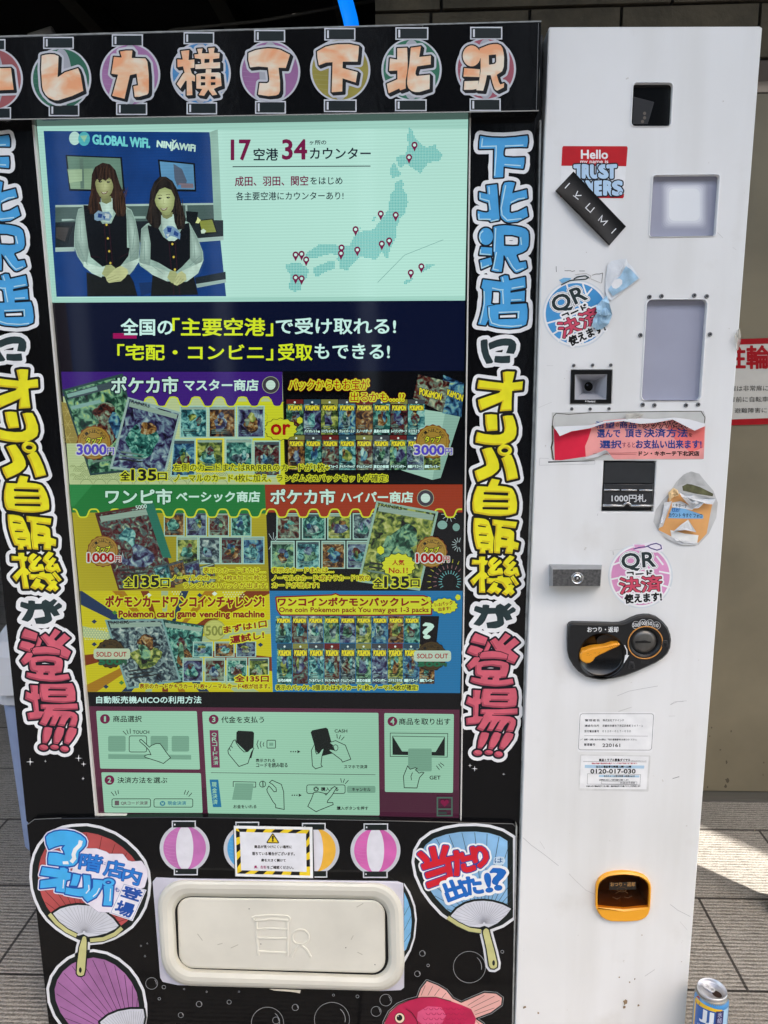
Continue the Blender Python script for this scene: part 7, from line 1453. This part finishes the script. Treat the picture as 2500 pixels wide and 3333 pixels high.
q = card(mb, SE, [(275, 290), (742, 282), (890, 785), (455, 852)], 7, scr((110, 150, 146)), .035); txt(mb, 'TRAINERS', [lerpq(q, .03, .02), lerpq(q, .4, .02), lerpq(q, .4, .065), lerpq(q, .03, .065)], drk, .02)
mb.ell(FP(SE, 1160, 375), 37, 35, scr((150, 156, 74)), 36); mb.ell(FP(SE, 1160, 375), 33, 31, scr((172, 180, 96)), 36); T(mb, SE, '500', 1090, 340, 1232, 418, scr((120, 128, 58)), .03)
T(mb, SE, 'ポケモンカードワンコインチャレンジ!', 282, 97, 1558, 190, dred, 1.6, 0, [(5.2, yel_s)])
for s_, xa, xb, ya, yb in (('Pokemon', 388, 664, 218, 270), ('card', 695, 830, 218, 270), ('game', 860, 1008, 232, 284), ('vending', 1040, 1282, 222, 284), ('machine', 1312, 1560, 218, 270)): T(mb, SE, s_, xa, ya, xb, yb, dred, 1.2, 0, [(4.6, yel_s)])

txt(mb, 'まずは1口', F(SE, [(1230, 345), (1575, 292), (1580, 345), (1238, 400)]), dred, 1.0, [(4.4, yel_s)]); txt(mb, '運試し!', F(SE, [(1285, 425), (1555, 382), (1558, 440), (1290, 485)]), dred, 1.0, [(4.4, yel_s)])
T(mb, SE, '全135口', 1325, 738, 1595, 790, dred, 1.0, 0, [(4.4, yel_s)]); T(mb, SE, '表示のカードかキラカード1枚+ノーマルカード4枚が出ます。', 556, 806, 1606, 846, dred, .4, 0, [(3.0, yel_s)])
badge(mb, SE, 322, 562, 118, '500円', (230, 604, 448, 650), scr((24, 96, 64)), True); mb.poly(F(SE, rrect(185, 522, 480, 608, 24)), scr((172, 190, 160))); T(mb, SE, 'SOLD OUT', 208, 550, 450, 588, scr((150, 20, 26)), .02)
mb.obj('product_panel', ts, 'yellow product panel with rays, marked sold out')
# row 3 right
mb = MB(-.0004); mb.poly([(877, 1923), (1506, 1923), (1498, 2256), (888, 2252)], scr((30, 108, 156)))
packs(mb, SF, 88, 250, 456, 124, 9, 1, None, False); packs(mb, SF, 98, 460, 772, 122, 10, 5, ['古代の咆哮', '', 'ワイルドフォース', 'サイバージャッジ', 'クリムゾンヘイズ', '変幻の仮面', 'ナイトワンダラー', 'ステラミラクル', '楽園ドラゴーナ', '超電ブレイカー'])
mb.poly(F(SF, [(1205, 248), (1350, 250), (1328, 480), (1200, 470)]), blk_s); T(mb, SF, '?', 1228, 305, 1305, 420, hv, .05)
g = sdf_grid([[F(SF, [(95, 108), (520, 92), (550, 82), (580, 95), (1230, 98), (1268, 110), (1290, 150), (1285, 232), (860, 238), (130, 236), (105, 200)])]], 10, 1.2); fill(mb, g, 4.5, dred); fill(mb, g, 0, yel_s)
T(mb, SF, 'ワンコインポケモンパックレーン', 106, 108, 1275, 172, dred, 1.4); T(mb, SF, 'One coin Pokemon pack You may get 1-3 packs', 115, 182, 1268, 230, dred, .02)
burst(mb, SF, 1390, 172, 105, 62, yel_s); burst(mb, SF, 1495, 105, 22, 24, yel_s, 5); burst(mb, SF, 1270, 120, 18, 22, yel_s, 5); txt(mb, '1~3パック', F(SF, [(1315, 148), (1452, 132), (1455, 162), (1318, 178)]), dred, .02); txt(mb, '出ます!', F(SF, [(1342, 184), (1435, 174), (1438, 202), (1345, 212)]), dred, .02)
badge(mb, SF, 1290, 558, 115, '500円', (1190, 604, 1405, 636), scr((24, 96, 64)), True); mb.poly(F(SF, rrect(1155, 515, 1442, 600, 24)), scr((172, 196, 176))); T(mb, SF, 'SOLD OUT', 1180, 540, 1418, 576, scr((150, 20, 26)), .02)
T(mb, SF, '表示のパック1~3個またはキラカード1枚+ノーマル4枚が確定!', 90, 780, 1185, 820, drk, .3, 0, [(2.8, yel_s)])
mb.obj('product_panel', ts, 'blue product panel with rows of foil packs, marked sold out')
# --- how-to strip
mb = MB(-.0006); mb.poly([(285, 2252), (1498, 2256), (1496, 2310), (290, 2299)], blk_s); T(mb, SG, '自動販売機AIICOの利用方法', 90, 70, 1004, 132, wmint, .012)
mb.poly([(290, 2299), (1496, 2310), (1494, 2668), (315, 2656)], scr((84, 36, 58))); mb.poly([(308, 2560), (1496, 2572), (1494, 2668), (315, 2656)], scr((70, 28, 48)))
pm = scr((146, 196, 168)); pg = scr((112, 158, 134)); pk_ = scr((14, 24, 20)); ms = scr((104, 24, 62))
def rp(q, r=4): mb.poly(qrect(q, r, 4), pm)
rp(F(SG, [(88, 198), (965, 200), (993, 708), (124, 700)])); rp(F(SG, [(133, 733), (1000, 740), (1016, 1086), (160, 1084)])); rp([FP(SG, 1012, 203), FP(SI, 905, 190), FP(SI, 914, 982), FP(SG, 1062, 1090)]); rp(F(SI, [(950, 192), (1487, 200), (1480, 807), (955, 800)]))
for fr, x, y, s_, cx0, cx1, cy0, cy1, t_ in ((SG, 165, 268, '1', 236, 485, 240, 295, '商品選択'), (SG, 204, 800, '2', 274, 708, 775, 828, '決済方法を選ぶ'), (SG, 1112, 272, '3', 1178, 1550, 246, 302, '代金を支払う'), (SI, 1013, 256, '4', 1064, 1460, 232, 282, '商品を取り出す')):
    mb.ell(FP(fr, x, y), 16, 15.5, ms, 28); w_ = 14 if s_ != '1' else 7; T(mb, fr, s_, x-w_, y-22, x+w_, y+22, pm, .03); T(mb, fr, t_, cx0, cy0, cx1, cy1, pk_, .008)
def lines(fr, ss, w=2.2, c=None):
    for s in ss: mb.stroke(F(fr, s), w, c or pk_)
def handp(fr, pts, w=2.4): mb.poly(F(fr, pts), pm); mb.stroke(F(fr, pts), w, pk_, True)
for x in (193, 562, 746): mb.poly(F(SG, rrect(x, 416, x+152, 552, 14, 3)), pg)
mb.poly(F(SG, [(193, 574), (915, 582), (916, 622), (194, 616)]), pg); mb.stroke(F(SG, rrect(376, 416, 528, 556, 16, 4)), 2.2, pk_, True); T(mb, SG, 'TOUCH', 408, 368, 550, 397, pk_, .012); lines(SG, [[(322, 374), (352, 406)], [(354, 362), (368, 400)], [(384, 352), (386, 396)]])
handp(SG, [(466, 452), (480, 446), (492, 456), (552, 514), (570, 498), (588, 492), (604, 484), (624, 482), (646, 484), (664, 508), (700, 560), (736, 606), (674, 656), (634, 640), (540, 610), (512, 600), (512, 588), (540, 578), (566, 580), (548, 540), (510, 500), (470, 466)])
for x0_, x1_, t_, c_ in ((226, 562, 'QRコード決済', scr((96, 84, 88))), (592, 930, '現金決済', scr((46, 118, 140)))):
    mb.stroke(F(SG, rrect(x0_, 964, x1_, 1036, 14, 4)), 2.2, pk_, True); T(mb, SG, t_, x0_+(78 if x0_ < 300 else 118), 984, x1_-24 if x0_ < 300 else x1_-58, 1018, c_, .012)
mb.poly(F(SG, [(250, 980), (288, 980), (288, 1020), (250, 1020)]), scr((96, 84, 88))); mb.ell(FP(SG, 667, 1004), 9, 8, scr((46, 118, 140)), 20); T(mb, SG, '¥', 654, 992, 680, 1016, pm, .02)
lines(SG, [[(218, 904), (246, 938)], [(252, 894), (266, 932)], [(278, 888), (283, 922)], [(855, 926), (868, 888)], [(876, 932), (894, 894)], [(894, 944), (922, 912)]])
for y0_, y1_, c_, t_ in ((366, 692, scr((112, 44, 76)), 'QRコード決済'), (796, 1036, scr((26, 108, 150)), '現金決済')):
    mb.poly(F(SG, [(1076, y0_), (1152, y0_), (1166 if y0_ < 500 else 1180, y1_), (1092 if y0_ < 500 else 1106, y1_)]), c_); n = len(t_)
    for i, ch in enumerate(t_):
        h = (y1_-y0_-40)/n; yy = y0_+20+h*i; xx = 1094+(yy-y0_)*.06; T(mb, SG, ch if ch != 'ー' else '|', xx+(14 if ch == 'ー' else 0), yy+3, xx+(22 if ch == 'ー' else 42), yy+h-4, pm, .012)
mb.stroke([FP(SG, 1088, 736), FP(SI, 882, 668)], 1.6, scr((52, 46, 50)))
mb.poly(F(SG, [(1325, 370), (1450, 376), (1464, 390), (1458, 540), (1440, 610), (1425, 610), (1400, 560), (1308, 470), (1310, 385)]), pk_)
handp(SG, [(1236, 540), (1262, 500), (1284, 456), (1300, 450), (1310, 480), (1340, 520), (1376, 556), (1410, 552), (1430, 530), (1452, 516), (1462, 525), (1440, 560), (1415, 640), (1410, 655), (1332, 682), (1240, 570)])
lines(SG, [[(1262, 500), (1276, 520)], [(1248, 525), (1260, 545)], [(1500, 452), (1488, 490), (1502, 528)], [(1525, 462), (1516, 490), (1526, 518)], [(1550, 472), (1542, 490), (1550, 508)]])
mb.stroke(F(SI, rrect(45, 402, 111, 462, 6, 3)), 2.2, pk_, True); mb.poly(F(SI, [(62, 420), (94, 420), (94, 445), (62, 445)]), pg)
T(mb, SG, '表示される', 1478, 614, 1645, 644, pk_, .012); T(mb, (0, 0, 1), 'コードを読み取る', 834, 2483, 936, 2498, pk_, .012)
for fr, x, y in ((SI, 230, 490), (SI, 240, 826)):
    for k in range(3): mb.ell(FP(fr, x+k*18, y), 2.2, 2.2, pk_, 10)
    mb.poly(F(fr, [(x+50, y-12), (x+74, y), (x+50, y+12)]), pk_)
mb.poly(F(SI, [(382, 340), (395, 325), (500, 304), (515, 315), (565, 500), (470, 524), (425, 490)]), pk_)
handp(SI, [(412, 432), (388, 480), (396, 600), (420, 622), (472, 605), (462, 590), (470, 520), (486, 464), (470, 470), (446, 502), (428, 508), (420, 490)]); handp(SI, [(524, 420), (575, 405), (650, 440), (692, 548), (628, 570), (618, 552), (524, 482), (530, 472), (566, 478), (552, 440)])
mb.ell(FP(SI, 574, 460), 9, 11, pk_, 18, ring=2); T(mb, SI, 'CASH', 567, 318, 664, 342, pk_, .015); lines(SI, [[(584, 354), (588, 388)], [(614, 362), (600, 394)], [(642, 374), (618, 402)]]); T(mb, SI, 'スマホで決済', 640, 592, 820, 620, pk_, .012)
lines(SG, [[(1282, 860), (1282, 814), (1478, 818), (1478, 862), (1446, 862)]]); mb.poly(F(SG, [(1300, 826), (1460, 830), (1440, 976), (1272, 972)]), pg); mb.ell(FP(SG, 1538, 836), 11, 11, pk_, 22, ring=2.2); lines(SG, [[(1540, 810), (1542, 862)]], 3.2); T(mb, SG, 'お金をいれる', 1284, 1016, 1484, 1046, pk_, .012)
handp(SI, [(64, 728), (84, 710), (156, 742), (174, 800), (178, 936), (112, 922), (112, 900), (92, 876), (48, 800), (44, 780), (60, 754), (80, 775), (100, 800), (118, 796), (115, 770), (88, 742)])
mb.stroke(F(SI, rrect(352, 746, 648, 812, 14, 4)), 2.2, pk_, True); mb.ell(FP(SI, 424, 778), 8.5, 8, pk_, 20); T(mb, SI, '¥', 412, 766, 436, 792, pm, .02); T(mb, SI, '購入する', 462, 764, 596, 794, pk_, .012); mb.poly(F(SI, rrect(662, 755, 882, 808, 12, 3)), pg); T(mb, SI, 'キャンセル', 702, 768, 844, 796, pk_, .012)
handp(SI, [(550, 770), (566, 758), (582, 768), (545, 830), (512, 870), (510, 882), (552, 882), (556, 898), (440, 945), (425, 954), (360, 912), (390, 850), (406, 806), (440, 800), (466, 806), (490, 812), (500, 825)]); lines(SI, [[(614, 696), (620, 728)], [(644, 700), (632, 730)], [(674, 710), (648, 738)]]); T(mb, SI, '購入ボタンを押す', 584, 912, 826, 940, pk_, .012)
mb.stroke(F(SI, [(996, 346), (1440, 350), (1436, 532), (996, 526)]), 2.0, pk_, True); mb.poly(F(SI, [(1012, 368), (1418, 374), (1416, 522), (1014, 514)]), pk_); mb.poly(F(SI, [(1016, 372), (1414, 378), (1346, 492), (1088, 488)]), pm); mb.poly(F(SI, rrect(1134, 466, 1316, 642, 10, 3)), pg)
handp(SI, [(1130, 600), (1098, 680), (1104, 768), (1202, 770), (1222, 690), (1256, 652), (1238, 648), (1218, 655), (1190, 630), (1204, 618), (1188, 614), (1150, 626)]); lines(SI, [[(1160, 710), (1156, 680), (1168, 650)], [(1352, 598), (1376, 630)], [(1368, 584), (1394, 614)], [(1380, 574), (1412, 598)]]); T(mb, SI, 'GET', 1300, 676, 1384, 704, pk_, .015)
g_ = scr((66, 96, 84)); mb.stroke(F(SI, [(1360, 845), (1472, 845), (1472, 984), (1360, 984)]), 5, g_, True); mb.poly(F(SI, [(1362, 928), (1470, 928), (1470, 940), (1362, 940)]), g_); mb.poly(F(SI, [(1368, 952), (1432, 952), (1432, 972), (1368, 972)]), scr((44, 60, 56)))
mb.poly(F(SI, [(1416+2.0*16*math.sin(t)**3, 885-2.0*(13*math.cos(t)-5*math.cos(2*t)-2*math.cos(3*t)-math.cos(4*t))) for t in np.linspace(0, 2*math.pi, 36, endpoint=False)]), scr((120, 10, 60)))
mb.obj('instruction_panel', ts, 'maroon strip with four pale green how-to boxes')
bpy.data.objects.remove(_to); bpy.data.curves.remove(_tc)
